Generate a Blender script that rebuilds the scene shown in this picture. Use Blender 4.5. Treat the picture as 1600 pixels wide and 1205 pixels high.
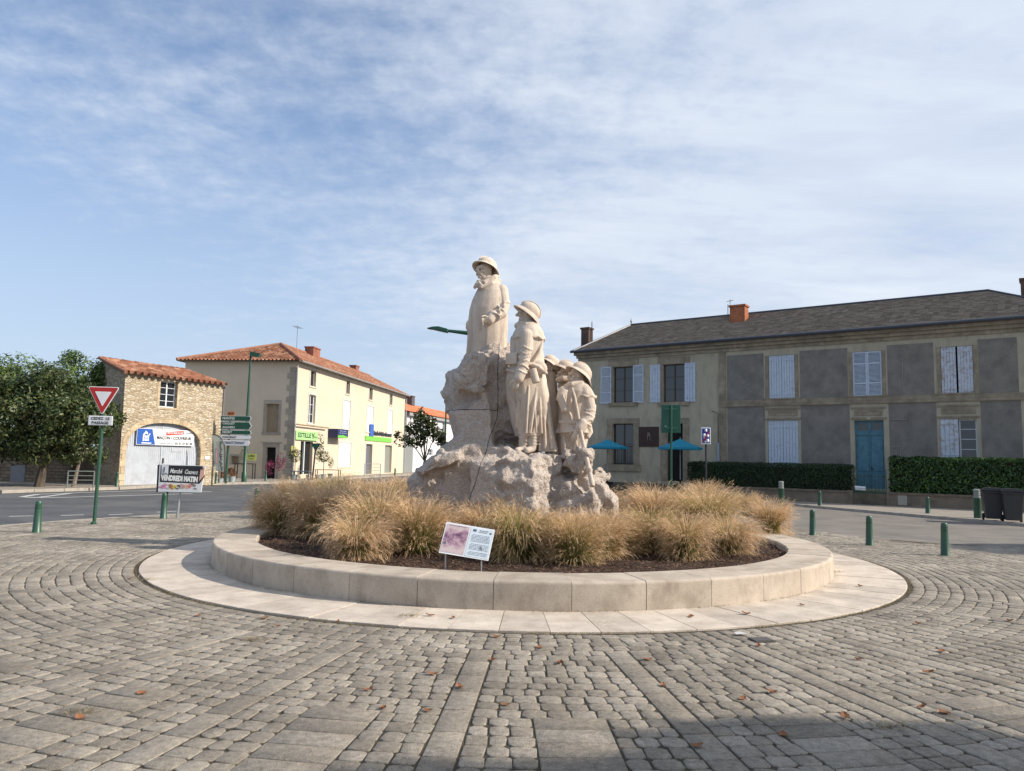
import bpy, bmesh, math, random
import numpy as np
from mathutils import Vector, Matrix, noise
R = math.radians
random.seed(7)
rs = np.random.RandomState(11)
for o in list(bpy.data.objects): bpy.data.objects.remove(o)
SC = bpy.context.scene
COL = SC.collection

# ------------------------------------------------------------------ camera
F_PX, CX, CY, EYE = 1180.0, 800.0, 602.5, 1.62
PITCH, ROLL = math.atan(115 / F_PX), 0.0195
cam_d = bpy.data.cameras.new('camera'); cam = bpy.data.objects.new('camera', cam_d); COL.objects.link(cam)
cam_d.sensor_width = 36; cam_d.lens = 36 * F_PX / 1600; cam_d.clip_end = 3000; cam_d.clip_start = .05
_f = Vector((0, math.cos(PITCH), math.sin(PITCH))); _r0 = Vector((1, 0, 0)); _u0 = _r0.cross(_f)
_r = _r0 * math.cos(ROLL) + _u0 * math.sin(ROLL); _u = _u0 * math.cos(ROLL) - _r0 * math.sin(ROLL)
cam.matrix_world = Matrix(((_r.x, _u.x, -_f.x, 0), (_r.y, _u.y, -_f.y, 0), (_r.z, _u.z, -_f.z, EYE), (0, 0, 0, 1)))
SC.camera = cam
CAM = Vector((0, 0, EYE))

# ------------------------------------------------------------------ sun, sky, exposure
SUN_EL, SUN_DIR = 32.5, Vector((0.99, -0.14, 0)).normalized()
sd = bpy.data.lights.new('sun', 'SUN'); sd.energy = 4.7; sd.angle = R(0.6); sd.color = (1.0, 0.915, 0.80)
sun = bpy.data.objects.new('sun', sd); COL.objects.link(sun)
S3 = (SUN_DIR * math.cos(R(SUN_EL)) + Vector((0, 0, math.sin(R(SUN_EL)))))
sun.rotation_euler = S3.to_track_quat('Z', 'Y').to_euler()
SC.view_settings.view_transform = 'Standard'; SC.view_settings.look = 'None'
SC.view_settings.exposure = 0.33; SC.view_settings.gamma = 1
SC.view_settings.use_curve_mapping = False

def nd(t, typ, ins=None, **props):
    n = t.nodes.new('ShaderNode' + typ)
    for k, v in props.items(): setattr(n, k, v)
    for k, v in (ins or {}).items():
        s = n.inputs[k]
        if isinstance(v, bpy.types.NodeSocket): t.links.new(v, s)
        elif isinstance(v, bpy.types.Node): t.links.new(v.outputs[0], s)
        else:
            if s.type == 'RGBA' and len(v) == 3: v = (*v, 1)
            s.default_value = v
    return n
def mth(t, op, a, b=0.0, c=None, clamp=False):
    ins = {0: a, 1: b}
    if c is not None: ins[2] = c
    n = nd(t, 'Math', ins, operation=op); n.use_clamp = clamp
    return n.outputs[0]
def ramp(t, fac, stops, interp='LINEAR'):
    n = nd(t, 'ValToRGB', {0: fac}); cr = n.color_ramp; cr.interpolation = interp
    while len(cr.elements) < len(stops): cr.elements.new(.5)
    for e, (p, c) in zip(cr.elements, stops):
        e.position = p; e.color = (*c, 1) if isinstance(c, (tuple, list)) else (c, c, c, 1)
    return n.outputs[0]
def mixc(t, fac, a, b, mode='MIX'):
    n = nd(t, 'Mix', data_type='RGBA', blend_type=mode)
    for i, v in ((0, fac), (6, a), (7, b)):
        s = n.inputs[i]
        if isinstance(v, bpy.types.NodeSocket): t.links.new(v, s)
        else: s.default_value = ((*v, 1) if isinstance(v, (tuple, list)) and len(v) == 3 else v)
    return n.outputs[2]

W = bpy.data.worlds.new('World'); SC.world = W; W.use_nodes = True
t = W.node_tree; t.nodes.clear()
sky = nd(t, 'TexSky', sky_type='NISHITA', sun_disc=False, sun_elevation=R(SUN_EL),
         sun_rotation=math.atan2(SUN_DIR.x, SUN_DIR.y), air_density=1.0, dust_density=.5, ozone_density=3.0)
tc = nd(t, 'TexCoord'); sp = nd(t, 'SeparateXYZ', {0: tc.outputs['Generated']})
zz = mth(t, 'MAXIMUM', sp.outputs[2], 0.0)
den = mth(t, 'ADD', zz, 0.13)
u_ = mth(t, 'DIVIDE', sp.outputs[0], den); v_ = mth(t, 'DIVIDE', sp.outputs[1], den)
pl = nd(t, 'CombineXYZ', {0: u_, 1: v_, 2: 0.0})
# large fields of cloud cover, streaks and small ripples on a plane overhead
big = nd(t, 'TexNoise', {'Vector': pl, 'Scale': .62, 'Detail': 3.0, 'Roughness': .5}, noise_dimensions='3D')
mp = nd(t, 'Mapping', {'Vector': pl, 'Rotation': (0, 0, R(14)), 'Scale': (.6, 1.7, 1)})
streak = nd(t, 'TexNoise', {'Vector': mp, 'Scale': 1.5, 'Detail': 7.0, 'Roughness': .6, 'Distortion': .35})
rip = nd(t, 'TexNoise', {'Vector': pl, 'Scale': 11.0, 'Detail': 9.0, 'Roughness': .62, 'Distortion': .1})
# cover grows from the left of the picture to the right
side = mth(t, 'MULTIPLY_ADD', u_, 0.21, 0.05)
cov = mth(t, 'ADD', mth(t, 'ADD', big.outputs[0], side), 0.06)
cov = mth(t, 'ADD', cov, mth(t, 'MULTIPLY', mth(t, 'SUBTRACT', streak.outputs[0], .5), .34))
cov = mth(t, 'ADD', cov, mth(t, 'MULTIPLY', mth(t, 'SUBTRACT', rip.outputs[0], .5), .48))
mask = nd(t, 'MapRange', {0: cov, 1: .28, 2: .82, 3: 0.04, 4: .88}, interpolation_type='SMOOTHSTEP').outputs[0]
skc = mixc(t, 1.0, sky.outputs[0], (0.100, 0.119, 0.134), 'MULTIPLY')
hz = nd(t, 'MapRange', {0: zz, 1: 0.0, 2: .50, 3: .88, 4: 0.14}, interpolation_type='SMOOTHSTEP').outputs[0]
skc = mixc(t, hz, skc, (.47, .55, .67))
cl = mixc(t, nd(t, 'MapRange', {0: streak.outputs[0], 1: .3, 2: .7, 3: 0.0, 4: 1.0}).outputs[0], (.50, .57, .69), (.68, .73, .80))
skc = mixc(t, mask, skc, cl)
bg = nd(t, 'Background', {'Color': skc, 'Strength': 1.0}); out = nd(t, 'OutputWorld', {'Surface': bg.outputs[0]})

# ------------------------------------------------------------------ pixel <-> place
def ray(px, py):
    return (_f * F_PX + _r * (px - CX) - _u * (py - CY)).normalized()
def G(px, py, z=0.0):
    d = ray(px, py); k = (z - EYE) / d.z; return CAM + d * k
def V(px, py, Y):
    d = ray(px, py); return CAM + d * (Y / d.y)
def at(px, Y, Z=0.0):
    # the point at depth Y and height Z seen in column px
    k = (px - CX) / F_PX; w = Vector((0, Y, Z - EYE))
    a = _r.x - k * _f.x; b = (_r.dot(w)) - k * (_f.dot(w))
    return Vector((-b / a, Y, Z))

# ------------------------------------------------------------------ object helpers
def tag(o, label=None, cat=None, group=None, kind=None):
    if label: o['label'] = label
    if cat: o['category'] = cat
    if group: o['group'] = group
    if kind: o['kind'] = kind
    return o
def empty(name, loc=(0, 0, 0), rz=0.0, label=None, cat=None, group=None):
    o = bpy.data.objects.new(name, None); o.empty_display_size = .2; COL.objects.link(o)
    o.location = loc; o.rotation_euler = (0, 0, rz); return tag(o, label, cat, group)
def link(name, me, mats, parent=None, smooth=False):
    o = bpy.data.objects.new(name, me); COL.objects.link(o)
    if not isinstance(mats, (list, tuple)): mats = [mats]
    me.materials.clear()
    for m in mats: me.materials.append(m)
    if parent: o.parent = parent
    if smooth:
        me.polygons.foreach_set('use_smooth', [True] * len(me.polygons))
    return o
def npmesh(verts, faces, uv=None, matidx=None, name='m'):
    """verts (n,3); faces: array (m,k) or list of arrays"""
    me = bpy.data.meshes.new(name)
    fl = faces if isinstance(faces, list) else [faces]
    fl = [np.asarray(f) for f in fl if len(f)]
    verts = np.asarray(verts, dtype=np.float32)
    me.vertices.add(len(verts)); me.vertices.foreach_set('co', verts.ravel())
    loops = np.concatenate([f.ravel() for f in fl]); tot = np.concatenate([np.full(len(f), f.shape[1]) for f in fl])
    st = np.concatenate([[0], np.cumsum(tot)[:-1]])
    me.loops.add(len(loops)); me.loops.foreach_set('vertex_index', loops.astype(np.int32))
    me.polygons.add(len(tot)); me.polygons.foreach_set('loop_start', st.astype(np.int32))
    me.polygons.foreach_set('loop_total', tot.astype(np.int32))
    if uv is not None:
        l = me.uv_layers.new(name='uv'); l.data.foreach_set('uv', np.asarray(uv, dtype=np.float32)[loops].ravel())
    if matidx is not None: me.polygons.foreach_set('material_index', np.asarray(matidx, dtype=np.int32))
    me.update(); me.validate(); return me
class MB:
    def __init__(s): s.v = []; s.f = []; s.m = []
    def add(s, vs, fs, mi=0):
        b = len(s.v); s.v += [tuple(v) for v in vs]; s.f += [tuple(i + b for i in f) for f in fs]; s.m += [mi] * len(fs); return s
    def box(s, x0, x1, y0, y1, z0, z1, mi=0):
        vs = [(x, y, z) for z in (z0, z1) for y in (y0, y1) for x in (x0, x1)]
        return s.add(vs, [(0, 2, 3, 1), (4, 5, 7, 6), (0, 1, 5, 4), (2, 6, 7, 3), (0, 4, 6, 2), (1, 3, 7, 5)], mi)
    def tube(s, pts, rad, n=10, mi=0, cap=True):
        pts = [Vector(p) for p in pts]; rad = rad if isinstance(rad, (list, tuple)) else [rad] * len(pts)
        rings = []; prev = None
        for i, p in enumerate(pts):
            d = (pts[min(i + 1, len(pts) - 1)] - pts[max(i - 1, 0)]).normalized()
            a = d.orthogonal().normalized() if prev is None else (prev - d * prev.dot(d)).normalized()
            prev = a; b = d.cross(a)
            rings.append([p + (a * math.cos(2 * math.pi * k / n) + b * math.sin(2 * math.pi * k / n)) * rad[i] for k in range(n)])
        vs = [v for r_ in rings for v in r_]; fs = []
        for i in range(len(rings) - 1):
            for k in range(n): fs.append((i * n + k, i * n + (k + 1) % n, (i + 1) * n + (k + 1) % n, (i + 1) * n + k))
        if cap: fs.append(tuple(reversed(range(n)))); fs.append(tuple((len(rings) - 1) * n + k for k in range(n)))
        return s.add(vs, fs, mi)
    def lathe(s, prof, n=20, c=(0, 0, 0), mi=0):
        vs = [(c[0] + r_ * math.cos(2 * math.pi * k / n), c[1] + r_ * math.sin(2 * math.pi * k / n), c[2] + z) for r_, z in prof for k in range(n)]
        fs = [(i * n + k, i * n + (k + 1) % n, (i + 1) * n + (k + 1) % n, (i + 1) * n + k) for i in range(len(prof) - 1) for k in range(n)]
        fs.append(tuple(reversed(range(n)))); fs.append(tuple((len(prof) - 1) * n + k for k in range(n)))
        return s.add(vs, fs, mi)
    def prism(s, poly, y0, y1, mi=0):
        """poly of (x,z), extruded along y"""
        n = len(poly); vs = [(x, y0, z) for x, z in poly] + [(x, y1, z) for x, z in poly]
        fs = [tuple(range(n)), tuple(reversed(range(n, 2 * n)))] + [(i, i + n, (i + 1) % n + n, (i + 1) % n) for i in range(n)]
        return s.add(vs, fs, mi)
    def build(s, name, mats, parent=None, smooth=False, bevel=0, label=None):
        me = bpy.data.meshes.new(name); me.from_pydata(s.v, [], s.f); me.update()
        me.polygons.foreach_set('material_index', s.m)
        o = link(name, me, mats, parent, smooth)
        if smooth:
            md = o.modifiers.new('es', 'EDGE_SPLIT'); md.split_angle = R(40)
        if bevel:
            b = o.modifiers.new('bv', 'BEVEL'); b.width = bevel; b.segments = 2; b.limit_method = 'ANGLE'; b.angle_limit = R(40)
        if label: o['label'] = label
        return o
def copy_thing(root, loc=None, rz=None, scale=None, label=None):
    c = root.copy(); COL.objects.link(c)
    if loc is not None: c.location = loc
    if rz is not None: c.rotation_euler = (0, 0, rz)
    if scale is not None: c.scale = scale if hasattr(scale, '__len__') else (scale,) * 3
    if label: c['label'] = label
    def rec(a, b):
        for ch in list(a.children):
            k = ch.copy(); COL.objects.link(k); k.parent = b; rec(ch, k)
    rec(root, c); return c
def text_mb(body, size, width=None, bold=0.0, depth=0.002, shear=0.0, spacing=1.0):
    """text in the x/z plane, centred, facing -y; returns (verts, faces)"""
    cu = bpy.data.curves.new('t', 'FONT'); cu.body = body; cu.size = size; cu.align_x = 'CENTER'; cu.align_y = 'CENTER'
    cu.offset = bold; cu.extrude = depth; cu.resolution_u = 2; cu.shear = shear; cu.space_character = spacing
    o = bpy.data.objects.new('t', cu); COL.objects.link(o)
    me = bpy.data.meshes.new_from_object(o.evaluated_get(bpy.context.evaluated_depsgraph_get()))
    vs = [(v.co.x, -v.co.z, v.co.y) for v in me.vertices]; fs = [tuple(p.vertices) for p in me.polygons]
    bpy.data.objects.remove(o); bpy.data.meshes.remove(me)
    if width and vs:
        w = max(v[0] for v in vs) - min(v[0] for v in vs); k = width / w; vs = [(v[0] * k, v[1], v[2]) for v in vs]
    return vs, fs
def put_text(mb, body, size, x, y, z, width=None, mi=0, **k):
    vs, fs = text_mb(body, size, width, **k)
    mb.add([(a + x, b + y, c + z) for a, b, c in vs], fs, mi)

# ------------------------------------------------------------------ materials
def newmat(name):
    m = bpy.data.materials.new(name); m.use_nodes = True; t = m.node_tree; t.nodes.clear()
    o = nd(t, 'OutputMaterial'); b = nd(t, 'BsdfPrincipled'); t.links.new(b.outputs[0], o.inputs[0])
    return m, t, b, o
def coords(t, scale=(1, 1, 1)):
    tc = nd(t, 'TexCoord'); return nd(t, 'Mapping', {'Vector': tc.outputs['Object'], 'Scale': scale}).outputs[0]
def M(name, c1, c2=None, scale=4.0, bump=0.0, bscale=60.0, rough=.8, stretch=(1, 1, 1), metal=0.0, rand=0.0,
      stain=None, sscale=1.2, samt=.6, spec=.3, sstretch=(1, 1, 1), fine=.25):
    m, t, b, o = newmat(name); v = coords(t, stretch)
    c2 = c2 or tuple(min(1, x * .82) for x in c1)
    n1 = nd(t, 'TexNoise', {'Vector': v, 'Scale': scale, 'Detail': 6.0, 'Roughness': .6})
    col = ramp(t, n1.outputs[0], [(.32, c2), (.68, c1)])
    if fine:
        n3 = nd(t, 'TexNoise', {'Vector': coords(t), 'Scale': bscale * .9, 'Detail': 3.0, 'Roughness': .7})
        col = mixc(t, fine, col, ramp(t, n3.outputs[0], [(.3, .35), (.7, .65)]), 'OVERLAY')
    if stain:
        n2 = nd(t, 'TexNoise', {'Vector': coords(t, sstretch), 'Scale': sscale, 'Detail': 7.0, 'Roughness': .65})
        f = nd(t, 'MapRange', {0: n2.outputs[0], 1: .48, 2: .70, 3: 0.0, 4: samt}).outputs[0]
        col = mixc(t, f, col, stain)
    if rand:
        g = nd(t, 'NewGeometry'); rr = nd(t, 'MapRange', {0: g.outputs['Random Per Island'], 1: 0.0, 2: 1.0, 3: 1 - rand, 4: 1 + rand}).outputs[0]
        col = mixc(t, 1.0, col, nd(t, 'CombineXYZ', {0: rr, 1: rr, 2: rr}).outputs[0], 'MULTIPLY')
    t.links.new(col, b.inputs['Base Color']); b.inputs['Roughness'].default_value = rough
    b.inputs['Metallic'].default_value = metal; b.inputs['Specular IOR Level'].default_value = spec
    if bump:
        nb = nd(t, 'TexNoise', {'Vector': coords(t), 'Scale': bscale, 'Detail': 5.0, 'Roughness': .65})
        bp = nd(t, 'Bump', {'Height': nb.outputs[0], 'Strength': 1.0, 'Distance': bump}); t.links.new(bp.outputs[0], b.inputs['Normal'])
    return m
def brickmat(name, c1, c2, mortar, w, h, ms=.012, bump=.01, rough=.9, axes='xz', wob=.03, nscale=2.0, bumpn=.006, stain=None, mortar_bump=-1, offset=.5):
    """coursed blocks w x h laid in the given object axes"""
    m, t, b, o = newmat(name); tc = nd(t, 'TexCoord'); s = nd(t, 'SeparateXYZ', {0: tc.outputs['Object']})
    ax = {'x': 0, 'y': 1, 'z': 2}
    wn = nd(t, 'TexNoise', {'Vector': tc.outputs['Object'], 'Scale': 3.0, 'Detail': 3.0})
    dd = mth(t, 'MULTIPLY', mth(t, 'SUBTRACT', wn.outputs[0], .5), wob * 2)
    if axes == 'uv':
        su = nd(t, 'SeparateXYZ', {0: tc.outputs['UV']}); X, Y = su.outputs[0], su.outputs[1]
    elif axes == 'xyz':
        X, Y = mth(t, 'ADD', s.outputs[0], s.outputs[1]), s.outputs[2]
    else: X, Y = s.outputs[ax[axes[0]]], s.outputs[ax[axes[1]]]
    vec = nd(t, 'CombineXYZ', {0: mth(t, 'ADD', X, dd), 1: mth(t, 'ADD', Y, dd), 2: 0.0})
    br = nd(t, 'TexBrick', {'Vector': vec, 'Color1': c1, 'Color2': c2, 'Mortar': mortar, 'Scale': 1.0, 'Mortar Size': ms, 'Mortar Smooth': .4, 'Brick Width': w, 'Row Height': h})
    br.offset = offset
    n1 = nd(t, 'TexNoise', {'Vector': tc.outputs['Object'], 'Scale': nscale, 'Detail': 7.0, 'Roughness': .65})
    col = mixc(t, .75, br.outputs[0], ramp(t, n1.outputs[0], [(.28, .28), (.72, .72)]), 'OVERLAY')
    if stain:
        n2 = nd(t, 'TexNoise', {'Vector': tc.outputs['Object'], 'Scale': 1.1, 'Detail': 8.0, 'Roughness': .7})
        col = mixc(t, nd(t, 'MapRange', {0: n2.outputs[0], 1: .5, 2: .68, 3: 0.0, 4: .75}).outputs[0], col, stain)
    t.links.new(col, b.inputs['Base Color']); b.inputs['Roughness'].default_value = rough; b.inputs['Specular IOR Level'].default_value = .25
    nb = nd(t, 'TexNoise', {'Vector': tc.outputs['Object'], 'Scale': 40.0, 'Detail': 5.0, 'Roughness': .7})
    hgt = mth(t, 'ADD', mth(t, 'MULTIPLY', br.outputs['Fac'], -bump), mth(t, 'MULTIPLY', nb.outputs[0], bumpn * 2))
    bp = nd(t, 'Bump', {'Height': hgt, 'Strength': 1.0, 'Distance': 1.0}); t.links.new(bp.outputs[0], b.inputs['Normal'])
    return m
def paint(name, c, rough=.45, metal=0.0, spec=.5, wear=.12):
    return M(name, c, tuple(x * (1 - wear) for x in c), scale=6, rough=rough, metal=metal, spec=spec, fine=.1)

m_asphalt = M('asphalt', (.118, .118, .122), (.075, .076, .08), scale=.7, bump=.006, bscale=180, rough=.85, stain=(.15, .145, .14), sscale=.35, samt=.7, fine=.6)
m_asphalt2 = M('pale_asphalt', (.25, .22, .19), (.165, .148, .13), scale=.9, bump=.006, bscale=140, rough=.8, stain=(.12, .11, .10), sscale=2.0, samt=.7, fine=.5, sstretch=(.35, 2.2, 1))  # paler, browner asphalt tone with random streaks
m_joint = M('joint_dirt', (.085, .07, .048), (.05, .041, .03), scale=9, bump=.01, bscale=120, rough=1, stain=(.13, .11, .06), sscale=3)
m_pavement = M('pavement', (.33, .29, .24), (.24, .21, .18), scale=1.5, bump=.004, bscale=80, rough=.9)
m_white_mark = M('road_marking', (.62, .62, .60), (.42, .42, .40), scale=14, rough=.7)
def cobble_mat(name, lo, mid, hi, edge=True):
    m, t, b, o = newmat(name); g = nd(t, 'NewGeometry'); tc = nd(t, 'TexCoord')
    col = ramp(t, g.outputs['Random Per Island'], [(0, lo), (.5, mid), (1, hi)])
    n1 = nd(t, 'TexNoise', {'Vector': tc.outputs['Object'], 'Scale': 1.0, 'Detail': 6.0, 'Roughness': .6})
    col = mixc(t, .85, col, ramp(t, n1.outputs[0], [(.3, .34), (.7, .66)]), 'OVERLAY')
    n2 = nd(t, 'TexNoise', {'Vector': tc.outputs['Object'], 'Scale': 22.0, 'Detail': 6.0, 'Roughness': .75})
    col = mixc(t, .8, col, ramp(t, n2.outputs[0], [(.3, .27), (.7, .73)]), 'OVERLAY')
    n3 = nd(t, 'TexNoise', {'Vector': tc.outputs['Object'], 'Scale': 210.0, 'Detail': 2.0})
    col = mixc(t, .55, col, ramp(t, n3.outputs[0], [(.35, .2), (.65, .8)]), 'OVERLAY')
    t.links.new(col, b.inputs['Base Color']); b.inputs['Roughness'].default_value = .78; b.inputs['Specular IOR Level'].default_value = .35
    h = mth(t, 'ADD', mth(t, 'MULTIPLY', n2.outputs[0], .016), mth(t, 'MULTIPLY', n3.outputs[0], .003))
    bp = nd(t, 'Bump', {'Height': h, 'Strength': 1.0, 'Distance': 1.0}); t.links.new(bp.outputs[0], b.inputs['Normal'])
    return m
m_cobble = cobble_mat('cobblestone', (.22, .19, .15), (.27, .235, .188), (.325, .285, .232))
m_slab = cobble_mat('dark_slab', (.098, .091, .082), (.118, .110, .10), (.140, .131, .119))
m_lime = M('planter_limestone', (.52, .445, .36), (.40, .335, .265), scale=2.6, bump=.003, bscale=90, rough=.85, rand=.13, stain=(.27, .215, .165), sscale=2.8, samt=.8, sstretch=(1, 1, .8), fine=.55)
m_apron = M('apron_limestone', (.60, .52, .43), (.46, .395, .325), scale=3.0, bump=.004, bscale=70, rough=.88, rand=.12, stain=(.36, .30, .24), sscale=3.4, samt=.7, fine=.5)
m_soil = M('soil', (.075, .042, .028), (.028, .017, .013), scale=14, bump=.05, bscale=32, rough=1, stain=(.12, .075, .05), sscale=30, samt=.8)
m_chip = M('bark_chip', (.17, .10, .062), (.05, .028, .02), scale=5, rough=.95, rand=.6)
# ------------------------------------------------------------------ ground, roads, paving
R_OUT, R_IN, R_APRON, WALL_H = 4.91, 4.27, 5.84, .335; SOIL = .265
RC = Vector((0.20, 13.08, 0))          # centre of the round planter
def sheet(name, pts, z, mat, th=0.0):
    mb = MB(); n = len(pts)
    if sum(pts[i][0] * pts[(i + 1) % n][1] - pts[(i + 1) % n][0] * pts[i][1] for i in range(n)) < 0: pts = list(reversed(pts))
    if th:
        mb.add([(p[0], p[1], z) for p in pts] + [(p[0], p[1], z - th) for p in pts], [tuple(range(n))] + [((i + 1) % n, i, i + n, (i + 1) % n + n) for i in range(n)])
    else: mb.add([(p[0], p[1], z) for p in pts], [tuple(range(n))])
    return tag(mb.build(name, mat), kind='structure')
sheet('ground', [(-1500, -1500), (1500, -1500), (1500, 1500), (-1500, 1500)], -.016, m_asphalt)
def gp(px, py): p = G(px, py); return (p.x, p.y)
# lighter road that passes on the right
sheet('road', [(6.0, 40), (16, 40), (60, 12), (60, -30), (8, -30), (8, 10), (6.2, 17)], -.010, m_asphalt2)

def in_plaza(x, y):
    dx, dy = x - RC.x, y - RC.y; r = math.hypot(dx, dy)
    if y < RC.y - 2 and abs(x) < 15: return y > -2 and (x > -11.5 + .02 * y)
    if x < RC.x: return r < 11.3
    # right of the ring: up to the bollard line
    if y > 16.3: return r < 8.9
    return y < 16.9 - .24 * (x - 6.0)
# joint bed under the stones, a polygon following in_plaza()
pts = [(-11.8, -3)] + [(-11.75, 5)]
for a in range(160, 86, -6):
    pass
arc = []
for a in np.arange(205, 89, -5): arc.append((RC.x + 11.4 * math.cos(R(a)), RC.y + 11.4 * math.sin(R(a))))
for a in np.arange(88, 24, -5): arc.append((RC.x + 9.0 * math.cos(R(a)), RC.y + 9.0 * math.sin(R(a))))
pts = [(-11.8, -3), (-11.75, 8)] + arc + [(9.2, 16.3), (15.2, 14.8), (15.2, -3)]
sheet('plaza_bed', list(reversed(pts)), .004, m_joint)

def stones():
    """cobbles laid in courses round the planter, with radial strips and slab fields"""
    V_, Q, O8 = [], [], []; MI_q, MI_o = [], []
    nv = 0
    def stone(cr, ca, dr, da, mat, chamf, tilt, far=False):
        nonlocal nv
        # outline in (radial, tangential) metres around (cr, ca)
        hr, ht = dr / 2, da / 2; c = min(chamf, hr * .8, ht * .8)
        ol = [(-hr + c, -ht), (hr - c, -ht), (hr, -ht + c), (hr, ht - c), (hr - c, ht), (-hr + c, ht), (-hr, ht - c), (-hr, -ht + c)]
        j = [(rs.uniform(-.006, .006), rs.uniform(-.006, .006)) for _ in ol] if mat == 0 else [(0, 0)] * 8
        z0 = rs.uniform(-.002, .002) + .012; tx, ty = rs.uniform(-tilt, tilt), rs.uniform(-tilt, tilt)
        ca_, sa_ = math.sin(ca), -math.cos(ca)
        for ins, zz in ((0.0, -.02), (0.0, -.0035), (.007 if mat == 0 else .004, 0.0)):
            for (a, b), (ja, jb) in zip(ol, j):
                k1 = 1 - ins / hr; k2 = 1 - ins / ht
                a2, b2 = (a + ja) * k1, (b + jb) * k2; rr = cr + a2
                x = RC.x + rr * ca_ - b2 * sa_; y = RC.y + rr * sa_ + b2 * ca_
                V_.append((x, y, z0 + zz + a2 * tx + b2 * ty))
        for L in range(2):
            for k in range(8):
                a = nv + L * 8 + k; b = nv + L * 8 + (k + 1) % 8; Q.append((a, b, b + 8, a + 8)); MI_q.append(mat)
        O8.append(tuple(nv + 16 + k for k in range(8))); MI_o.append(mat); nv += 24
    strips = [R(-3.6 + 10 * k) for k in range(36)]
    r = R_APRON + .06; row = 0
    while r < 19:
        dr = .152 + rs.uniform(-.010, .010) if r < 10 else .17
        cr = r + dr / 2
        base = rs.uniform(0, 1) * .1
        for k in range(36):
            a0 = R(-3.6 + 10 * k); a1 = a0 + R(10)
            mid = (a0 + a1) / 2
            # skip sectors that cannot be near the plaza
            if not any(in_plaza(RC.x + cr * math.sin(a), RC.y - cr * math.cos(a)) for a in (a0, mid, a1)): continue
            hs = .105 / cr if 6.5 < cr < 10.4 else 0.0
            lo, hi = a0 + hs, a1 - hs
            segs = [(lo, hi)]
            if 8.15 < cr < 9.9:
                hw = .235 / cr; segs = [(lo, mid - hw), (mid + hw, hi)]
            for s0, s1 in segs:
                L = (s1 - s0) * cr
                n = max(1, int(round(L / (.150 if r < 11 else .2))))
                ws = np.array([rs.uniform(.78, 1.22) for _ in range(n)]); ws = ws / ws.sum() * (s1 - s0)
                a = s0
                for w in ws:
                    am = a + w / 2; a += w
                    x, y = RC.x + cr * math.sin(am), RC.y - cr * math.cos(am)
                    if in_plaza(x, y): stone(cr, am, dr - .009, w * cr - .009, 0, rs.uniform(.010, .032) if r < 11 else .008, .014)
        r += dr; row += 1
    for k in range(36):
        a0 = R(-3.6 + 10 * k); r = 6.5
        while r < 10.35:
            x, y = RC.x + r * math.sin(a0), RC.y - r * math.cos(a0)
            if in_plaza(x, y): stone(r + .195, a0, .378, .19, 1, .004, .008)
            r += .39
        r = 8.15; mid = a0 + R(5)
        while r < 9.8:
            x, y = RC.x + r * math.sin(mid), RC.y - r * math.cos(mid)
            if in_plaza(x, y): stone(r + .108, mid, .204, .455, 1, .004, .008)
            r += .216
    me = npmesh(V_, [np.array(Q), np.array(O8)], matidx=MI_q + MI_o)
    return tag(link('paving', me, [m_cobble, m_slab]), kind='structure')
stones()

# pavements, kerbs and painted marks on the left road
m_kerb = M('kerb_stone', (.42, .38, .32), (.30, .27, .23), scale=4, bump=.004, bscale=60, rough=.9)
far_edge = [at(-700, 30), at(0, 28.3), at(183, 32.6), at(300, 38.5), at(470, 44.2), at(560, 56), at(650, 70), at(700, 110)]
sheet('pavement', [(p.x, p.y) for p in far_edge] + [(-6, 200), (-120, 200), (-120, 29)], .10, m_pavement, .12)
mb = MB()
for a, b in zip(far_edge[:-1], far_edge[1:]):
    d = (b - a).normalized(); n = Vector((d.y, -d.x, 0)) * .12
    L = (b - a).length; k = max(1, int(L)); 
    for i in range(k):
        p, q = a + (b - a) * (i / k), a + (b - a) * ((i + .985) / k)
        vs = [p, q, q + n, p + n]; z = .112
        mb.add([(v.x, v.y, -.01) for v in vs] + [(v.x, v.y, z) for v in vs], [(4, 7, 6, 5), (0, 4, 5, 1), (1, 5, 6, 2), (2, 6, 7, 3), (3, 7, 4, 0)])
tag(mb.build('kerb', m_kerb), kind='structure')
mb = MB()
for i in range(150):
    a0 = R(207 - i * .8); a1 = R(207 - (i + .96) * .8)
    mb.add([(RC.x + r_ * math.cos(a), RC.y + r_ * math.sin(a), z) for z in (-.01, .014) for r_, a in ((11.30, a0), (11.46, a0), (11.46, a1), (11.30, a1))], [(4, 5, 6, 7), (0, 1, 5, 4), (1, 2, 6, 5), (2, 3, 7, 6), (3, 0, 4, 7)])
tag(mb.build('plaza_edge', m_kerb), kind='structure')
mb = MB()
def mark(p0, p1, w, z=-.008):
    d = (p1 - p0).normalized(); n = Vector((-d.y, d.x, 0)) * w / 2
    mb.add([(v.x, v.y, z) for v in (p0 - n, p1 - n, p1 + n, p0 + n)], [(0, 1, 2, 3)])
for a, b in (((14, 806.5), (52, 805.5)), ((95, 805), (131, 804)), ((170, 804), (207, 802.5)), ((245, 800), (280, 798))):
    mark(G(*a), G(*b), .14)
isl = [(34, 776), (60, 772), (130, 769.5), (200, 767), (262, 766), (330, 768), (300, 771), (250, 772.5), (150, 775.5), (95, 777), (60, 777.5)]
ip = [G(*p) for p in isl]
for i in range(len(ip)):
    if i not in (5,): mark(ip[i], ip[(i + 1) % len(ip)], .22)
mark(G(60, 777), G(110, 770.5), .2)
tag(mb.build('road_markings', m_white_mark), kind='structure')

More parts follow.
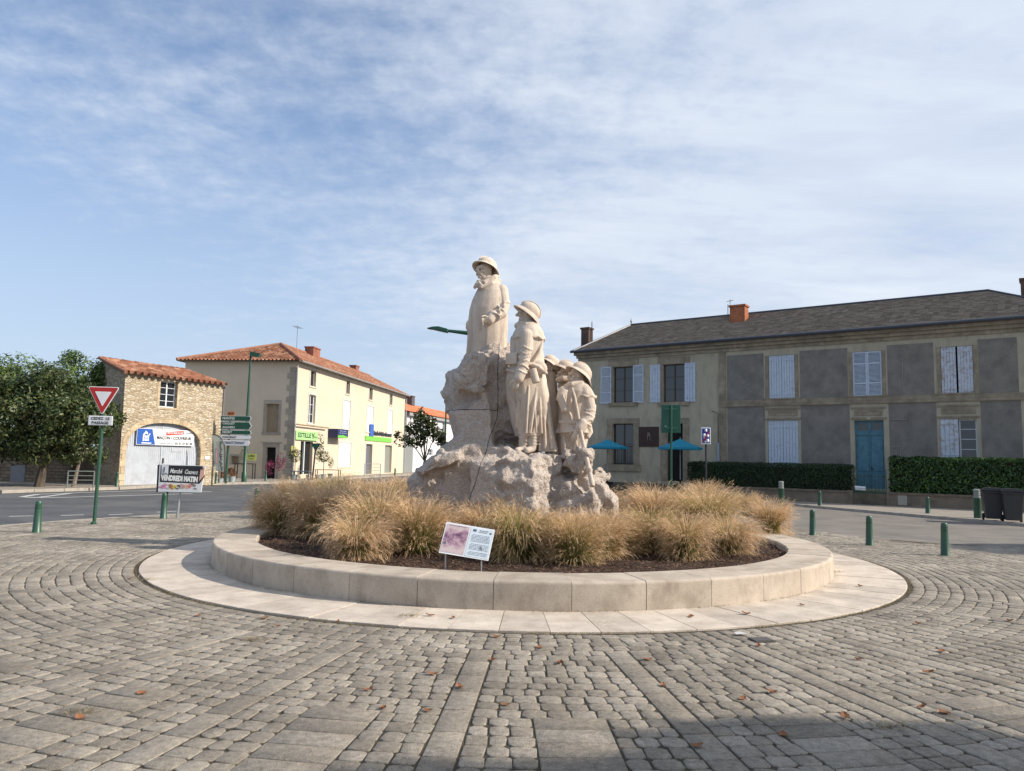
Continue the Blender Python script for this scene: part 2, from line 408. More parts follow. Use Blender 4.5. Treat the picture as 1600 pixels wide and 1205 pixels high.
# right side: pavement, raised terrace behind the garden wall
k0, k1 = G(1236, 790), G(1600, 822); d = (k1 - k0).normalized()
ka, kb = k0 - d * 4.2, k1 + d * 8
wall_u = Vector((.813, -.582, 0)).normalized(); wall_n = Vector((-wall_u.y * -1, -wall_u.x, 0)); wall_n = Vector((-.582, -.813, 0)).normalized()
GW = G(1385, 793)                      # foot of the garden wall at its gate
def gw(s, back=0.0, z=0.0): p = GW + wall_u * s - wall_n * back; return Vector((p.x, p.y, z))
sheet('pavement_right', [(p.x, p.y) for p in (ka, kb, gw(22), gw(-6.3))], .07, m_pavement, .09)
mb = MB(); n = Vector((d.y, -d.x, 0)) * -.13
if n.dot(GW - k0) > 0: n = -n
L = (kb - ka).length; k = int(L)
for i in range(k):
    p, q = ka + (kb - ka) * (i / k), ka + (kb - ka) * ((i + .985) / k); vs = [p, q, q + n, p + n]
    mb.add([(v.x, v.y, -.02) for v in vs] + [(v.x, v.y, .082) for v in vs], [(4, 5, 6, 7), (0, 1, 5, 4), (1, 2, 6, 5), (2, 3, 7, 6), (3, 0, 4, 7)])
tag(mb.build('kerb_right', m_kerb), kind='structure')
sheet('terrace', [(p.x, p.y) for p in (gw(-24, .02), gw(24, .02), gw(24, 16), gw(-24, 16))], .52, M('garden_soil', (.16, .13, .09), (.08, .07, .05), scale=3, bump=.02, bscale=20), .55)

# ------------------------------------------------------------------ round planter
def annulus_blocks(name, r0, r1, z0, z1, n, gap, phase, mat, bev, cat, label, sub=6, kind=None, crown=0.0):
    mb = MB()
    for k in range(n):
        a0 = 2 * math.pi * k / n + phase + gap / r1 / 2; a1 = 2 * math.pi * (k + 1) / n + phase - gap / r1 / 2
        vs = []; dz = rs.uniform(-.003, .003); dr = rs.uniform(-.003, .003)
        for i in range(sub + 1):
            a = a0 + (a1 - a0) * i / sub; s, c = math.sin(a), -math.cos(a)
            prof = [(r0, z0), (r1 + dr, z0)] + [(r1 + dr - crown + crown * math.cos(q_), z1 + dz - crown + crown * math.sin(q_)) for q_ in (0, .4, .8, 1.2, 1.5708)] + [(r0 + crown * .6, z1 + dz), (r0, z1 + dz - crown * .6)]
            for r_, z in prof: vs.append((RC.x + r_ * s, RC.y + r_ * c, z))
        M_ = 9; fs = [tuple(range(M_)), tuple(reversed([sub * M_ + j for j in range(M_)]))]
        for i in range(sub):
            for j in range(M_):
                fs.append((i * M_ + j, (i + 1) * M_ + j, (i + 1) * M_ + (j + 1) % M_, i * M_ + (j + 1) % M_))
        mb.add(vs, fs)
    o = mb.build(name, mat, bevel=bev)
    bmesh_fix(o)
    return tag(o, label, cat, kind=kind)
def bmesh_fix(o):
    bm = bmesh.new(); bm.from_mesh(o.data); bmesh.ops.recalc_face_normals(bm, faces=bm.faces); bm.to_mesh(o.data); bm.free()
annulus_blocks('apron', R_OUT - .02, R_APRON, -.01, .024, 76, .007, R(2.0), m_apron, .0015, None, None, 2, 'structure', crown=.006)
pw = annulus_blocks('planter_wall', R_IN, R_OUT, .0, WALL_H, 37, .006, R(-4.15), m_lime, .0025, 'planter', 'low round wall of pale limestone blocks around the grass bed', 6, crown=.035)
vs, fs = [], []
for k in range(120):
    a = 2 * math.pi * k / 120
    for r_, z in ((R_IN + .006, .02), (R_OUT - .012, .02), (R_OUT - .012, WALL_H - .045), (R_OUT - .045, WALL_H - .012), (R_IN + .03, WALL_H - .012), (R_IN + .006, WALL_H - .03)): vs.append((RC.x + r_ * math.sin(a), RC.y - r_ * math.cos(a), z))
fs = [(k * 6 + j, ((k + 1) % 120) * 6 + j, ((k + 1) % 120) * 6 + (j + 1) % 6, k * 6 + (j + 1) % 6) for k in range(120) for j in range(6)]
link('mortar', npmesh(vs, np.array(fs)), M('dark_mortar', (.16, .13, .10), (.09, .075, .06), scale=10), pw)
# soil disc with an uneven surface and bark chips
n_r, n_a = 40, 150; vs = [(RC.x, RC.y, SOIL)]; fs = []
for i in range(1, n_r + 1):
    for k in range(n_a):
        r_ = (R_IN + .01) * i / n_r; a = 2 * math.pi * k / n_a; x, y = RC.x + r_ * math.sin(a), RC.y - r_ * math.cos(a)
        z = SOIL + .05 * noise.noise(Vector((x * 2.2, y * 2.2, 0))) + .02 * noise.noise(Vector((x * 9, y * 9, 3))) - .015 * (i > n_r - 3)
        vs.append((x, y, z))
fs3 = [(0, 1 + k, 1 + (k + 1) % n_a) for k in range(n_a)]
fs4 = [(1 + (i - 1) * n_a + k, 1 + i * n_a + k, 1 + i * n_a + (k + 1) % n_a, 1 + (i - 1) * n_a + (k + 1) % n_a) for i in range(1, n_r) for k in range(n_a)]
tag(link('soil_bed', npmesh(vs, [np.array(fs3), np.array(fs4)]), m_soil, smooth=True), kind='structure')
def soil_z(x, y): return SOIL + .05 * noise.noise(Vector((x * 2.2, y * 2.2, 0))) + .02 * noise.noise(Vector((x * 9, y * 9, 3)))
vs, fs = [], []
for i in range(16000):
    a = rs.uniform(-1.6, 1.6) if i % 4 else rs.uniform(0, 6.283); r_ = R_IN * math.sqrt(rs.uniform(.25, .985)); x, y = RC.x + r_ * math.sin(a), RC.y - r_ * math.cos(a)
    l, w = rs.uniform(.008, .026), rs.uniform(.004, .010); ang = rs.uniform(0, 6.283); u = np.array([math.cos(ang), math.sin(ang), rs.uniform(-.5, .5)]); v = np.array([-math.sin(ang), math.cos(ang), rs.uniform(-.4, .4)])
    c = np.array([x, y, soil_z(x, y) + .006]); b = len(vs)
    vs += [c - u * l - v * w, c + u * l - v * w * .6, c + u * l * .8 + v * w, c - u * l * .7 + v * w]; fs.append((b, b + 1, b + 2, b + 3))
tag(link('bark_mulch', npmesh(vs, np.array(fs)), m_chip), kind='stuff')
# ------------------------------------------------------------------ vegetation
def blade_mat(name, stops, transl=.30, rand=.38):
    m, t, b, o = newmat(name); tc = nd(t, 'TexCoord'); s = nd(t, 'SeparateXYZ', {0: tc.outputs['UV']})
    g = nd(t, 'NewGeometry'); oi = nd(t, 'ObjectInfo')
    f = mth(t, 'ADD', s.outputs[1], mth(t, 'MULTIPLY', mth(t, 'SUBTRACT', s.outputs[0], .5), .42))
    f = mth(t, 'ADD', f, mth(t, 'MULTIPLY', mth(t, 'SUBTRACT', oi.outputs['Random'], .5), .30))
    col = ramp(t, f, stops)
    rr = nd(t, 'MapRange', {0: s.outputs[0], 1: 0.0, 2: 1.0, 3: 1 - rand, 4: 1 + rand}).outputs[0]
    col = mixc(t, 1.0, col, nd(t, 'CombineXYZ', {0: rr, 1: rr, 2: rr}).outputs[0], 'MULTIPLY')
    t.links.new(col, b.inputs['Base Color']); b.inputs['Roughness'].default_value = .6; b.inputs['Specular IOR Level'].default_value = .25
    tr = nd(t, 'BsdfTranslucent', {'Color': col}); mx = nd(t, 'MixShader', {0: transl, 1: b.outputs[0], 2: tr.outputs[0]})
    t.links.new(mx.outputs[0], o.inputs[0]); return m
m_stipa = blade_mat('feather_grass', [(0.0, (.08, .085, .028)), (.25, (.15, .18, .05)), (.48, (.29, .28, .09)), (.66, (.47, .37, .16)), (.84, (.62, .43, .22)), (1.0, (.72, .52, .33))])
m_iris = blade_mat('green_tuft', [(0.0, (.05, .07, .02)), (.4, (.10, .20, .05)), (1.0, (.22, .34, .09))])
def leaf_mat(name, lo, mid, hi, rough=.45, transl=.25):
    m, t, b, o = newmat(name); g = nd(t, 'NewGeometry')
    col = ramp(t, g.outputs['Random Per Island'], [(0, lo), (.55, mid), (1, hi)])
    tc = nd(t, 'TexCoord'); n = nd(t, 'TexNoise', {'Vector': tc.outputs['Object'], 'Scale': .9, 'Detail': 3.0})
    col = mixc(t, .6, col, ramp(t, n.outputs[0], [(.3, .3), (.7, .7)]), 'OVERLAY')
    t.links.new(col, b.inputs['Base Color']); b.inputs['Roughness'].default_value = rough; b.inputs['Specular IOR Level'].default_value = .45
    tr = nd(t, 'BsdfTranslucent', {'Color': col}); mx = nd(t, 'MixShader', {0: transl, 1: b.outputs[0], 2: tr.outputs[0]})
    t.links.new(mx.outputs[0], o.inputs[0]); return m
m_leaf_dark = leaf_mat('leaf_dark', (.022, .042, .013), (.052, .082, .022), (.17, .18, .055))
m_leaf_lit = leaf_mat('leaf_light', (.05, .095, .02), (.10, .165, .035), (.20, .25, .07))
m_leaf_mag = leaf_mat('leaf_magnolia', (.015, .028, .01), (.045, .07, .02), (.14, .13, .04), rough=.3)
m_leaf_hedge = leaf_mat('leaf_hedge', (.008, .02, .006), (.02, .045, .012), (.05, .09, .025), rough=.35)
m_leaf_laurel = leaf_mat('leaf_laurel', (.01, .03, .006), (.03, .075, .014), (.10, .20, .035), rough=.25)
m_bark = M('bark', (.12, .095, .07), (.055, .045, .035), scale=8, bump=.02, bscale=25, rough=.95, stretch=(1, 1, .3))
m_bark_pale = M('bark_pale', (.26, .22, .17), (.16, .13, .10), scale=8, bump=.01, bscale=25, rough=.95)

def blades(nb, L, spread, a_out, segs=7, w=.0026, hairs=3, lean=(0, 0), root=.11, seed=0):
    r = np.random.RandomState(seed); V_, Fq, UV = [], [], []
    for i in range(nb):
        ph = r.uniform(0, 2 * math.pi); rr = root * math.sqrt(r.uniform(0, 1))
        p = np.array([rr * math.cos(ph), rr * math.sin(ph), 0.0]); ph += r.normal(0, .35)
        d = np.array([math.cos(ph), math.sin(ph), 0]); side = np.array([-d[1], d[0], 0])
        low = hairs and i % 4 == 0; sway = r.normal(0, .25); ln = L * r.uniform(.6, 1.12) * (.62 if low else 1); a0 = r.uniform(.45, 1.25) if low else r.uniform(.02, spread); a1 = a0 + r.uniform(*a_out)
        rnd = r.uniform(0, 1); b = len(V_); pts = [p.copy()]
        for k in range(1, segs + 1):
            t_ = k / segs; a = a0 + (a1 - a0) * t_ ** 1.8
            step = (d * math.sin(a) + side * sway * t_ * .6 + np.array([lean[0] * t_, lean[1] * t_, 0])) + np.array([0, 0, math.cos(a)])
            p = p + step / np.linalg.norm(step) * ln / segs; pts.append(p.copy())
        wd = side * math.cos(r.uniform(0, 3.14)) + d * .4; wd /= np.linalg.norm(wd)
        for k, q in enumerate(pts):
            t_ = k / segs; ww = w * (1.0 if t_ < .6 else 1.0 - .6 * (t_ - .6) / .4)
            V_.append(q - wd * ww); V_.append(q + wd * ww); UV += [(rnd, t_), (rnd, t_)]
            if k: c = b + 2 * (k - 1); Fq.append((c, c + 1, c + 3, c + 2))
        for h in range(hairs):
            t_ = r.uniform(.66, 1.0); k = min(segs - 1, int(t_ * segs)); q = pts[k] + (pts[k + 1] - pts[k]) * (t_ * segs - k)
            dr = (pts[k + 1] - pts[k]); dr = dr / np.linalg.norm(dr) + r.normal(0, .32, 3); dr /= np.linalg.norm(dr)
            l2 = r.uniform(.05, .13); e = q + dr * l2 + np.array([0, 0, -.3 * l2]); m_ = (q + e) / 2 + np.array([0, 0, .12 * l2])
            wd2 = np.cross(dr, r.normal(0, 1, 3)); wd2 = wd2 / np.linalg.norm(wd2) * w * .75; b = len(V_)
            V_ += [q - wd2, q + wd2, m_ + wd2, m_ - wd2, e + wd2 * .3, e - wd2 * .3]; UV += [(rnd, t_)] * 2 + [(rnd, min(1, t_ + .1))] * 2 + [(rnd, 1)] * 2
            Fq += [(b, b + 1, b + 2, b + 3), (b + 3, b + 2, b + 4, b + 5)]
    return npmesh(V_, np.array(Fq), uv=UV)
stipa = [blades(1900, .92, .42, (.35, 1.5), seed=1, root=.15, w=.0029), blades(1800, .98, .40, (.5, 1.9), seed=2, lean=(-.22, -.1), root=.14, w=.0029),
         blades(1900, .88, .50, (.3, 1.3), seed=3, lean=(.2, 0), root=.15, w=.0029), blades(1700, .98, .36, (.9, 2.2), seed=4, lean=(.3, -.25), root=.14, w=.0029)]
tuft_me = blades(70, .42, .35, (.05, .6), w=.006, hairs=0, root=.05, seed=9, segs=5)
# (px, py of the root, size, mesh, label)
CL = [
 (446, 832, 1.0, 0, 'wide tawny clump spilling over the left rim of the planter'),
 (500, 838, 1.08, 0, 'large rounded golden clump at the front left of the bed'),
 (588, 856, 1.0, 1, 'upright clump with silvery tips, second large one along the left front rim'),
 (652, 862, .90, 2, 'feathery clump directly up and left of the information panel'),
 (706, 856, .88, 3, 'tawny clump behind the left half of the information panel'),
 (812, 874, .95, 3, 'drooping dark based clump right of the information panel'),
 (762, 858, .86, 0, 'clump behind the right half of the information panel'),
 (868, 866, .84, 2, 'pinkish feathery clump in front of the pale rock corner'),
 (934, 872, .82, 0, 'green based low clump at the front centre right near the rim'),
 (1018, 858, .98, 1, 'arching clump with long blond heads right of the rubble'),
 (966, 862, .86, 2, 'tawny clump beside the right foot of the monument'),
 (1136, 862, .88, 3, 'weeping blond clump at the right front edge of bare soil'),
 (1204, 838, .84, 0, 'small round clump at the far right rim of the bed'),
 (1066, 836, .98, 0, 'tall clump in the middle of the right side, below the parasol'),
 (1112, 824, .98, 1, 'clump of golden heads behind the weeping clump on the right'),
 (1168, 806, .9, 2, 'back row clump at the right below the fine leaved hedge'),
 (1016, 800, .98, 3, 'back row clump right of the monument below the brown plaque'),
 (1100, 790, 1.02, 1, 'tallest feathery clump on the right against the dark hedge'),
 (545, 838, .98, 2, 'middle row clump between the two large left front clumps'),
 (622, 846, .98, 1, 'middle row clump below the bank door railing'),
 (462, 794, 1.0, 2, 'back row clump at the far left below the florist shop'),
 (520, 790, 1.02, 1, 'back row clump below the white ground floor shutters'),
 (575, 788, 1.04, 3, 'back row clump with darker heads left of the small tree'),
 (632, 786, 1.0, 0, 'back row clump touching the left foot of the rock'),
 (1072, 868, .78, 1, 'smaller clump in the gap of bare soil at the right front'),
 (556, 872, .80, 3, 'low drooping clump between the two big clumps at the left rim'),
 (898, 880, .80, 2, 'short clump leaning to the rim just right of the panel side clumps'),
 (424, 830, .78, 2, 'low russet clump lying over the left edge of the wall'),
]
for k in range(9):   # far side of the bed, mostly hidden by the monument and the front rows
    pass
proto = {}
for i, (px, py, s, mi, lab) in enumerate(CL):
    py += 4 if py > 850 and py < 872 else 0
    p = G(px, py, SOIL); z = soil_z(p.x, p.y) - .01
    if mi not in proto:
        o = link('plant_clump', stipa[mi], m_stipa); proto[mi] = o
    else: o = proto[mi].copy(); COL.objects.link(o)
    o.location = (p.x, p.y, z); o.rotation_euler = (0, 0, rs.uniform(-.7, .7) if mi in (1, 3) else rs.uniform(0, 6.28)); s *= .95 if px < 960 else .88; o.scale = (s * .98, s * .98, s * rs.uniform(.94, 1.12))
    tag(o, lab, 'plant', 'feathery ornamental grass clumps in the round bed')
fars = [(-1.5, 16.2, 'clump on the far side hidden behind the left of the rock'), (-2.6, 15.6, 'far left clump seen over the front rows below the bank'),
        (-3.1, 14.6, 'far left clump near the wall rim below the topiary'), (1.7, 15.4, 'clump on the far side behind the walking soldier'), (2.9, 14.9, 'far right clump seen over the others below the door with the parasol'),
        (3.6, 13.9, 'far right clump below the hedge end')]
for j, (x, y, lab) in enumerate(fars):
    o = proto[j % 4].copy(); COL.objects.link(o); o.location = (x, y, SOIL); o.rotation_euler = (0, 0, rs.uniform(-1, 1)); o.scale = (1.08, 1.08, 1.06)
    tag(o, lab, 'plant', 'feathery ornamental grass clumps in the round bed')
tp = None
for px, py, s, lab in ((614, 862, 1.0, 'upright green leaved tuft left of the panel, near the wall'), (663, 866, 1.15, 'green leaved tuft just left of the information panel post'),
                  (853, 874, .7, 'small green tuft beside the drooping clump'), (893, 880, .75, 'small bright green tuft at the front centre rim'), (600, 832, .8, 'green tuft half hidden in the left golden clumps')):
    p = G(px, py, SOIL)
    if tp is None: o = tp = link('green_tuft', tuft_me, m_iris)
    else: o = tp.copy(); COL.objects.link(o)
    o.location = (p.x, p.y, SOIL); o.scale = (s,) * 3; o.rotation_euler = (0, 0, rs.uniform(0, 6)); tag(o, lab, 'plant', 'green tufts in the round bed')

def leaf_cloud(lobes, n, size, seed=0, shell=.55, up=.3):
    """n folded leaves spread through ellipsoid lobes [(c, r)]"""
    r = np.random.RandomState(seed); vol = np.array([l[1][0] * l[1][1] * l[1][2] for l in lobes]) ** .67; pr = vol / vol.sum()
    ids = r.choice(len(lobes), n, p=pr); d = r.normal(0, 1, (n, 3)); d /= np.linalg.norm(d, axis=1)[:, None]
    rad = r.uniform(shell ** 3, 1, n) ** (1 / 3) * (1 + r.normal(0, .06, n))
    C = np.array([l[0] for l in lobes])[ids]; RR = np.array([l[1] for l in lobes])[ids]
    # clumping: gaps in a coarse grid of directions
    P = C + d * RR * rad[:, None]
    g = np.array([noise.noise(Vector(p) * 1.3) + .6 * noise.noise(Vector(p) * 3.1 + Vector((7, 1, 2))) for p in P]); keep = g > -.22; P = P[keep]; d = d[keep]; n = len(P)
    nrm = d + r.normal(0, .55, (n, 3)) + np.array([0, 0, up]); nrm /= np.linalg.norm(nrm, axis=1)[:, None]
    a = np.cross(nrm, r.normal(0, 1, (n, 3))); a /= np.linalg.norm(a, axis=1)[:, None]; b = np.cross(nrm, a)
    s = (size * r.uniform(.6, 1.3, n))[:, None]
    V_ = np.stack([P - a * s, P - b * s * .42 + nrm * s * .12, P + a * s, P + b * s * .42 + nrm * s * .12], 1).reshape(-1, 3)
    return npmesh(V_, np.arange(4 * n).reshape(-1, 4))
def limbs(base, h, rad, forks, n=8, bend=.2):
    mb = MB(); base = Vector(base); top = base + Vector((bend, 0, h)); mb.tube([base, base + Vector((bend * .3, .05, h * .5)), top], [rad * 1.25, rad, rad * .75], n)
    for f in forks:
        f = Vector(f); m_ = (top + f) / 2 + Vector((0, 0, (f - top).length * .12)); mb.tube([top - Vector((0, 0, .1)), m_, f], [rad * .6, rad * .38, rad * .12], 6)
        for j in range(4):
            k = m_ + (f - m_) * (j / 4); e = k + Vector((rs.uniform(-.7, .7), rs.uniform(-.7, .7), rs.uniform(.2, .9))); mb.tube([k, e], [rad * .2, rad * .06], 5)
    return mb
def tree(name, x, y, trunk_h, rad, lobes, n, size, mat, label, bark=None, seed=0, forks=None, shell=.55, group=None):
    e = empty(name, (x, y, 0), 0, label, 'tree', group)
    forks = forks or [l[0] for l in lobes[:6]]
    limbs((0, 0, 0), trunk_h, rad, forks).build('trunk', bark or m_bark, e, smooth=True)
    link('crown', leaf_cloud(lobes, n, size, seed, shell), mat, e); return e
def lobes_around(c, r, k, spread, seed):
    q = np.random.RandomState(seed); out = [(tuple(c), (r * 1.05, r * 1.0, r * .85))]
    for i in range(k):
        d = q.normal(0, 1, 3); d /= np.linalg.norm(d); rr = r * q.uniform(.30, .55)
        out.append((tuple(np.array(c) + d * np.array([spread, spread * .8, spread * .8])), (rr, rr, rr * .85)))
    return out
def tpos(px, Y): p = at(px, Y, 0); return p.x, p.y
x, y = tpos(60, 31.5); tree('broadleaf_tree', x, y, 1.3, .17, lobes_around((-.2, 0, 3.15), 1.75, 26, 1.85, 5) + [((-1.0, .4, 1.75), (1.0, .9, .8)), ((.9, .5, 1.7), (.9, .8, .7)), ((-2.0, .3, 2.2), (.9, .9, .9))], 30000, .085, m_leaf_dark, 'dense dark green tree with a dark trunk behind the give way sign', seed=5)
x, y = tpos(114, 32.4); tree('broadleaf_tree', x, y, 1.3, .08, lobes_around((-.1, .3, 3.0), 1.4, 22, 1.25, 6) + [((-.7, .7, 1.7), (.8, .8, .7)), ((.4, .8, 1.6), (.6, .6, .6))], 24000, .085, m_leaf_dark, 'dark green tree with a slim pale trunk against the left gable of the stone house', bark=m_bark_pale, seed=6)
x, y = tpos(112, 36.5); tree('broadleaf_tree', x, y, 2.2, .15, lobes_around((.0, 0, 4.9), 1.5, 16, 1.4, 7), 15000, .095, m_leaf_lit, 'brighter green tree top rising highest behind, just left of the stone house', seed=7)
x, y = tpos(12, 37); tree('broadleaf_tree', x, y, 2.2, .16, lobes_around((.1, 0, 4.9), 1.7, 18, 1.6, 8), 17000, .095, m_leaf_lit, 'sunlit green tree at the far left edge behind the dark trees', seed=8)
x, y = tpos(-60, 31); tree('broadleaf_tree', x, y, 1.5, .17, lobes_around((.2, 0, 3.0), 2.0, 18, 1.9, 9), 15000, .09, m_leaf_dark, 'dark tree cut by the left edge of the picture', seed=9)
# small magnolia in front of the white house
x, y = tpos(657, 44); mg = [((-.05, 0, 3.9), (.5, .5, .45)), ((-1.1, 0, 2.6), (.55, .5, .40)), ((.9, .1, 2.9), (.5, .5, .5)), ((.1, .2, 3.1), (.7, .6, .5)), ((-.6, 0, 3.3), (.5, .5, .4)), ((.5, -.1, 3.6), (.4, .4, .4)), ((1.2, 0, 2.5), (.4, .4, .3)), ((-.3, 0, 2.5), (.6, .5, .35)), ((-1.35, 0, 2.9), (.3, .3, .25)), ((.0, 0, 4.25), (.3, .3, .3))]
tree('magnolia_tree', x, y, 1.5, .07, mg, 3300, .11, m_leaf_mag, 'small glossy magnolia tree in front of the white house with a red roof', seed=12, shell=.1)
# tree out of the picture on the right, whose shade falls across the bottom of the plaza
e = tree('shade_tree', 13.9, .85, 4.0, .28, lobes_around((0, 0, 6.6), 2.6, 26, 2.2, 15), 42000, .16, m_leaf_dark, 'tree to the right of the plaza casting shade over the near paving', seed=15)
e = tree('shade_tree', 20.8, 14.0, 4.0, .28, lobes_around((0, 0, 6.2), 1.2, 20, 1.0, 16), 12000, .18, m_leaf_dark, 'tree beyond the right edge of the picture shading the road', seed=16)

def hedge(name, s0, s1, back, depth, z0, z1, n, size, mat, label, seed):
    r = np.random.RandomState(seed); e = gw(0); L = s1 - s0
    # leaves over front, top, ends
    P, Nn = [], []
    for i in range(n):
        f = r.uniform(0, 1); s = r.uniform(s0, s1); jit = r.uniform(-.14, .05)
        wob = .05 * noise.noise(Vector((s * 1.2, 0, f * 5)))
        if f < .60: b, z, nn = back - jit * 0 + wob + r.uniform(-.02, .14), r.uniform(z0, z1), -1
        elif f < .93: b, z, nn = back + r.uniform(0, depth), z1 + .07 * noise.noise(Vector((s * 2.2, 1, 0))) + r.uniform(-.13, .05), 0
        else: s = (s0 if r.uniform() < .5 else s1) + r.uniform(-.06, .06); b, z, nn = back + r.uniform(0, depth), r.uniform(z0, z1), 2
        p = gw(s, b, z); P.append(p)
        base = wall_n if nn == -1 else (Vector((0, 0, 1)) if nn == 0 else wall_u * (1 if s > (s0 + s1) / 2 else -1)); Nn.append(base)
    P = np.array(P); Nn = np.array(Nn) + r.normal(0, .55, (n, 3)) + np.array([0, 0, .25]); Nn /= np.linalg.norm(Nn, axis=1)[:, None]
    a = np.cross(Nn, r.normal(0, 1, (n, 3))); a /= np.linalg.norm(a, axis=1)[:, None]; b = np.cross(Nn, a); s = (size * r.uniform(.6, 1.3, n))[:, None]
    V_ = np.stack([P - a * s, P - b * s * .45 + Nn * s * .1, P + a * s, P + b * s * .45 + Nn * s * .1], 1).reshape(-1, 3)
    root = empty(name, gw(s0, back + depth / 2, .52), 0, label, 'hedge')
    me = npmesh(V_ - np.array(root.location), np.arange(4 * n).reshape(-1, 4)); link('foliage', me, mat, root)
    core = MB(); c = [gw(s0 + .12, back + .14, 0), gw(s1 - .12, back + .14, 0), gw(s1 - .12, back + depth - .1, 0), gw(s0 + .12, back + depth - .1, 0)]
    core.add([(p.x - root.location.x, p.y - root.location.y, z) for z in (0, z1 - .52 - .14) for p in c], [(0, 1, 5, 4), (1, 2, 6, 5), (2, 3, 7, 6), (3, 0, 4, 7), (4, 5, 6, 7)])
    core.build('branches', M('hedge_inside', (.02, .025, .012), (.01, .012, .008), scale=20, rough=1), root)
# ------------------------------------------------------------------ buildings
m_glass, t_, b_, o_ = newmat('window_glass'); b_.inputs['Base Color'].default_value = (.02, .025, .03, 1); b_.inputs['Roughness'].default_value = .06; b_.inputs['Specular IOR Level'].default_value = .8
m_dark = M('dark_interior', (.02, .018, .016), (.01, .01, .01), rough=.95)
m_white = paint('white_paint', (.72, .74, .76), wear=.06)
m_shut = M('shutter_paint', (.56, .63, .72), (.48, .55, .64), scale=5, rough=.6, stain=(.30, .26, .22), sscale=9, samt=.35)
m_shut_rust = M('weathered_shutter', (.58, .63, .69), (.48, .53, .6), scale=5, rough=.65, stain=(.26, .15, .09), sscale=6, samt=.8)
m_woodbrown = paint('brown_frame', (.06, .035, .025))
m_tile = None
def tilemat(name, a, b_, c, moss):
    m, t, b, o = newmat(name); tc = nd(t, 'TexCoord'); s = nd(t, 'SeparateXYZ', {0: tc.outputs['UV']})
    fl = nd(t, 'CombineXYZ', {0: mth(t, 'FLOOR', s.outputs[0]), 1: mth(t, 'FLOOR', s.outputs[1]), 2: 0.0})
    wn = nd(t, 'TexWhiteNoise', {'Vector': fl}); col = ramp(t, wn.outputs[0], [(0, a), (.5, b_), (1, c)])
    n = nd(t, 'TexNoise', {'Vector': tc.outputs['Object'], 'Scale': 1.2, 'Detail': 8.0, 'Roughness': .7})
    col = mixc(t, nd(t, 'MapRange', {0: n.outputs[0], 1: .48, 2: .72, 3: 0.0, 4: .7}).outputs[0], col, moss)
    n2 = nd(t, 'TexNoise', {'Vector': tc.outputs['Object'], 'Scale': 14.0, 'Detail': 5.0}); col = mixc(t, .6, col, ramp(t, n2.outputs[0], [(.3, .3), (.7, .7)]), 'OVERLAY')
    t.links.new(col, b.inputs['Base Color']); b.inputs['Roughness'].default_value = .9; b.inputs['Specular IOR Level'].default_value = .2
    return m
m_tile = tilemat('canal_tiles', (.18, .075, .045), (.29, .125, .075), (.44, .25, .17), (.12, .085, .065))
m_tile_new = tilemat('red_tiles', (.50, .14, .07), (.58, .18, .09), (.62, .24, .13), (.42, .15, .09))
class Bld:
    """building frame: local x along the facade, y into the building, z up"""
    def __init__(s, name, origin, u, label, cat='house'):
        s.u = Vector((u[0], u[1], 0)).normalized(); s.back = Vector((-s.u.y, s.u.x, 0))
        s.o = Vector((origin[0], origin[1], 0)); s.e = empty(name, s.o, math.atan2(s.u.y, s.u.x), label, cat)
    def pix(s, px, py, dy=0.0):
        n = s.back; p0 = s.o + n * dy; d = ray(px, py); k = (p0 - CAM).dot(n) / d.dot(n); q = CAM + d * k
        return (q - s.o).dot(s.u), q.z
    def end(s, px, py, dx=0.0):
        n = s.u; p0 = s.o + n * dx; d = ray(px, py); k = (p0 - CAM).dot(n) / d.dot(n); q = CAM + d * k
        return (q - s.o).dot(s.back), q.z
    def rect(s, x0, x1, y0, y1, dy=0.0):
        a = s.pix(x0, (y0 + y1) / 2, dy)[0]; b = s.pix(x1, (y0 + y1) / 2, dy)[0]; m_ = (x0 + x1) / 2
        return a, b, s.pix(m_, y1, dy)[1], s.pix(m_, y0, dy)[1]
def wall_openings(mb, x0, x1, z0, z1, ops, depth=.22, mi=0, y=0.0, axis='x', mi_rev=None):
    """wall face at y with rectangular openings (a,b,c,d) and their reveals"""
    mi_rev = mi if mi_rev is None else mi_rev
    xs = sorted({x0, x1, *[o[0] for o in ops], *[o[1] for o in ops]}); zs = sorted({z0, z1, *[o[2] for o in ops], *[o[3] for o in ops]})
    P = (lambda a, yy, z: (a, yy, z)) if axis == 'x' else (lambda a, yy, z: (yy, a, z))
    for i in range(len(xs) - 1):
        for j in range(len(zs) - 1):
            cx, cz = (xs[i] + xs[i + 1]) / 2, (zs[j] + zs[j + 1]) / 2
            if any(o[0] < cx < o[1] and o[2] < cz < o[3] for o in ops): continue
            mb.add([P(xs[i], y, zs[j]), P(xs[i + 1], y, zs[j]), P(xs[i + 1], y, zs[j + 1]), P(xs[i], y, zs[j + 1])], [(0, 1, 2, 3)], mi)
    for a, b, c, d in ops:
        yy = y + depth
        mb.add([P(a, y, c), P(b, y, c), P(b, y, d), P(a, y, d), P(a, yy, c), P(b, yy, c), P(b, yy, d), P(a, yy, d)],
               [(0, 4, 5, 1), (1, 5, 6, 2), (2, 6, 7, 3), (3, 7, 4, 0)], mi_rev)
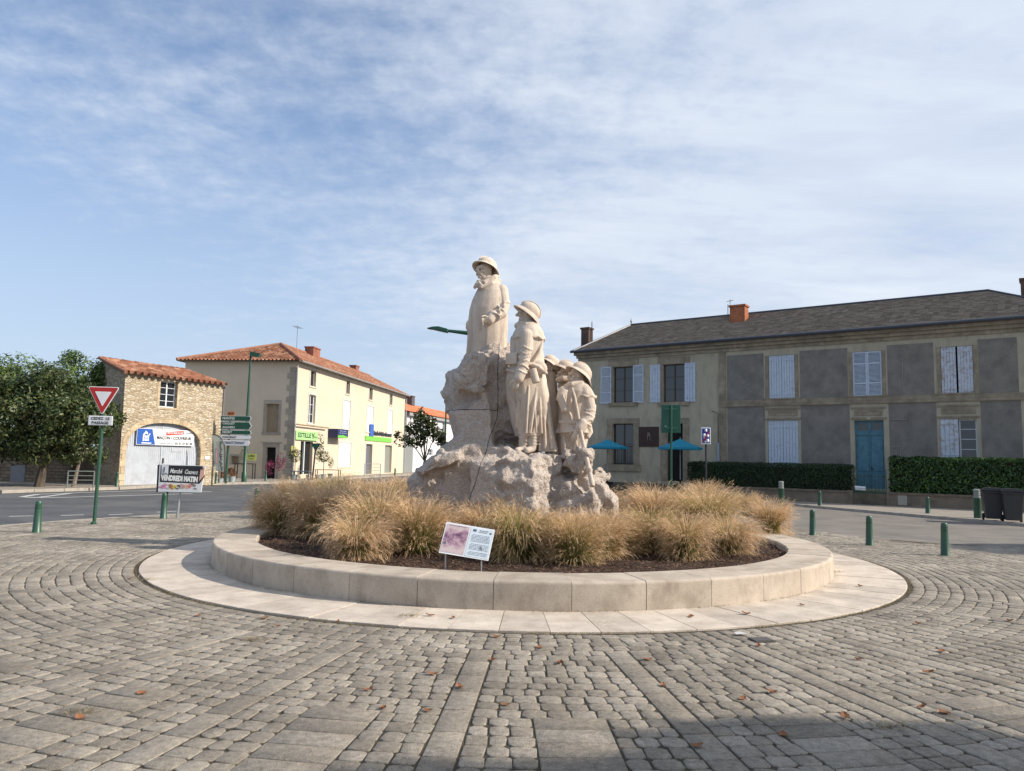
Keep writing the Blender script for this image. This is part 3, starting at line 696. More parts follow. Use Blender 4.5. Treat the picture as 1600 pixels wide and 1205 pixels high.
def window(parent, a, b, c, d, y, bars=(1, 2), frame=.05, fm=None, back=True, label=None, name='window'):
    """casement in an opening: frame, glazing bars, pane; y = depth of its plane"""
    fm = fm or m_white; f = MB(); f.box(a, a + frame, y, y + .06, c, d).box(b - frame, b, y, y + .06, c, d).box(a + frame, b - frame, y, y + .06, c, c + frame).box(a + frame, b - frame, y, y + .06, d - frame, d)
    nx, nz = bars
    for i in range(1, nx + 1):
        x = a + (b - a) * i / (nx + 1); f.box(x - frame * .6, x + frame * .6, y - .004, y + .05, c + frame, d - frame)
    for j in range(1, nz + 1):
        z = c + (d - c) * j / (nz + 1); f.box(a + frame, b - frame, y + .012, y + .04, z - .012, z + .012)
    o = f.build(name, fm, parent, label=label)
    MB().box(a + frame, b - frame, y + .025, y + .032, c + frame, d - frame).build('pane', m_glass, o); return o
def plank_shutter(parent, a, b, c, d, y, mat, planks=6, brace=True, louvre=False, name='shutter', label=None, battens=2):
    mb = MB(); th = .035
    if louvre:
        fr = .06; mb.box(a, a + fr, y, y + th, c, d).box(b - fr, b, y, y + th, c, d)
        for z in (c, c + (d - c) * .28, c + (d - c) * .72, d - fr): mb.box(a + fr, b - fr, y + .001, y + th, z, z + fr)
        n = int((d - c) / .055)
        for i in range(n):
            z = c + fr + i * .055
            mb.add([(a + fr, y + .004, z), (b - fr, y + .004, z), (b - fr, y + .03, z + .04), (a + fr, y + .03, z + .04)], [(0, 1, 2, 3)])
    else:
        w = (b - a) / planks
        for i in range(planks): mb.box(a + i * w + .009, a + (i + 1) * w - .009, y + .001 * (i % 2), y + th, c, d)
        mb.box(a, b, y + .024, y + th - .004, c + .01, d - .01)
        if brace:
            hgt = d - c
            for z in ((c + hgt * .10, c + hgt * .88) if battens == 2 else (c + hgt * .1, c + hgt * .5, c + hgt * .88)): mb.box(a + .01, b - .01, y - .018, y + .004, z, z + .05)
    return mb.build(name, mat, parent, label=label)
def tiled_plane(parent, name, p0, ex, L, es, H, hipl=0.0, hipr=0.0, pitch=.26, amp=.075, rowl=.36, mat=None, label=None, flat=False):
    """roof plane from eaves corner p0, eaves direction ex (length L), slope direction es (length H); hips eat hipl/hipr of eaves length at the top"""
    ex, es = Vector(ex).normalized(), Vector(es).normalized(); nn = ex.cross(es).normalized()
    if nn.z < 0: nn = -nn
    nx = max(2, int(L / pitch * (8 if not flat else 1))); nr = max(1, int(H / rowl)); V_, UV, Fq = [], [], []
    for i in range(nx + 1):
        x = L * i / nx; hm = H
        if hipl > 0: hm = min(hm, H * x / hipl)
        if hipr > 0: hm = min(hm, H * (L - x) / hipr)
        w = amp * max(0.0, math.sin(2 * math.pi * x / pitch)) ** .7 if not flat else 0
        for j in range(2 * nr + 1):
            r_ = (j + 1) // 2; s = min(hm, r_ * H / nr); up = .028 if (j % 2 == 0 and j) else 0.0
            if j == 0: up = .028
            if s >= hm: up = 0
            q = p0 + ex * x + es * s + nn * (w + up); V_.append(q); UV.append((x / pitch + .5, r_ + (.1 if j % 2 == 0 else -.1)))
    m2 = 2 * nr + 1
    for i in range(nx):
        for j in range(2 * nr): a = i * m2 + j; Fq.append((a, a + m2, a + m2 + 1, a + 1))
    me = npmesh(V_, np.array(Fq), uv=UV); o = link(name, me, mat or m_tile, parent)
    if label: o['label'] = label
    return o

# ---- stone house with the arched door (left)
m_rubble, t, b, o = newmat('rubble_stone'); tc = nd(t, 'TexCoord')
mpn = nd(t, 'Mapping', {'Vector': tc.outputs['Object'], 'Scale': (4.4, 4.4, 12.0)}); wn = nd(t, 'TexNoise', {'Vector': tc.outputs['Object'], 'Scale': 2.0, 'Detail': 3.0})
vv = nd(t, 'VectorMath', {0: mpn.outputs[0], 1: wn.outputs[1]}, operation='ADD')
vo = nd(t, 'TexVoronoi', {'Vector': vv.outputs[0], 'Scale': 1.0, 'Randomness': .9}); vd = nd(t, 'TexVoronoi', {'Vector': vv.outputs[0], 'Scale': 1.0, 'Randomness': .9}, feature='DISTANCE_TO_EDGE')
col = ramp(t, nd(t, 'SeparateXYZ', {0: vo.outputs['Color']}).outputs[0], [(0, (.36, .28, .18)), (.5, (.52, .42, .285)), (1, (.62, .54, .42))])
edge = nd(t, 'MapRange', {0: vd.outputs['Distance'], 1: .0, 2: .10, 3: 1.0, 4: 0.0}).outputs[0]
col = mixc(t, mth(t, 'MULTIPLY', edge, .55), col, (.55, .47, .35))
n5 = nd(t, 'TexNoise', {'Vector': nd(t, 'Mapping', {'Vector': tc.outputs['Object'], 'Scale': (1, 1, 2.4)}), 'Scale': 2.6, 'Detail': 9.0, 'Roughness': .75}); col = mixc(t, nd(t, 'MapRange', {0: n5.outputs[0], 1: .56, 2: .66, 3: 0.0, 4: .8}).outputs[0], col, (.20, .12, .06))
col = mixc(t, .5, col, ramp(t, nd(t, 'TexNoise', {'Vector': tc.outputs['Object'], 'Scale': 30.0, 'Detail': 5.0}).outputs[0], [(.3, .3), (.7, .7)]), 'OVERLAY')
t.links.new(col, b.inputs['Base Color']); b.inputs['Roughness'].default_value = .95
hh = mth(t, 'ADD', mth(t, 'MULTIPLY', edge, -.03), mth(t, 'MULTIPLY', n5.outputs[0], .05)); t.links.new(nd(t, 'Bump', {'Height': hh, 'Strength': 1.0, 'Distance': 1.0}).outputs[0], b.inputs['Normal'])
m_ashlar_gold = brickmat('dressed_stone', (.56, .44, .29), (.48, .38, .25), (.34, .27, .19), .55, .32, ms=.008, bump=.006, axes='xz', wob=.01, stain=(.30, .22, .14))
oA = at(184, 34.2); oB = at(340, 39.4)
B1 = Bld('stone_house', oA, (oB - oA), 'golden rubble stone house with a wide arched grey door and tiled lean roof')
L1 = (oB - oA).length; H1 = B1.pix(260, 590)[1]
aw = B1.rect(250, 277, 596, 637); door = B1.rect(197, 313, 662, 757)
dx0, dx1, dz1 = door[0], door[1], B1.pix(256, 661.5)[1]; spring = B1.pix(312, 706)[1]
mb = MB(); N = 36
def arch_z(x):
    c_, hw = (dx0 + dx1) / 2, (dx1 - dx0) / 2; k = min(1, abs(x - c_) / hw); return spring + (dz1 - spring) * (1 - k ** 2.4) ** (1 / 2.4)
wall_openings(mb, 0, dx0, 0, H1, [])
wall_openings(mb, dx1, L1, 0, H1, [])
wall_openings(mb, dx0, dx1, dz1 + .02, H1, [aw], .28)
for i in range(N):
    xa, xb = dx0 + (dx1 - dx0) * i / N, dx0 + (dx1 - dx0) * (i + 1) / N; za, zb = arch_z(xa), arch_z(xb)
    mb.add([(xa, 0, za), (xb, 0, zb), (xb, 0, dz1 + .02), (xa, 0, dz1 + .02)], [(0, 1, 2, 3)])
    mb.add([(xa, 0, za), (xb, 0, zb), (xb, .38, zb), (xa, .38, za)], [(0, 3, 2, 1)])
mb.add([(dx0, 0, 0), (dx0, .38, 0), (dx0, .38, spring), (dx0, 0, spring)], [(0, 1, 2, 3)]); mb.add([(dx1, 0, 0), (dx1, .38, 0), (dx1, .38, spring), (dx1, 0, spring)], [(3, 2, 1, 0)])
D1 = 3.0; RG = .84; SK = .95
mb.add([(0, 0, 0), (SK, D1, 0), (SK, D1, H1 + RG), (0, 0, H1)], [(3, 2, 1, 0)])
mb.add([(L1, 0, 0), (L1, D1, 0), (L1, D1, H1 + RG), (L1, 0, H1)], [(0, 1, 2, 3)]); mb.add([(SK, D1, 0), (L1, D1, 0), (L1, D1, H1 + RG), (SK, D1, H1 + RG)], [(0, 3, 2, 1)])
mb.build('wall', m_rubble, B1.e)
# dressed stones round the arch and corners, 2 cm proud
mb = MB(); nst = 17
for i in range(nst):
    k0, k1 = i / nst, (i + .97) / nst
    def ap(k, off):
        a = math.pi * (1 - k); c_, hw = (dx0 + dx1) / 2, (dx1 - dx0) / 2; ca, sa = math.cos(a), math.sin(a)
        x = c_ + (hw + off) * (abs(ca) ** (2 / 2.4)) * (1 if ca > 0 else -1); z = spring + (dz1 - spring + off) * abs(sa) ** (2 / 2.4); return x, z
    o0, o1, i1, i0 = ap(k0, .26), ap(k1, .26), ap(k1, .012), ap(k0, .012)
    vs = [(p[0], -.018, p[1]) for p in (i0, i1, o1, o0)] + [(p[0], .01, p[1]) for p in (i0, i1, o1, o0)]
    mb.add(vs, [(0, 1, 2, 3), (4, 7, 6, 5), (0, 4, 5, 1), (1, 5, 6, 2), (2, 6, 7, 3), (3, 7, 4, 0)])
for sx in (dx0 - .012, dx1 + .012):
    z = .02; k = 0
    while z < spring - .1:
        w = .30 if k % 2 else .22; h = .30; a, b_ = (sx - w, sx) if sx < (dx0 + dx1) / 2 else (sx, sx + w); mb.box(a, b_, -.017, .01, z, min(z + h - .01, spring - .02)); z += h; k += 1
a, b_, c, d = aw; mb.box(a - .14, a - .003, -.012, .01, c, d).box(b_ + .003, b_ + .14, -.012, .01, c, d).box(a - .16, b_ + .16, -.016, .01, d + .003, d + .2).box(a - .12, b_ + .12, -.03, .01, c - .10, c - .003)
mb.build('dressed_stones', m_ashlar_gold, B1.e)
window(B1.e, aw[0], aw[1], aw[2], aw[3], .16, (1, 3), .055)
# plank doors in the arch
m_door = M('grey_door_paint', (.50, .53, .57), (.44, .47, .51), scale=3, rough=.6, stain=(.36, .36, .38), sscale=2)
wdr = dx0 + (dx1 - dx0) * .02
def door_leaf(xa, xb, name, label):
    mb = MB(); n = max(2, int((xb - xa) / .11))
    for i in range(n):
        a, b_ = xa + (xb - xa) * i / n, xa + (xb - xa) * (i + 1) / n; z = max(.5, min(arch_z(a + .001), arch_z(b_ - .001)) - .005)
        zt0, zt1 = arch_z(a), arch_z(b_); mb.add([(a + .006, .22, .05), (b_ - .006, .22, .05), (b_ - .006, .22, zt1), (a + .006, .22, zt0)], [(0, 1, 2, 3)])
        mb.add([(a, .235, .05), (b_, .235, .05), (b_, .235, zt1), (a, .235, zt0)], [(0, 1, 2, 3)])
    return mb.build(name, m_door, B1.e, label=label)
xm = B1.pix(257, 700)[0]; d1 = door_leaf(dx0, xm - .015, 'door', 'left leaf of the grey plank door'); d2 = door_leaf(xm + .015, dx1, 'door', 'right leaf of the grey plank door')
MB().box(xm - .03, xm + .03, .19, .23, .05, dz1 - .1).build('cover_strip', m_door, d2)
hz_ = B1.pix(262, 720)[1]; MB().box(xm + .10, xm + .16, .17, .22, hz_ - .12, hz_ + .12).build('door_handle', paint('iron', (.06, .06, .07)), d2)
lb = B1.rect(268, 283, 700, 706, .2); MB().box(lb[0], lb[1], .195, .222, lb[2], lb[3]).build('letter_flap', m_door, d2)
nb_ = B1.rect(320, 327, 713, 718); MB().box(nb_[0], nb_[1], -.02, .0, nb_[2], nb_[3]).build('name_plate', m_white, B1.e)
es = Vector((0, D1 + .35, RG + .10)); Hs = es.length
tiled_plane(B1.e, 'roof', Vector((-.18, -.28, H1 - .08)), (1, 0, 0), L1 + .36, es, Hs, hipl=SK + .1, label='rusty canal tile roof of the stone house', pitch=.36, amp=.15)
MB().tube([(SK - .1, D1 + .06, H1 + RG + .06), (L1 + .18, D1 + .06, H1 + RG + .06)], .09, 8).tube([(-.18, -.26, H1 - .02), (SK - .1, D1 + .06, H1 + RG + .06)], .08, 8).build('ridge_tiles', m_tile, B1.e)
MB().tube([(L1 + .06, -.02, .1), (L1 + .06, -.02, H1 - .1)], .045, 8).build('downpipe', M('grey_pipe', (.20, .17, .17), rough=.5), B1.e)
# banner on the door
def banner():
    a, b_, c, d = B1.rect(213, 303, 671, 696, .12); e = empty('banner', (0, 0, 0), 0, 'white and blue recruitment banner hung across the arched grey door', 'banner')
    e.location = B1.o + B1.u * ((a + b_) / 2) + B1.back * .10 + Vector((0, 0, c)); e.rotation_euler = (0, 0, math.atan2(B1.u.y, B1.u.x)); w, h = (b_ - a) / 2, d - c
    MB().box(-w, w, 0, .012, 0, h).build('sheet', paint('banner_white', (.80, .80, .80)), e)
    blue = paint('banner_blue', (.02, .10, .42)); MB().add([(-w + .02, -.006, .02), (-w + w * .62, -.006, .02), (-w + w * .50, -.006, h - .02), (-w + .02, -.006, h - .02)], [(0, 1, 2, 3)]).build('blue_field', blue, e)
    lg = MB(); cx = -w + w * .30; s = h
    lg.prism([(cx - .22 * s, .22 * s), (cx - .22 * s, .62 * s), (cx - .02 * s, .86 * s), (cx + .12 * s, .74 * s), (cx + .10 * s, .62 * s), (cx - .02 * s, .70 * s), (cx - .13 * s, .58 * s), (cx - .13 * s, .22 * s)], -.010, -.008)
    for i in range(3):
        for j in range(2): lg.box(cx - .09 * s + i * .11 * s, cx + i * .11 * s - .005, -.010, -.008, .24 * s + j * .18 * s, .39 * s + j * .18 * s)
    lg.add([(cx + .12 * s, -.009, .55 * s), (cx + .26 * s, -.009, .72 * s), (cx + .30 * s, -.009, .66 * s), (cx + .16 * s, -.009, .5 * s)], [(0, 1, 2, 3)])
    lg.box(cx - .30 * s, cx + .40 * s, -.010, -.008, .08 * s, .14 * s); lg.build('house_logo', paint('logo_white', (.85, .85, .85)), e)
    rd = MB(); rd.add([(-.02 * w, -.008, h * .62), (.60 * w, -.008, h * .72), (.60 * w, -.008, h * .95), (-.02 * w, -.008, h * .84)], [(0, 1, 2, 3)]); rd.build('red_label', paint('red_label', (.55, .05, .04)), e)
    tx = MB(); put_text(tx, 'RECHERCHE', h * .17, .29 * w, -.012, h * .785, width=.55 * w, bold=.002); tx.build('lettering', paint('logo_white2', (.85, .85, .85)), e)
    tx = MB(); put_text(tx, 'MAÇON / COUVREUR', h * .27, .27 * w, -.010, h * .46, width=1.22 * w, bold=.004); put_text(tx, '02 51 27 52 40', h * .19, .62 * w, -.010, h * .13, width=.62 * w, bold=.003)
    put_text(tx, 'contactez nous au', h * .09, -.02 * w, -.010, h * .13, width=.5 * w); put_text(tx, 'emploi', h * .13, .82 * w, -.010, h * .84, width=.26 * w)
    tx.build('lettering', paint('ink', (.03, .03, .04)), e)
banner()

# ---- cream building: side facade runs away to the right, end facade faces the square
oC = at(455, 48.0); u2 = Vector((math.sin(R(7.4)), math.cos(R(7.4)), 0))
m_cream = M('cream_render', (.66, .565, .43), (.60, .51, .385), scale=.6, bump=.002, bscale=50, rough=.9, stain=(.55, .45, .32), sscale=.5, samt=.5, fine=.1)
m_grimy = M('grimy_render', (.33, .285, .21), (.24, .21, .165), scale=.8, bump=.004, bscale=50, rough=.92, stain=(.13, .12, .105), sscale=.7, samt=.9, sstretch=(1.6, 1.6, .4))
m_quoin = M('quoin_stone', (.42, .37, .30), (.32, .29, .24), scale=3, bump=.004, bscale=40, rough=.9, rand=.12)
m_trim = M('pale_trim', (.66, .60, .50), (.56, .51, .43), scale=3, bump=.002, rough=.9)
B2 = Bld('shop_building', oC, u2, 'long cream rendered building with shops and a hipped red canal tile roof', 'building')
# local x runs along the sunlit side (away), local y to the left (behind the side facade)
L2 = B2.pix(631, 680)[0]; H2 = B2.pix(470, 566)[1] - .05; W2 = 7.6
ops = []
def r2(*a, dy=0.0): return B2.rect(*a, dy)
wins_up = [r2(485, 493.5, 579, 604), r2(541, 546.5, 595, 616), r2(577, 582, 605, 625), r2(609, 613, 614, 633)]
w_tall = r2(482, 492.5, 617, 662); sh_up = [r2(536, 547, 626, 670), r2(573, 583, 635, 675), r2(605.5, 613, 641, 680)]
d_shop = r2(469, 488, 690, 741); sh_low = r2(529, 548, 692, 729); d_bank = r2(571, 581, 694, 741); d_2 = r2(601, 612, 696, 739)
mb = MB(); allops = wins_up + [w_tall] + sh_up + [d_shop, sh_low, d_bank, d_2]
wall_openings(mb, 0, L2, 0, H2, allops, .25, 0)
# end facade (faces the camera): blind window and door
def ope(*a): 
    y0 = B2.end(a[0], (a[2] + a[3]) / 2)[0]; y1 = B2.end(a[1], (a[2] + a[3]) / 2)[0]; m_ = (a[0] + a[1]) / 2
    return y1, y0, B2.end(m_, a[3])[1], B2.end(m_, a[2])[1]
blind = ope(415, 435, 631, 676); edoor = ope(415, 430, 699, 752); shrine = ope(361, 373, 713, 726)
xs = [0, W2]
def end_wall(mb, ops, mi):
    ys = sorted({0, W2, *[o[0] for o in ops], *[o[1] for o in ops]}); zs = sorted({0, H2, *[o[2] for o in ops], *[o[3] for o in ops]})
    for i in range(len(ys) - 1):
        for j in range(len(zs) - 1):
            cy_, cz = (ys[i] + ys[i + 1]) / 2, (zs[j] + zs[j + 1]) / 2
            if any(o[0] < cy_ < o[1] and o[2] < cz < o[3] for o in ops): continue
            mb.add([(0, ys[i], zs[j]), (0, ys[i + 1], zs[j]), (0, ys[i + 1], zs[j + 1]), (0, ys[i], zs[j + 1])], [(3, 2, 1, 0)], mi)
    for a, b_, c, d in ops:
        mb.add([(0, a, c), (0, b_, c), (0, b_, d), (0, a, d), (.25, a, c), (.25, b_, c), (.25, b_, d), (.25, a, d)], [(0, 1, 5, 4), (1, 2, 6, 5), (2, 3, 7, 6), (3, 0, 4, 7)], mi)
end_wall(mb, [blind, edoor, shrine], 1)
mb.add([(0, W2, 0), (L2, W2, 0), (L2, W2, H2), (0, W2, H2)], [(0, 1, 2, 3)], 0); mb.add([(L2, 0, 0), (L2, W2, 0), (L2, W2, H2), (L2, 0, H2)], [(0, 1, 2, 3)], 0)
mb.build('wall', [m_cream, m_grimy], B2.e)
m_blind = M('blind_infill', (.34, .27, .18), (.26, .21, .15), scale=3)
MB().box(.20, .24, blind[0], blind[1], blind[2], blind[3]).build('blind_window', m_blind, B2.e); MB().box(.20, .24, shrine[0], shrine[1], shrine[2], shrine[3]).build('niche', m_blind, B2.e)
MB().box(.18, .24, edoor[0], edoor[1], edoor[2], edoor[3]).build('shop_entrance', m_dark, B2.e)
# trim: surrounds, quoins
q = MB(); z = .0; k = 0
while z < H2 - .5:
    w = .46 if k % 2 else .28
    q.box(-.03, .0 - .002, -.028, w + .12, z + .01, z + .36); q.box(-.03, w * .5, -.03, -.002, z + .01, z + .36); z += .38; k += 1
for (a, b_, c, d), m_ in ((blind, .16), (edoor, .22)):
    q.box(-.022, -.002, a - m_, a - .003, c, d).box(-.022, -.002, b_ + .003, b_ + m_, c, d).box(-.022, -.002, a - m_, b_ + m_, d + .003, d + .24)
q.box(-.04, -.002, blind[0] - .2, blind[1] + .2, blind[2] - .14, blind[2] - .003).box(-.05, -.002, edoor[0] - .35, edoor[1] + .35, edoor[3] + .26, edoor[3] + .34)
q.build('quoins', m_quoin, B2.e); q = MB()
q.box(-.02, -.002, shrine[0] - .12, shrine[1] + .12, shrine[3] + .003, shrine[3] + .12).box(-.02, -.002, shrine[0] - .12, shrine[0] - .003, shrine[2], shrine[3]).box(-.02, -.002, shrine[1] + .003, shrine[1] + .12, shrine[2], shrine[3])
q.build('niche_surround', m_quoin, B2.e)
q = MB()
for (a, b_, c, d) in wins_up + [w_tall] + sh_up + [sh_low, d_bank]:
    m_ = .14
    q.box(a - m_, a - .003, -.02, -.002, c, d).box(b_ + .003, b_ + m_, -.02, -.002, c, d).box(a - m_, b_ + m_, -.022, -.002, d + .003, d + .18)
    if (a, b_, c, d) not in (d_bank,): q.box(a - m_, b_ + m_, -.05, -.002, c - .1, c - .003)
q.box(0, L2, -.05, -.002, H2 - .22, H2 - .12).box(0, L2, -.10, -.002, H2 - .12, H2)
q.build('window_surrounds', m_trim, B2.e)
for a, b_, c, d in wins_up: window(B2.e, a, b_, c, d, .14, (0, 0), .06, label=None, fm=paint('grey_frame', (.35, .34, .33)))
window(B2.e, *w_tall, .14, (1, 2), .07)
for k, (a, b_, c, d) in enumerate(sh_up + [sh_low]):
    m_ = (a + b_) / 2; plank_shutter(B2.e, a + .01, m_ - .005, c, d, .02, m_white, 4); plank_shutter(B2.e, m_ + .005, b_ - .01, c, d, .02, m_white, 4)
MB().box(d_shop[0], d_shop[1], .2, .24, d_shop[2], d_shop[3]).build('shop_entrance', m_dark, B2.e)
sd_ = MB().box(d_shop[0] + .30 * (d_shop[1] - d_shop[0]), d_shop[0] + .36 * (d_shop[1] - d_shop[0]), .02, .12, 0, d_shop[3]); sd_.build('door_post', m_white, B2.e)
MB().box(d_bank[0], d_bank[1], .2, .24, d_bank[2], d_bank[3]).build('door', paint('bank_door', (.14, .15, .17)), B2.e); MB().box(d_2[0], d_2[1], .2, .24, d_2[2], d_2[3]).build('door', paint('grey_green_door', (.25, .26, .22)), B2.e)
MB().tube([(-.06, -.1, .1), (-.06, -.1, H2 - .2)], .05, 8).build('downpipe', M('zinc', (.42, .40, .40), rough=.45), B2.e); MB().tube([(L2 + .1, -.12, .1), (L2 + .1, -.12, H2 - .2)], .05, 8).build('downpipe', M('zinc', (.42, .40, .40), rough=.45), B2.e)
MB().tube([(-.2, -.42, H2 + .02), (L2 + .2, -.42, H2 + .02)], .07, 8).build('gutter', M('zinc2', (.30, .28, .26), rough=.5), B2.e)
RH = 1.95; ov = .4
es = Vector((0, W2 / 2 + ov, RH)); hip = 6.2
tiled_plane(B2.e, 'roof', Vector((-ov, -ov, H2 + .02)), (1, 0, 0), L2 + 2 * ov, es, es.length, hipl=hip, hipr=.01, rowl=.4)
tiled_plane(B2.e, 'roof', Vector((L2 + ov, W2 + ov, H2 + .02)), (-1, 0, 0), L2 + 2 * ov, Vector((0, -es.y, es.z)), es.length, hipr=hip, hipl=.01, rowl=.4)
es2 = Vector((hip, 0, RH)); tiled_plane(B2.e, 'roof', Vector((-ov, W2 + ov, H2 + .02)), (0, -1, 0), W2 + 2 * ov, es2, es2.length, hipl=W2 / 2 + ov, hipr=W2 / 2 + ov, rowl=.4, label='hipped end of the red tile roof')
apex = Vector((hip - ov, W2 / 2, H2 + RH + .1))
MB().tube([(-ov, -ov, H2 + .1), apex], .10, 8).tube([(-ov, W2 + ov, H2 + .1), apex], .10, 8).tube([apex, (L2 + ov, W2 / 2, H2 + RH + .1)], .11, 8).build('ridge_tiles', m_tile, B2.e)
MB().box(-ov, L2 + ov, -ov + .02, W2 + ov, H2 - .02, H2 + .01).build('eaves_board', M('eaves_wood', (.22, .17, .12)), B2.e)
m_brick = brickmat('chimney_brick', (.42, .13, .07), (.34, .10, .055), (.30, .22, .17), .22, .07, axes='xyz', stain=(.14, .08, .06))
def chimney(parent, x, y, z, w, d, h, mat, cap=None, pot=False, label=None):
    o = MB().box(x - w / 2, x + w / 2, y - d / 2, y + d / 2, z, z + h).box(x - w / 2 - .05, x + w / 2 + .05, y - d / 2 - .05, y + d / 2 + .05, z + h + .002, z + h + .10).build('chimney', mat, parent, label=label)
    return o
cs = 8.5
c_ = chimney(B2.e, 11.0, W2 / 2 - 0.3, H2 + RH - .5, 1.4, .7, 1.0, m_brick)
chimney(B2.e, 22.4, W2 / 2 + .2, H2 + RH - .4, .9, .6, .9, m_brick)
def antenna(parent, x, y, z, h, s=1.0):
    mb = MB().tube([(x, y, z), (x, y, z + h)], .018, 6).tube([(x - .5 * s, y, z + h - .1), (x + .5 * s, y, z + h - .05)], .012, 5)
    for k in range(6): xx = x - .45 * s + k * .18 * s; mb.tube([(xx, y - .22 * s, z + h - .09), (xx, y + .22 * s, z + h - .09)], .008, 4)
    mb.build('antenna', paint('antenna_metal', (.25, .25, .26), metal=.6), parent)
antenna(B2.e, 8.6, W2 / 2, H2 + RH, 1.9, 1.2)
# signs fixed to the cream building
def wall_sign(b, name, px0, px1, py0, py1, dy, mat, label, cat='sign', th=.04, frame=None):
    a, b_, c, d = b.rect(px0, px1, py0, py1, dy); e = empty(name, b.o + b.u * ((a + b_) / 2) + b.back * dy + Vector((0, 0, c)), math.atan2(b.u.y, b.u.x), label, cat)
    w, h = (b_ - a) / 2, d - c; MB().box(-w, w, 0, th, 0, h).build('board', mat, e); return e, w, h
m_ink = paint('black_ink', (.02, .02, .025)); m_navy = paint('navy', (.01, .02, .10)); m_signgreen = paint('lime_green', (.40, .68, .26))
e, w, h = wall_sign(B2, 'shop_sign', 462.5, 497, 674, 688, -.12, m_signgreen, 'light green shop sign with dark hand drawn letters over the florist entrance')
tx = MB(); put_text(tx, 'ESTILLE', h * .72, -w * .25, -.006, h * .5, width=w * 1.15, bold=.01); put_text(tx, 'Fleur', h * .4, w * .72, -.006, h * .42, width=w * .42, shear=.4)
tx.tube([(w * .40, -.01, h * .82), (w * .50, -.01, h * .5), (w * .50, -.01, h * .2)], .03, 5).tube([(w * .62, -.01, h * .82), (w * .50, -.01, h * .5)], .03, 5); tx.build('lettering', paint('dark_green_ink', (.03, .06, .03)), e)
e, w, h = wall_sign(B2, 'poster', 455.5, 463, 697, 712, -.05, paint('yellow_poster', (.66, .62, .14)), 'yellow poster beside the florist entrance', 'poster')
tx = MB()
for k in range(5): tx.box(-w * .8, w * (.8 - .1 * (k % 3)), -.004, -.001, h * (.15 + .16 * k), h * (.20 + .16 * k))
tx.build('lettering', m_ink, e)
# box sign of the insurance office, perpendicular look
e, w, h = wall_sign(B2, 'office_sign', 528, 544, 671, 684.5, -.75, m_navy, 'blue and green box sign sticking out from the cream facade', th=.7)
MB().add([(-w, -.006, .0), (w, -.006, .0), (w, -.006, h * .16), (0, -.006, h * .34), (-w, -.006, h * .26)], [(0, 1, 2, 3, 4)]).build('green_wave', paint('office_green', (.16, .50, .05)), e)
tx = MB(); put_text(tx, 'Mutuelle', h * .2, 0, -.008, h * .78, width=w * 1.2); put_text(tx, 'de Poitiers', h * .2, 0, -.008, h * .55, width=w * 1.4); tx.build('lettering', paint('pale_ink', (.45, .55, .8)), e)
e, w, h = wall_sign(B2, 'office_fascia', 571, 612, 683, 690, -.06, paint('office_green2', (.20, .55, .06)), 'green fascia strip with dark office lettering over the bank like door')
tx = MB(); put_text(tx, 'Mutuelle de Poitiers Assurances', h * 1.25, w * .26, .0, h * 1.75, width=w * 1.42, bold=.02, depth=.02); tx.build('lettering', m_ink, e)
MB().box(-w * .72, -w * .46, -.03, .02, h * 1.0, h * 3.6).build('blue_plate', paint('office_blue', (.03, .12, .45)), e)
a0 = B2.pix(458, 663)[0]; a1 = B2.pix(508, 669)[0]; zz_ = B2.pix(480, 665.5)[1]; MB().tube([(a0, -.25, zz_), (a1, -.25, zz_)], .05, 8).build('awning_roller', M('roller', (.35, .26, .18)), B2.e)

# ---- white house with red roof further down the street
oD = at(633, 77); u3 = Vector((math.sin(R(12.3)), math.cos(R(12.3)), 0)); B3 = Bld('white_house', oD, u3, 'white house with an orange red tile roof behind the small magnolia', 'house')
H3 = B3.pix(640, 644.5)[1]; L3 = 55; W3 = 8
m_whitewall = M('white_render', (.74, .72, .70), (.68, .66, .64), scale=.7, rough=.9)
wo = [B3.rect(640, 643, 650, 663), B3.rect(654, 659, 651, 668), B3.rect(667, 672, 652, 668), B3.rect(668, 676, 702, 712), B3.rect(691, 695, 660, 682)]
mb = MB(); wall_openings(mb, 0, L3, 0, H3, wo, .2); mb.add([(0, 0, 0), (0, W3, 0), (0, W3, H3), (0, W3 / 2, H3 + 1.6), (0, 0, H3)], [(4, 3, 2, 1, 0)]); mb.add([(L3, 0, 0), (L3, W3, 0), (L3, W3, H3), (L3, W3 / 2, H3 + 1.6), (L3, 0, H3)], [(0, 1, 2, 3, 4)]); mb.add([(0, W3, 0), (L3, W3, 0), (L3, W3, H3), (0, W3, H3)], [(0, 1, 2, 3)])
mb.build('wall', m_whitewall, B3.e)
for o in wo: window(B3.e, *o, .12, (1, 1), .08)
es = Vector((0, W3 / 2 + .4, 1.6)); tiled_plane(B3.e, 'roof', Vector((-.3, -.4, H3)), (1, 0, 0), L3 + .6, es, es.length, pitch=.4, mat=m_tile_new, rowl=.6)
tiled_plane(B3.e, 'roof', Vector((L3 + .3, W3 + .4, H3)), (-1, 0, 0), L3 + .6, Vector((0, -es.y, es.z)), es.length, pitch=.4, mat=m_tile_new, rowl=.6)
MB().box(-.2, L3, -.36, -.02, H3 - .35, H3 - .05).build('eaves_board', M('eaves_grey', (.35, .34, .33)), B3.e)
chimney(B3.e, B3.pix(684, 640)[0], W3 / 2 - .6, H3 + 1.0, 1.0, .8, 1.4, M('dark_stone', (.10, .09, .09)))
gg = B3.rect(629, 645, 695, 745, -.6); MB().box(gg[0], gg[1], -.6, -.02, 0, gg[3]).build('lean_to', M('grey_fence_wood', (.25, .26, .25), stretch=(6, 6, .4)), B3.e)
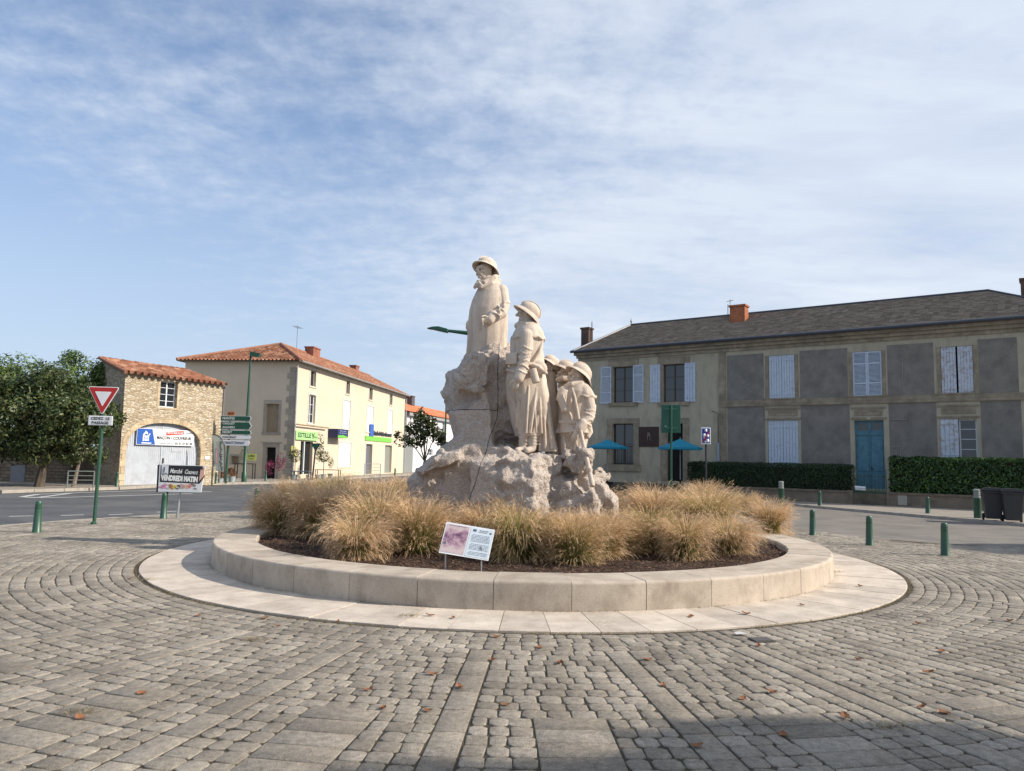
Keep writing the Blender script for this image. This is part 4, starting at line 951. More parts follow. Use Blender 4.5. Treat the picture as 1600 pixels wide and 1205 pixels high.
# ---- long grey house on the right, behind the garden wall
m_oldstone = brickmat('weathered_ashlar', (.25, .205, .15), (.18, .15, .112), (.095, .08, .062), .62, .31, ms=.007, bump=.008, axes='xz', wob=.008, stain=(.10, .085, .065), nscale=3, bumpn=.01)
m_beige = M('beige_render', (.47, .42, .31), (.39, .35, .26), scale=1.2, bump=.004, bscale=60, rough=.92, stain=(.235, .22, .17), sscale=1.4, samt=.6, sstretch=(2, 2, .7))
m_greyr = M('grey_roughcast', (.265, .245, .215), (.19, .175, .155), scale=2.0, bump=.012, bscale=70, rough=.95, stain=(.12, .11, .10), sscale=1.2, samt=.6, fine=.8)
m_slate = tilemat('stone_slates', (.20, .15, .115), (.28, .215, .165), (.37, .29, .225), (.20, .16, .10))
hp = at(1360, 33.3); nR = Vector((-.582, -.813, 0))
pD = at(903, 41.97)
pD = pD + (-nR) * 0
B4 = Bld('grey_house', pD, (.813, -.582), 'long two storey grey house with pale shutters, blue door and slate roof')
L4 = 22.6; BASE = .5; D4 = 8.0
ZE = B4.pix(1250, 524)[1]                    # eaves
def r4(*a, dy=0.0): return B4.rect(*a, dy)
W1 = r4(958, 990, 573, 629); W2_ = r4(1036, 1070, 569, 628); W3_ = r4(957, 990, 662, 726); DR2 = r4(1042, 1067, 662, 752)
U1 = r4(1201, 1242, 555, 624); U2 = r4(1332, 1378, 549, 620); U3 = r4(1470, 1521, 541, 616)
Q1 = r4(1200, 1248, 657, 728); DR = r4(1336, 1382, 657, 764); Q3 = r4(1471, 1527, 655, 718)
U4 = (U3[0] + (U3[0] - U2[0]), U3[1] + (U3[0] - U2[0]), U3[2], U3[3]); Q4 = (U4[0], U4[1], Q3[2], Q3[3])
for o in (U1, U2, U3, U4): pass
xs_split = B4.pix(1124, 640)[0]; xp1 = B4.pix(1134.5, 640)[0]
mb = MB(); ops = [W1, W2_, W3_, DR2, U1, U2, U3, U4, Q1, DR, Q3, Q4]; ops = [(a, b_, max(c, BASE + .0), d) for a, b_, c, d in ops]
wall_openings(mb, 0, xs_split, BASE - .4, ZE, [o for o in ops if o[1] < xs_split], .24, 0)
wall_openings(mb, xs_split, L4, BASE - .4, ZE, [o for o in ops if o[0] > xs_split], .24, 1)
mb.add([(0, 0, 0), (0, D4, 0), (0, D4, ZE), (0, 0, ZE)], [(3, 2, 1, 0)], 0); mb.add([(L4, 0, 0), (L4, D4, 0), (L4, D4, ZE), (L4, 0, ZE)], [(0, 1, 2, 3)], 1); mb.add([(0, D4, 0), (L4, D4, 0), (L4, D4, ZE), (0, D4, ZE)], [(0, 1, 2, 3)], 1)
mb.build('wall', [m_beige, m_oldstone], B4.e)
# render panels between the stone frames
mb = MB(); zb1 = B4.pix(1300, 622)[1]; zb0 = B4.pix(1300, 632)[1]; zt = B4.pix(1290, 546)[1]
xb = [(B4.pix(a, 600)[0], B4.pix(b, 600)[0]) for a, b in ((1136, 1193.5), (1250, 1325), (1387, 1460), (1530, 1592))]
xb.append((U4[1] + .28, L4 - .3))
for a, b_ in xb: MB().box(a, b_, -.006, .001, zb1 + .02, zt).build('roughcast_panel', m_greyr, B4.e)
for a, b_ in xb: MB().box(a + .01, b_ + .04, -.005, .001, BASE + .2, zb0 - .02).build('roughcast_panel', m_greyr, B4.e)
m_string = brickmat('cornice_stone', (.33, .275, .20), (.26, .22, .16), (.20, .17, .12), .9, .5, ms=.006, bump=.004, axes='xz', wob=.005, stain=(.20, .165, .115), nscale=3)
mb = MB(); mb.box(xs_split - .03, L4 + .02, -.07, .0, zb0, zb1)
mb.box(-.05, L4 + .05, -.05, -.001, ZE - .55, ZE - .38).box(-.12, L4 + .12, -.14, -.001, ZE - .378, ZE - .22).box(-.22, L4 + .22, -.26, -.001, ZE - .218, ZE - .03)
mb.box(-.22, -.001, 0, D4 + .2, ZE - .218, ZE - .03).box(L4 + .001, L4 + .22, 0, D4 + .2, ZE - .218, ZE - .03)
mb.box(xs_split, xp1, -.05, .0, BASE, ZE - .56)
for o in (Q1, DR, Q3, Q4):
    a, b_, c, d = o; mb.box(a - .10, b_ + .10, -.04, .0, d + .52, d + .60).box(a + .03, b_ - .03, -.028, .0, d + .22, d + .48).box(a - .12, b_ + .12, -.05, .0, d + .05, d + .13)
for o in (U1, U2, U3, U4): a, b_, c, d = o; mb.box(a - .28, b_ + .28, -.09, .0, zb1 + .001, zb1 + .06).box(a - .16, a - .003, -.02, .0, c, d).box(b_ + .003, b_ + .16, -.02, .0, c, d)
for o in (W1, W2_):
    a, b_, c, d = o; mb.box(a - .28, b_ + .28, -.03, .0, d + .003, d + .42).box(a - .26, b_ + .26, -.09, .0, c - .20, c - .003).box(a - .20, a - .003, -.012, .0, c, d).box(b_ + .003, b_ + .20, -.012, .0, c, d)
for o in (W3_, DR2):
    a, b_, c, d = o; c = max(c, BASE); mb.box(a - .34, a - .003, -.03, .0, c, d).box(b_ + .003, b_ + .34, -.03, .0, c, d).box(a - .34, b_ + .34, -.032, .0, d + .003, d + .28)
a, b_, c, d = W3_; mb.box(a - .42, b_ + .42, -.10, .0, c - .34, c - .003)
mb.build('stone_mouldings', m_string, B4.e)
# windows
for o in (W1, W2_):
    window(B4.e, *o, .14, (1, 2), .055, fm=m_woodbrown)
window(B4.e, *W3_, .16, (1, 1), .055, fm=m_woodbrown)
mb = MB(); a, b_, c, d = W3_
for k in range(5): x = a + (b_ - a) * (k + .5) / 5; mb.tube([(x, .04, c + .05), (x, .04, c + (d - c) * .45)], .012, 5)
mb.tube([(a, .04, c + (d - c) * .45), (b_, .04, c + (d - c) * .45)], .014, 5).tube([(a, .04, c + .06), (b_, .04, c + .06)], .014, 5); mb.build('window_grille', paint('black_iron', (.03, .03, .03)), B4.e)
for o in (Q3, Q4): a, b_, c, d = o; window(B4.e, (a + b_) / 2, b_, max(c, BASE), d, .14, (0, 3), .055)
sh = r4(939, 955.5, 574, 631); plank_shutter(B4.e, *sh, -.05, m_shut, louvre=True, label='louvred shutter folded back left of the first upper window')
sh = r4(989.5, 1006, 571, 629.5); plank_shutter(B4.e, *sh, -.05, m_shut, louvre=True)
sh = r4(1016, 1032, 570, 629); plank_shutter(B4.e, *sh, -.05, m_shut, 4); sh = r4(1070, 1087, 567, 628); plank_shutter(B4.e, *sh, -.05, m_shut, 4)
def pair(o, mat, y=.02, gap=0.0, **k):
    a, b_, c, d = o; m_ = (a + b_) / 2; plank_shutter(B4.e, a + .01, m_ - .004 - gap, c + .01, d - .01, y, mat, **k); plank_shutter(B4.e, m_ + .004 + gap, b_ - .01, c + .01, d - .01, y, mat, **k)
pair(U1, m_shut, planks=5); pair(U2, m_shut, louvre=True); pair(U3, m_shut_rust, gap=.03, planks=5); pair(U4, m_shut, planks=5); pair((Q1[0], Q1[1], BASE + .45, Q1[3]), m_shut, planks=5)
for o in (U3,): MB().box(o[0], o[1], .18, .2, o[2], o[3]).build('dark_gap', m_dark, B4.e)
for o in (Q3, Q4): a, b_, c, d = o; plank_shutter(B4.e, a - .02, (a + b_) / 2 - .01, max(c, BASE + .5), d - .01, -.04, m_shut_rust, 4, label='half open shutter with flaking paint')
# doors
m_blue = M('blue_door_paint', (.10, .235, .30), (.08, .19, .25), scale=4, rough=.55, stain=(.05, .10, .13), sscale=5, samt=.5)
a, b_, c, d = DR; c = BASE; mb = MB(); w = b_ - a; m_ = (a + b_) / 2; hh = d - c; zl = d - .58
mb.box(a, b_, .16, .22, c, zl - .03).box(a, b_, .12, .16, zl - .06, zl).box(a, b_, .16, .22, d - .10, d).box(a, a + .12, .16, .22, zl, d - .10).box(b_ - .12, b_, .16, .22, zl, d - .10).box(m_ - .07, m_ + .07, .16, .22, zl, d - .10).box(a + .12, b_ - .12, .16, .22, zl, zl + .14)
for x0, x1 in ((a + .08, m_ - .05), (m_ + .05, b_ - .08)):
    mb.box(x0, x1, .135, .16, c + .12, c + .75).box(x0, x1, .135, .16, c + .90, zl - .22)
mb.box(m_ - .025, m_ + .025, .12, .16, c, zl - .06)
dr = mb.build('door', m_blue, B4.e, label='blue panelled front door with two small panes above')
MB().box(a + .12, m_ - .07, .19, .2, zl + .14, d - .10).box(m_ + .07, b_ - .12, .19, .2, zl + .14, d - .10).build('pane', m_glass, dr)
MB().tube([(m_ + .06, .12, c + 1.05), (m_ + .06, .06, c + 1.05)], .03, 8).box(m_ + .01, m_ + .13, .125, .135, c + .96, c + 1.0).build('door_handle', paint('iron2', (.03, .03, .03)), dr)
tx = MB(); put_text(tx, '24', .13, m_, -.055, d + .085); tx.build('house_number', m_white, B4.e)
a, b_, c, d = DR2; mb = MB().box(a, b_, .2, .23, BASE, d).build('door', m_dark, B4.e, label='dark open doorway of the terrace')
MB().box(a, a + .07, .12, .2, BASE, d).box(b_ - .07, b_, .12, .2, BASE, d).box(a + .07, b_ - .07, .12, .2, BASE + 2.1, BASE + 2.17).build('door_frame', m_woodbrown, B4.e)
# roof: hipped, with gutter
RZ = 2.05; rb = 4.0; ov = .30
es = Vector((0, rb + ov, RZ)); hl, hr = 1.5, 3.6; LR = L4 + 2 * ov
SX = dict(pitch=.24, rowl=.16, mat=m_slate, flat=True)
tiled_plane(B4.e, 'roof', Vector((-ov, -ov, ZE)), (1, 0, 0), LR, es, es.length, hipl=hl, hipr=hr, label='slate roof slope facing the square', **SX)
tiled_plane(B4.e, 'roof', Vector((L4 + ov, D4 + ov, ZE)), (-1, 0, 0), LR, Vector((0, -(D4 - rb + ov), RZ)), Vector((0, D4 - rb + ov, RZ)).length, hipl=hr, hipr=hl, **SX)
w_ = D4 + 2 * ov
e2 = Vector((hl, 0, RZ)); tiled_plane(B4.e, 'roof', Vector((-ov, D4 + ov, ZE)), (0, -1, 0), w_, e2, e2.length, hipl=D4 - rb + ov, hipr=rb + ov, **SX)
e2 = Vector((-hr, 0, RZ)); tiled_plane(B4.e, 'roof', Vector((L4 + ov, -ov, ZE)), (0, 1, 0), w_, e2, e2.length, hipl=rb + ov, hipr=D4 - rb + ov, **SX)
rA, rB = Vector((-ov + hl, rb, ZE + RZ + .03)), Vector((L4 + ov - hr, rb, ZE + RZ + .03)); m_zinc = paint('zinc_dark', (.055, .065, .085), rough=.4)
MB().tube([rA, rB], .06, 6).tube([(-ov, -ov, ZE + .04), rA], .05, 6).tube([(L4 + ov, -ov, ZE + .04), rB], .05, 6).build('ridge', m_zinc, B4.e)
MB().tube([(-ov - .05, -ov - .08, ZE - .01), (L4 + ov + .05, -ov - .08, ZE - .01)], .075, 8).box(-ov, L4 + ov, -ov, D4 + ov, ZE - .03, ZE - .005).build('gutter', m_zinc, B4.e)
MB().lathe([(.05, 0), (.03, .12), (.06, .2), (.01, .4)], 8, c=rA).build('finial', m_zinc, B4.e)
def b4x(px, py, dy): return B4.pix(px, py, dy)
m_brick2 = brickmat('orange_brick', (.50, .16, .07), (.42, .12, .05), (.36, .20, .12), .22, .075, axes='xyz', stain=(.22, .09, .05))
m_brick3 = brickmat('sooty_brick', (.16, .09, .07), (.11, .07, .055), (.12, .10, .09), .22, .075, axes='xyz', stain=(.05, .04, .04))
cx, cz = b4x(1155, 505, 2.9); chimney(B4.e, cx, 2.9, cz - .25, .80, .60, b4x(1155, 478, 2.9)[1] - cz + .16, m_brick2, label='orange brick chimney on the slate roof')
cx, cz = b4x(917, 545, 1.4); chimney(B4.e, cx, 1.4, cz - .3, .50, .5, b4x(917, 514, 1.4)[1] - cz + .25, m_brick3, label='dark brick chimney at the left end')
MB().tube([(cx + .32, 1.4, cz - .3), (cx + .32, 1.4, b4x(925, 503, 1.4)[1])], .025, 6).build('flue_pipe', paint('pipe_dark', (.05, .05, .05)), B4.e)
cx, cz = b4x(1599, 490, 5.2); chimney(B4.e, cx + .45, 5.2, cz - .7, 1.0, .7, b4x(1599, 437, 5.2)[1] - cz + .6, m_brick3, label='tall brick chimney at the right edge of the picture')
cx, cz = b4x(1141, 500, 3.4); antenna(B4.e, cx, 3.4, cz, b4x(1141, 468, 3.4)[1] - cz, .35)
cx, cz = b4x(1137.5, 500, 3.4); MB().tube([(cx, 3.4, cz), (cx, 3.4, b4x(1137, 476, 3.4)[1])], .02, 5).build('flue_pipe', paint('pipe_dark2', (.05, .05, .05)), B4.e)
# rain pipe and cables at the joint of the two facades
cx, _ = b4x(1122.5, 700, -.1); z0 = b4x(1122, 720, -.1)[1]; z1 = b4x(1122, 646, -.1)[1]; z2 = b4x(1122, 692, -.1)[1]
MB().tube([(cx, -.12, z2), (cx, -.12, z1), (cx - .3, -.12, z1 + .12)], .02, 6).build('cable', m_woodbrown, B4.e); MB().tube([(cx, -.12, BASE), (cx, -.12, z2)], .06, 8).build('downpipe', paint('blue_grey_pipe', (.32, .38, .46)), B4.e)
sx = B4.pix(1548, 690)[0]; mb = MB()
for a_, b2, c_, d_ in ((1410, 1410, 560, 597), (1416, 1416, 636, 656), (1394, 1417, 656, 656), (1407, 1407, 700, 716), (1394, 1407, 699, 699)):
    p, q_ = B4.pix(a_, c_), B4.pix(b2, d_); mb.tube([(p[0], -.02, p[1]), (q_[0], -.02, q_[1])], .02, 5)
mb.build('patched_cracks', M('patch_mortar', (.30, .29, .27)), B4.e)
# brown plaque with a pale monogram
e, w, h = wall_sign(B4, 'plaque', 998, 1029, 667, 698, -.05, M('brown_plaque', (.055, .03, .025), (.045, .025, .02), rough=.5), 'square dark brown plaque with a pale monogram between window and terrace door')
tx = MB(); put_text(tx, 'R', h * .34, 0, -.006, h * .58, shear=.15); tx.tube([(-w * .08, -.008, h * .72), (-w * .1, -.008, h * .3)], .008, 5).tube([(w * .1, -.008, h * .42), (w * .3, -.008, h * .30)], .008, 5); tx.build('monogram', paint('bronze_ink', (.30, .24, .2)), e)

# ---- garden wall with gate, hedges
xg0 = (G(1337, 790) - GW).dot(wall_u); xg1 = (G(1385, 793) - GW).dot(wall_u)
m_gwall = M('garden_wall_render', (.24, .19, .14), (.17, .14, .105), scale=1.4, bump=.006, bscale=40, rough=.95, stain=(.10, .085, .065), sscale=2, samt=.7)
_d = ray(1074, 745); _k = (gw(0, .34) - CAM).dot(wall_n) / _d.dot(wall_n); sA = (CAM + _d * _k - GW).dot(wall_u)
rzw = math.atan2(wall_u.y, wall_u.x); gwe = empty('garden_wall', GW, rzw, 'low rendered garden wall with stone coping in front of the hedges', 'wall')
TOPW = .60
mb = MB().box(sA - .1, xg0 - .22, 0, .28, 0, TOPW - .08).box(xg1 + .12, 20, 0, .28, 0, TOPW - .08); mb.build('wall', m_gwall, gwe)
MB().box(sA - .14, xg0 - .20, -.04, .32, TOPW - .078, TOPW).box(xg1 + .10, 20, -.04, .32, TOPW - .078, TOPW).build('coping', M('coping_stone', (.20, .155, .11), (.13, .10, .08), scale=6, bump=.01, bscale=30), gwe)
MB().box(xg0 - .22, xg0 - .02, -.01, .3, 0, .62).box(xg1 + .02, xg1 + .12, -.01, .3, 0, .62).build('gate_pier', m_gwall, gwe)
mp_ = G(1399, 780); sx_ = (mp_ - GW).dot(wall_u); MB().box(xg1 + .42, xg1 + .74, -.012, .0, .12, .50).build('meter_box', M('meter_box', (.42, .38, .31)), gwe)
gate = empty('garden_gate', GW, rzw, 'low green metal garden gate with upright bars in front of the blue door', 'gate')
m_gate = M('gate_green', (.055, .10, .06), (.035, .07, .045), scale=5, rough=.6, stain=(.10, .07, .04), sscale=6)
MB().box(xg0, xg1, .10, .125, .08, .62).build('panel', m_gate, gate)
mb = MB(); n = 9
for k in range(n + 1): x = xg0 + (xg1 - xg0) * k / n; mb.tube([(x, .11, .62), (x, .11, 1.26 + .05 * math.sin(math.pi * k / n))], .010, 5)
mb.tube([(xg0, .11, 1.22), (xg1, .11, 1.22)], .012, 5).tube([(xg0, .11, .66), (xg1, .11, .66)], .012, 5); mb.tube([(xg0, .11, 0), (xg0, .11, 1.5)], .02, 6).tube([(xg1, .11, 0), (xg1, .11, 1.5)], .02, 6); mb.build('bars', m_gate, gate)
nw = MB().tube([(xg0 + .05, .05, .76), (xg0 + .45, .05, .74)], .05, 8).tube([(xg0 + .06, .06, .68), (xg0 + .45, .06, .66)], .035, 8).build('newspaper', m_white)
nw.location = GW; nw.rotation_euler = (0, 0, rzw); tag(nw, 'rolled white newspaper stuck through the garden gate bars', 'newspaper')
pa = B4.o; 
hedge('clipped_hedge', sA, xg0 - .2, .34, 1.0, .52, 1.64, 26000, .034, m_leaf_hedge, 'dark fine leaved clipped hedge left of the garden gate', 31)
hedge('laurel_hedge', xg1 + .1, 9.5, .34, 1.1, .52, 1.98, 20000, .055, m_leaf_laurel, 'taller laurel hedge with shiny leaves right of the garden gate', 32)
# spiky plant at the right edge
yp = gw(6.2, 1.9, .5); e = empty('yucca_plant', yp, 0, 'spiky plant tip rising behind the laurel hedge at the right edge', 'plant')
V_, Fq = [], []
for k in range(70):
    a = rs.uniform(0, 6.28); el = rs.uniform(.1, 1.4); L = rs.uniform(.5, .75); d = np.array([math.cos(a) * math.cos(el), math.sin(a) * math.cos(el), math.sin(el)]); s = np.array([-math.sin(a), math.cos(a), 0]) * .02; o = np.array([0, 0, 1.7]); b = len(V_)
    V_ += [o - s, o + s, o + d * L * .6 + s, o + d * L * .6 - s, o + d * L]; Fq += [(b, b + 1, b + 2, b + 3)]
    Fq += [(b + 3, b + 2, b + 4, b + 4)]
Fq = [f for f in Fq if len(set(f)) == 4]; link('leaves', npmesh(V_, np.array(Fq)), m_leaf_dark, e); MB().tube([(0, 0, 0), (0, 0, 1.7)], .06, 8).build('trunk', m_bark, e)
# ---- parasols on the terrace
m_teal = M('teal_canvas', (.02, .24, .36), (.015, .20, .31), scale=3, rough=.8)
def parasol(px, Y, wpx, ytop, yrim, label, rz):
    p = at(px, Y, .52); zt = V(px, ytop, Y).z; zr = V(px, yrim, Y).z; hw = wpx / 2 / F_PX * Y
    e = empty('parasol', p, rz, label, 'parasol', 'teal parasols on the terrace'); z0 = zt - p.z; zr -= p.z; mb = MB(); n = 8; h = hw * .98
    c = [(h * math.cos(2 * math.pi * k / n + math.pi / 8), h * math.sin(2 * math.pi * k / n + math.pi / 8), zr) for k in range(n)]
    vs = [(0, 0, z0)] + c + [(x, y, z - .10) for x, y, z in c] + [(x * .5, y * .5, zr + (z0 - zr) * .45) for x, y, z in c]
    fs = []
    for k in range(n): j = (k + 1) % n; fs += [(0, 17 + k, 17 + j), (17 + k, 1 + k, 1 + j, 17 + j), (1 + k, 9 + k, 9 + j, 1 + j)]
    mb.add(vs, fs); mb.build('canopy', m_teal, e); r_ = MB()
    for k in range(n): r_.tube([(0, 0, z0 - .03), (c[k][0] * .97, c[k][1] * .97, zr - .02)], .012, 5)
    r_.build('ribs', paint('rib', (.3, .3, .3)), e); MB().tube([(0, 0, .05), (0, 0, z0 + .06)], .025, 8).build('pole', paint('pole_grey', (.28, .28, .28)), e); MB().lathe([(.28, 0), (.28, .06), (.05, .09), (.04, .3)], 16).build('base', m_dark, e); return e
parasol(949, 37.5, 64, 686.5, 698.5, 'teal parasol left of the brown plaque beside the soldier group', .1)
parasol(1063, 35.5, 70, 685.5, 699.5, 'teal parasol in front of the dark terrace doorway', .3)

# ------------------------------------------------------------------ street furniture
m_green = paint('street_green', (.028, .088, .052), rough=.4, wear=.2); m_green_d = paint('deep_green', (.01, .075, .045), rough=.4)
m_steel = paint('galvanised', (.42, .43, .44), rough=.4, metal=.5); m_grey = paint('grey_cap', (.28, .30, .28))
def bollard_mb(h=.62):
    return MB().lathe([(.088, 0), (.088, .02), (.080, .03), (.062, h - .14), (.066, h - .135), (.066, h - .115), (.060, h - .11), (.060, h - .085), (.065, h - .08), (.065, h - .06), (.058, h - .055), (.057, h - .02), (.045, h), (.02, h + .006)], 18)
b0 = None
for loc, s, lab in ((G(57, 833), 1.0, 'green bollard nearest on the left, at the edge of the plaza'), (G(255, 811), 1.0, 'green bollard directly under the market board'), (G(400, 801), 1.06, 'green bollard just left of the grass bed, beside the road'),
                    (G(1477, 869), .97, 'green bollard nearest on the right'), (G(1359, 853), .97, 'middle green bollard of the three on the right plaza edge'), (G(1270, 837), .95, 'green bollard closest to the planter on the right'),
                    (G(1281, 793), 1.0, 'small green bollard across the road left of the gate'), (G(1450, 805.5), 1.0, 'small green bollard across the road left of the bins'),
                    (at(182, 33.2, .1), 1.0, 'dark green bollard at the left corner of the stone house'), (at(337, 38.3, .1), .9, 'green bollard at the right corner of the stone house below the flag'), (at(415, 44.0, .1), .9, 'green bollard right of the tall lamp post, before the old doorway'), (at(617, 60, .1), 1.0, 'thin dark bollard right of the pavement railing')):
    if b0 is None: b0 = o = bollard_mb().build('bollard', m_green, smooth=True)
    else: o = b0.copy(); COL.objects.link(o)
    o.location = loc; o.scale = (s,) * 3; tag(o, lab, 'bollard', 'green tapered bollards')
for loc, lab in ((G(1528, 813), 'tall green bollard with a grey slotted cap beside the bins'), (at(1221, 29.6, 0), 'tall green bollard with a grey slotted cap behind the planter rim')):
    e = empty('light_bollard', loc, 0, lab, 'bollard', 'tall green bollards with grey caps'); MB().lathe([(.12, 0), (.12, .02), (.11, .03), (.11, .68), (.115, .69)], 18).build('post', m_green, e, smooth=True)
    MB().lathe([(.10, .69), (.10, .74), (.085, .745), (.085, .77), (.10, .775), (.10, .80), (.085, .805), (.085, .83), (.10, .835), (.10, .86), (.085, .865), (.085, .89), (.10, .895), (.10, .95), (.06, .97)], 18).build('cap', m_grey, e, smooth=True)
# wheelie bins
def bin_(px, Y, label, rz):
    p = at(px, Y, .07); e = empty('wheelie_bin', p, rz, label, 'bin', 'dark wheelie bins at the kerb'); m_ = bpy.data.materials.get('bin_plastic') or paint('bin_plastic', (.035, .035, .037), rough=.5)
    w0, w1, d0, d1, h = .20, .26, .22, .28, .88
    MB().add([(-w0, -d0, .06), (w0, -d0, .06), (w0, d0, .06), (-w0, d0, .06), (-w1, -d1, h), (w1, -d1, h), (w1, d1, h), (-w1, d1, h)], [(3, 2, 1, 0), (4, 5, 6, 7), (0, 1, 5, 4), (1, 2, 6, 5), (2, 3, 7, 6), (3, 0, 4, 7)]).box(-w1 - .02, w1 + .02, -d1 - .02, d1 + .02, h - .07, h + .002).build('body', m_, e, bevel=.02)
    MB().box(-w1 - .03, w1 + .03, -d1 - .04, d1 + .03, h + .005, h + .05).prism([(-w1, h + .05), (w1, h + .05), (w1 - .06, h + .09), (-w1 + .06, h + .09)], -d1 + .02, d1 - .05).tube([(-w1 + .04, d1 + .07, h), (w1 - .04, d1 + .07, h)], .018, 8).build('lid', m_, e, bevel=.01)
    for s in (-1, 1): MB().lathe([(.02, -.025), (.10, -.025), (.10, .025), (.02, .025)], 16).build('wheel', m_dark, e).matrix_local = Matrix.Translation((s * (w0 + .03), d0 - .02, .10)) @ Matrix.Rotation(R(90), 4, 'Y')
    return e
bin_(1552, 22.9, 'dark wheelie bin standing between the tall bollard and another bin', -.45); bin_(1583, 22.3, 'dark wheelie bin nearest the right edge of the picture', -.45)

# give way sign (left)
gb = G(146, 820); pt = V(158, 655, gb.y); e = empty('give_way_sign', gb, R(8), 'red and white give way triangle over a small white plate on a green post', 'sign')
hpost = V(158, 607, gb.y).z; MB().tube([(0, 0.03, 0), (0.02, 0.03, 2.2), (.03, 0.03, hpost)], .038, 12).lathe([(.06, 0), (.06, .05), (.04, .07)], 12).build('post', m_green, e, smooth=True)
zt_, zb_ = V(160, 604.5, gb.y).z, V(158, 649, gb.y).z; hwid = (183 - 136) / 2 / F_PX * gb.y
def tri(mb, k, y, th, rr=.03):
    cz = zt_ - (zt_ - zb_) * .36; P = [(-hwid, zt_), (hwid, zt_), (0, zb_)]; P = [((x) * k, cz + (z - cz) * k) for x, z in P]; out = []
    for i in range(3):
        p, a, b_ = Vector(P[i]), Vector(P[i - 1]), Vector(P[(i + 1) % 3])
        for d_ in ((a - p).normalized() * rr, ): out += [tuple(p + d_), tuple(p + d_ * .35 + (b_ - p).normalized() * rr * .35), tuple(p + (b_ - p).normalized() * rr)]
    mb.prism([(x + .02, z) for x, z in out], y, y + th)
mb = MB(); tri(mb, 1.0, -.03, .02, .05); mb.build('panel', m_white, e); mb = MB(); tri(mb, .93, -.034, .003, .03); mb.build('red_border', paint('sign_red', (.42, .02, .015)), e); mb = MB(); tri(mb, .52, -.039, .004, .012); mb.build('white_field', paint('sign_white', (.72, .74, .76)), e)
za, zb2 = V(155, 650, gb.y).z, V(155, 665, gb.y).z; w = 18 / F_PX * gb.y; pl_ = MB().box(-w, w, -.04, -.01, zb2, za).build('plate', paint('plate_white', (.68, .69, .71)), e, bevel=.02)
tx = MB(); put_text(tx, 'CEDEZ  LE', .085, 0, -.043, zb2 + (za - zb2) * .72, width=w * 1.5, bold=.001); put_text(tx, 'PASSAGE', .085, 0, -.043, zb2 + (za - zb2) * .27, width=w * 1.35, bold=.001); tx.build('lettering', m_ink, e)

# market board on two posts
gb = G(276, 811); Y = gb.y; pa_ = at(283, Y, 0); e = empty('market_board', pa_, R(3), 'tilted black and white market board with cakes along its lower edge', 'sign')
def bx(px, py): q = V(px, py, Y - .05); return (q.x - pa_.x, q.z)
Mrot = R(3.0)
c4 = [bx(247.5, 768), bx(313, 769.5), bx(320, 728), bx(250, 725.5)]
MB().prism(c4, -.05, -.01).build('board', m_white, e)
MB().prism([bx(245, 769.5), bx(247.6, 768), bx(250, 725.5), bx(247, 727)], -.055, -.005).build('frame_edge', m_ink, e)
MB().prism([bx(250.5, 753), bx(311, 756), bx(319, 745), bx(316, 728.5), bx(252, 727)], -.053, -.0501).build('black_field', m_ink, e)
MB().prism([bx(252.5, 741), bx(263, 741.5), bx(264, 727.6), bx(253.5, 727)], -.056, -.0531).build('corner_logo', m_white, e)
MB().tube([(bx(257, 733)[0], -.058, bx(257, 738)[1]), (bx(258, 730)[0], -.058, bx(258, 730)[1])], .012, 5).box(bx(254, 739.7)[0], bx(262, 739.7)[0], -.058, -.056, bx(254, 740)[1], bx(254, 739)[1]).build('logo_mark', m_ink, e)
tx = MB(); tilt = math.radians(-1.5)
def line(mb, body, size, px, py, wpx, y, **k):
    vs, fs = text_mb(body, size, wpx / F_PX * Y, **k); q = bx(px, py); a = math.radians(-2.2)
    mb.add([(x * math.cos(a) - z * math.sin(a) + q[0], yy + y, x * math.sin(a) + z * math.cos(a) + q[1]) for x, yy, z in vs], fs)
line(tx, 'Marché', .15, 275, 736.5, 19, -.055, shear=.35, bold=.003); line(tx, 'Couvert', .15, 298, 738, 20, -.055, shear=.35, bold=.003); line(tx, 'VENDREDI MATIN', .17, 280.5, 748.3, 56, -.055, bold=.012); tx.build('lettering', paint('board_white', (.82, .82, .80)), e)
sw = MB().prism([bx(310.5, 752), bx(318, 744), bx(319.5, 731), bx(313, 731)], -.058, -.0535); sw.build('peach_shape', paint('peach', (.72, .42, .34)), e); MB().lathe([(.02, 0), (.04, .02), (.02, .05)], 10, c=(bx(315, 732.5)[0], -.06, bx(315, 733.5)[1])).build('cherry', m_ink, e)
cols = [(.62, .18, .34), (.70, .32, .42), (.40, .16, .06), (.70, .55, .08), (.14, .05, .05), (.55, .30, .22), (.72, .45, .34), (.65, .22, .20), (.25, .18, .16)]
for k, c in enumerate(cols):
    m_ = paint('cake', c); mbk = MB(); 
    for j in range(4):
        q_ = bx(252 + k * 6.4 + rs.uniform(-3, 4), 761 + rs.uniform(-4, 4)); s1, s2 = rs.uniform(.025, .06), rs.uniform(.015, .035); a0 = rs.uniform(0, 3)
        mbk.prism([(q_[0] + s1 * math.cos(t_ * .785 + a0) , q_[1] + s2 * math.sin(t_ * .785)) for t_ in range(8)], -.054 - .0008 * (j + k % 3), -.0501)
    mbk.build('cake_picture', m_, e)
px_ = at(276, Y + .03, 0); MB().tube([(at(276, Y, 0).x - pa_.x, .03, 0), (at(282, Y, .5).x - pa_.x, .03, bx(282, 740)[1])], .03, 8).build('post', m_steel, e)
MB().tube([(at(258, Y, 0).x - pa_.x, .05, .3), (bx(262, 740)[0], .03, bx(262, 740)[1])], .025, 8).build('post', m_green, e)

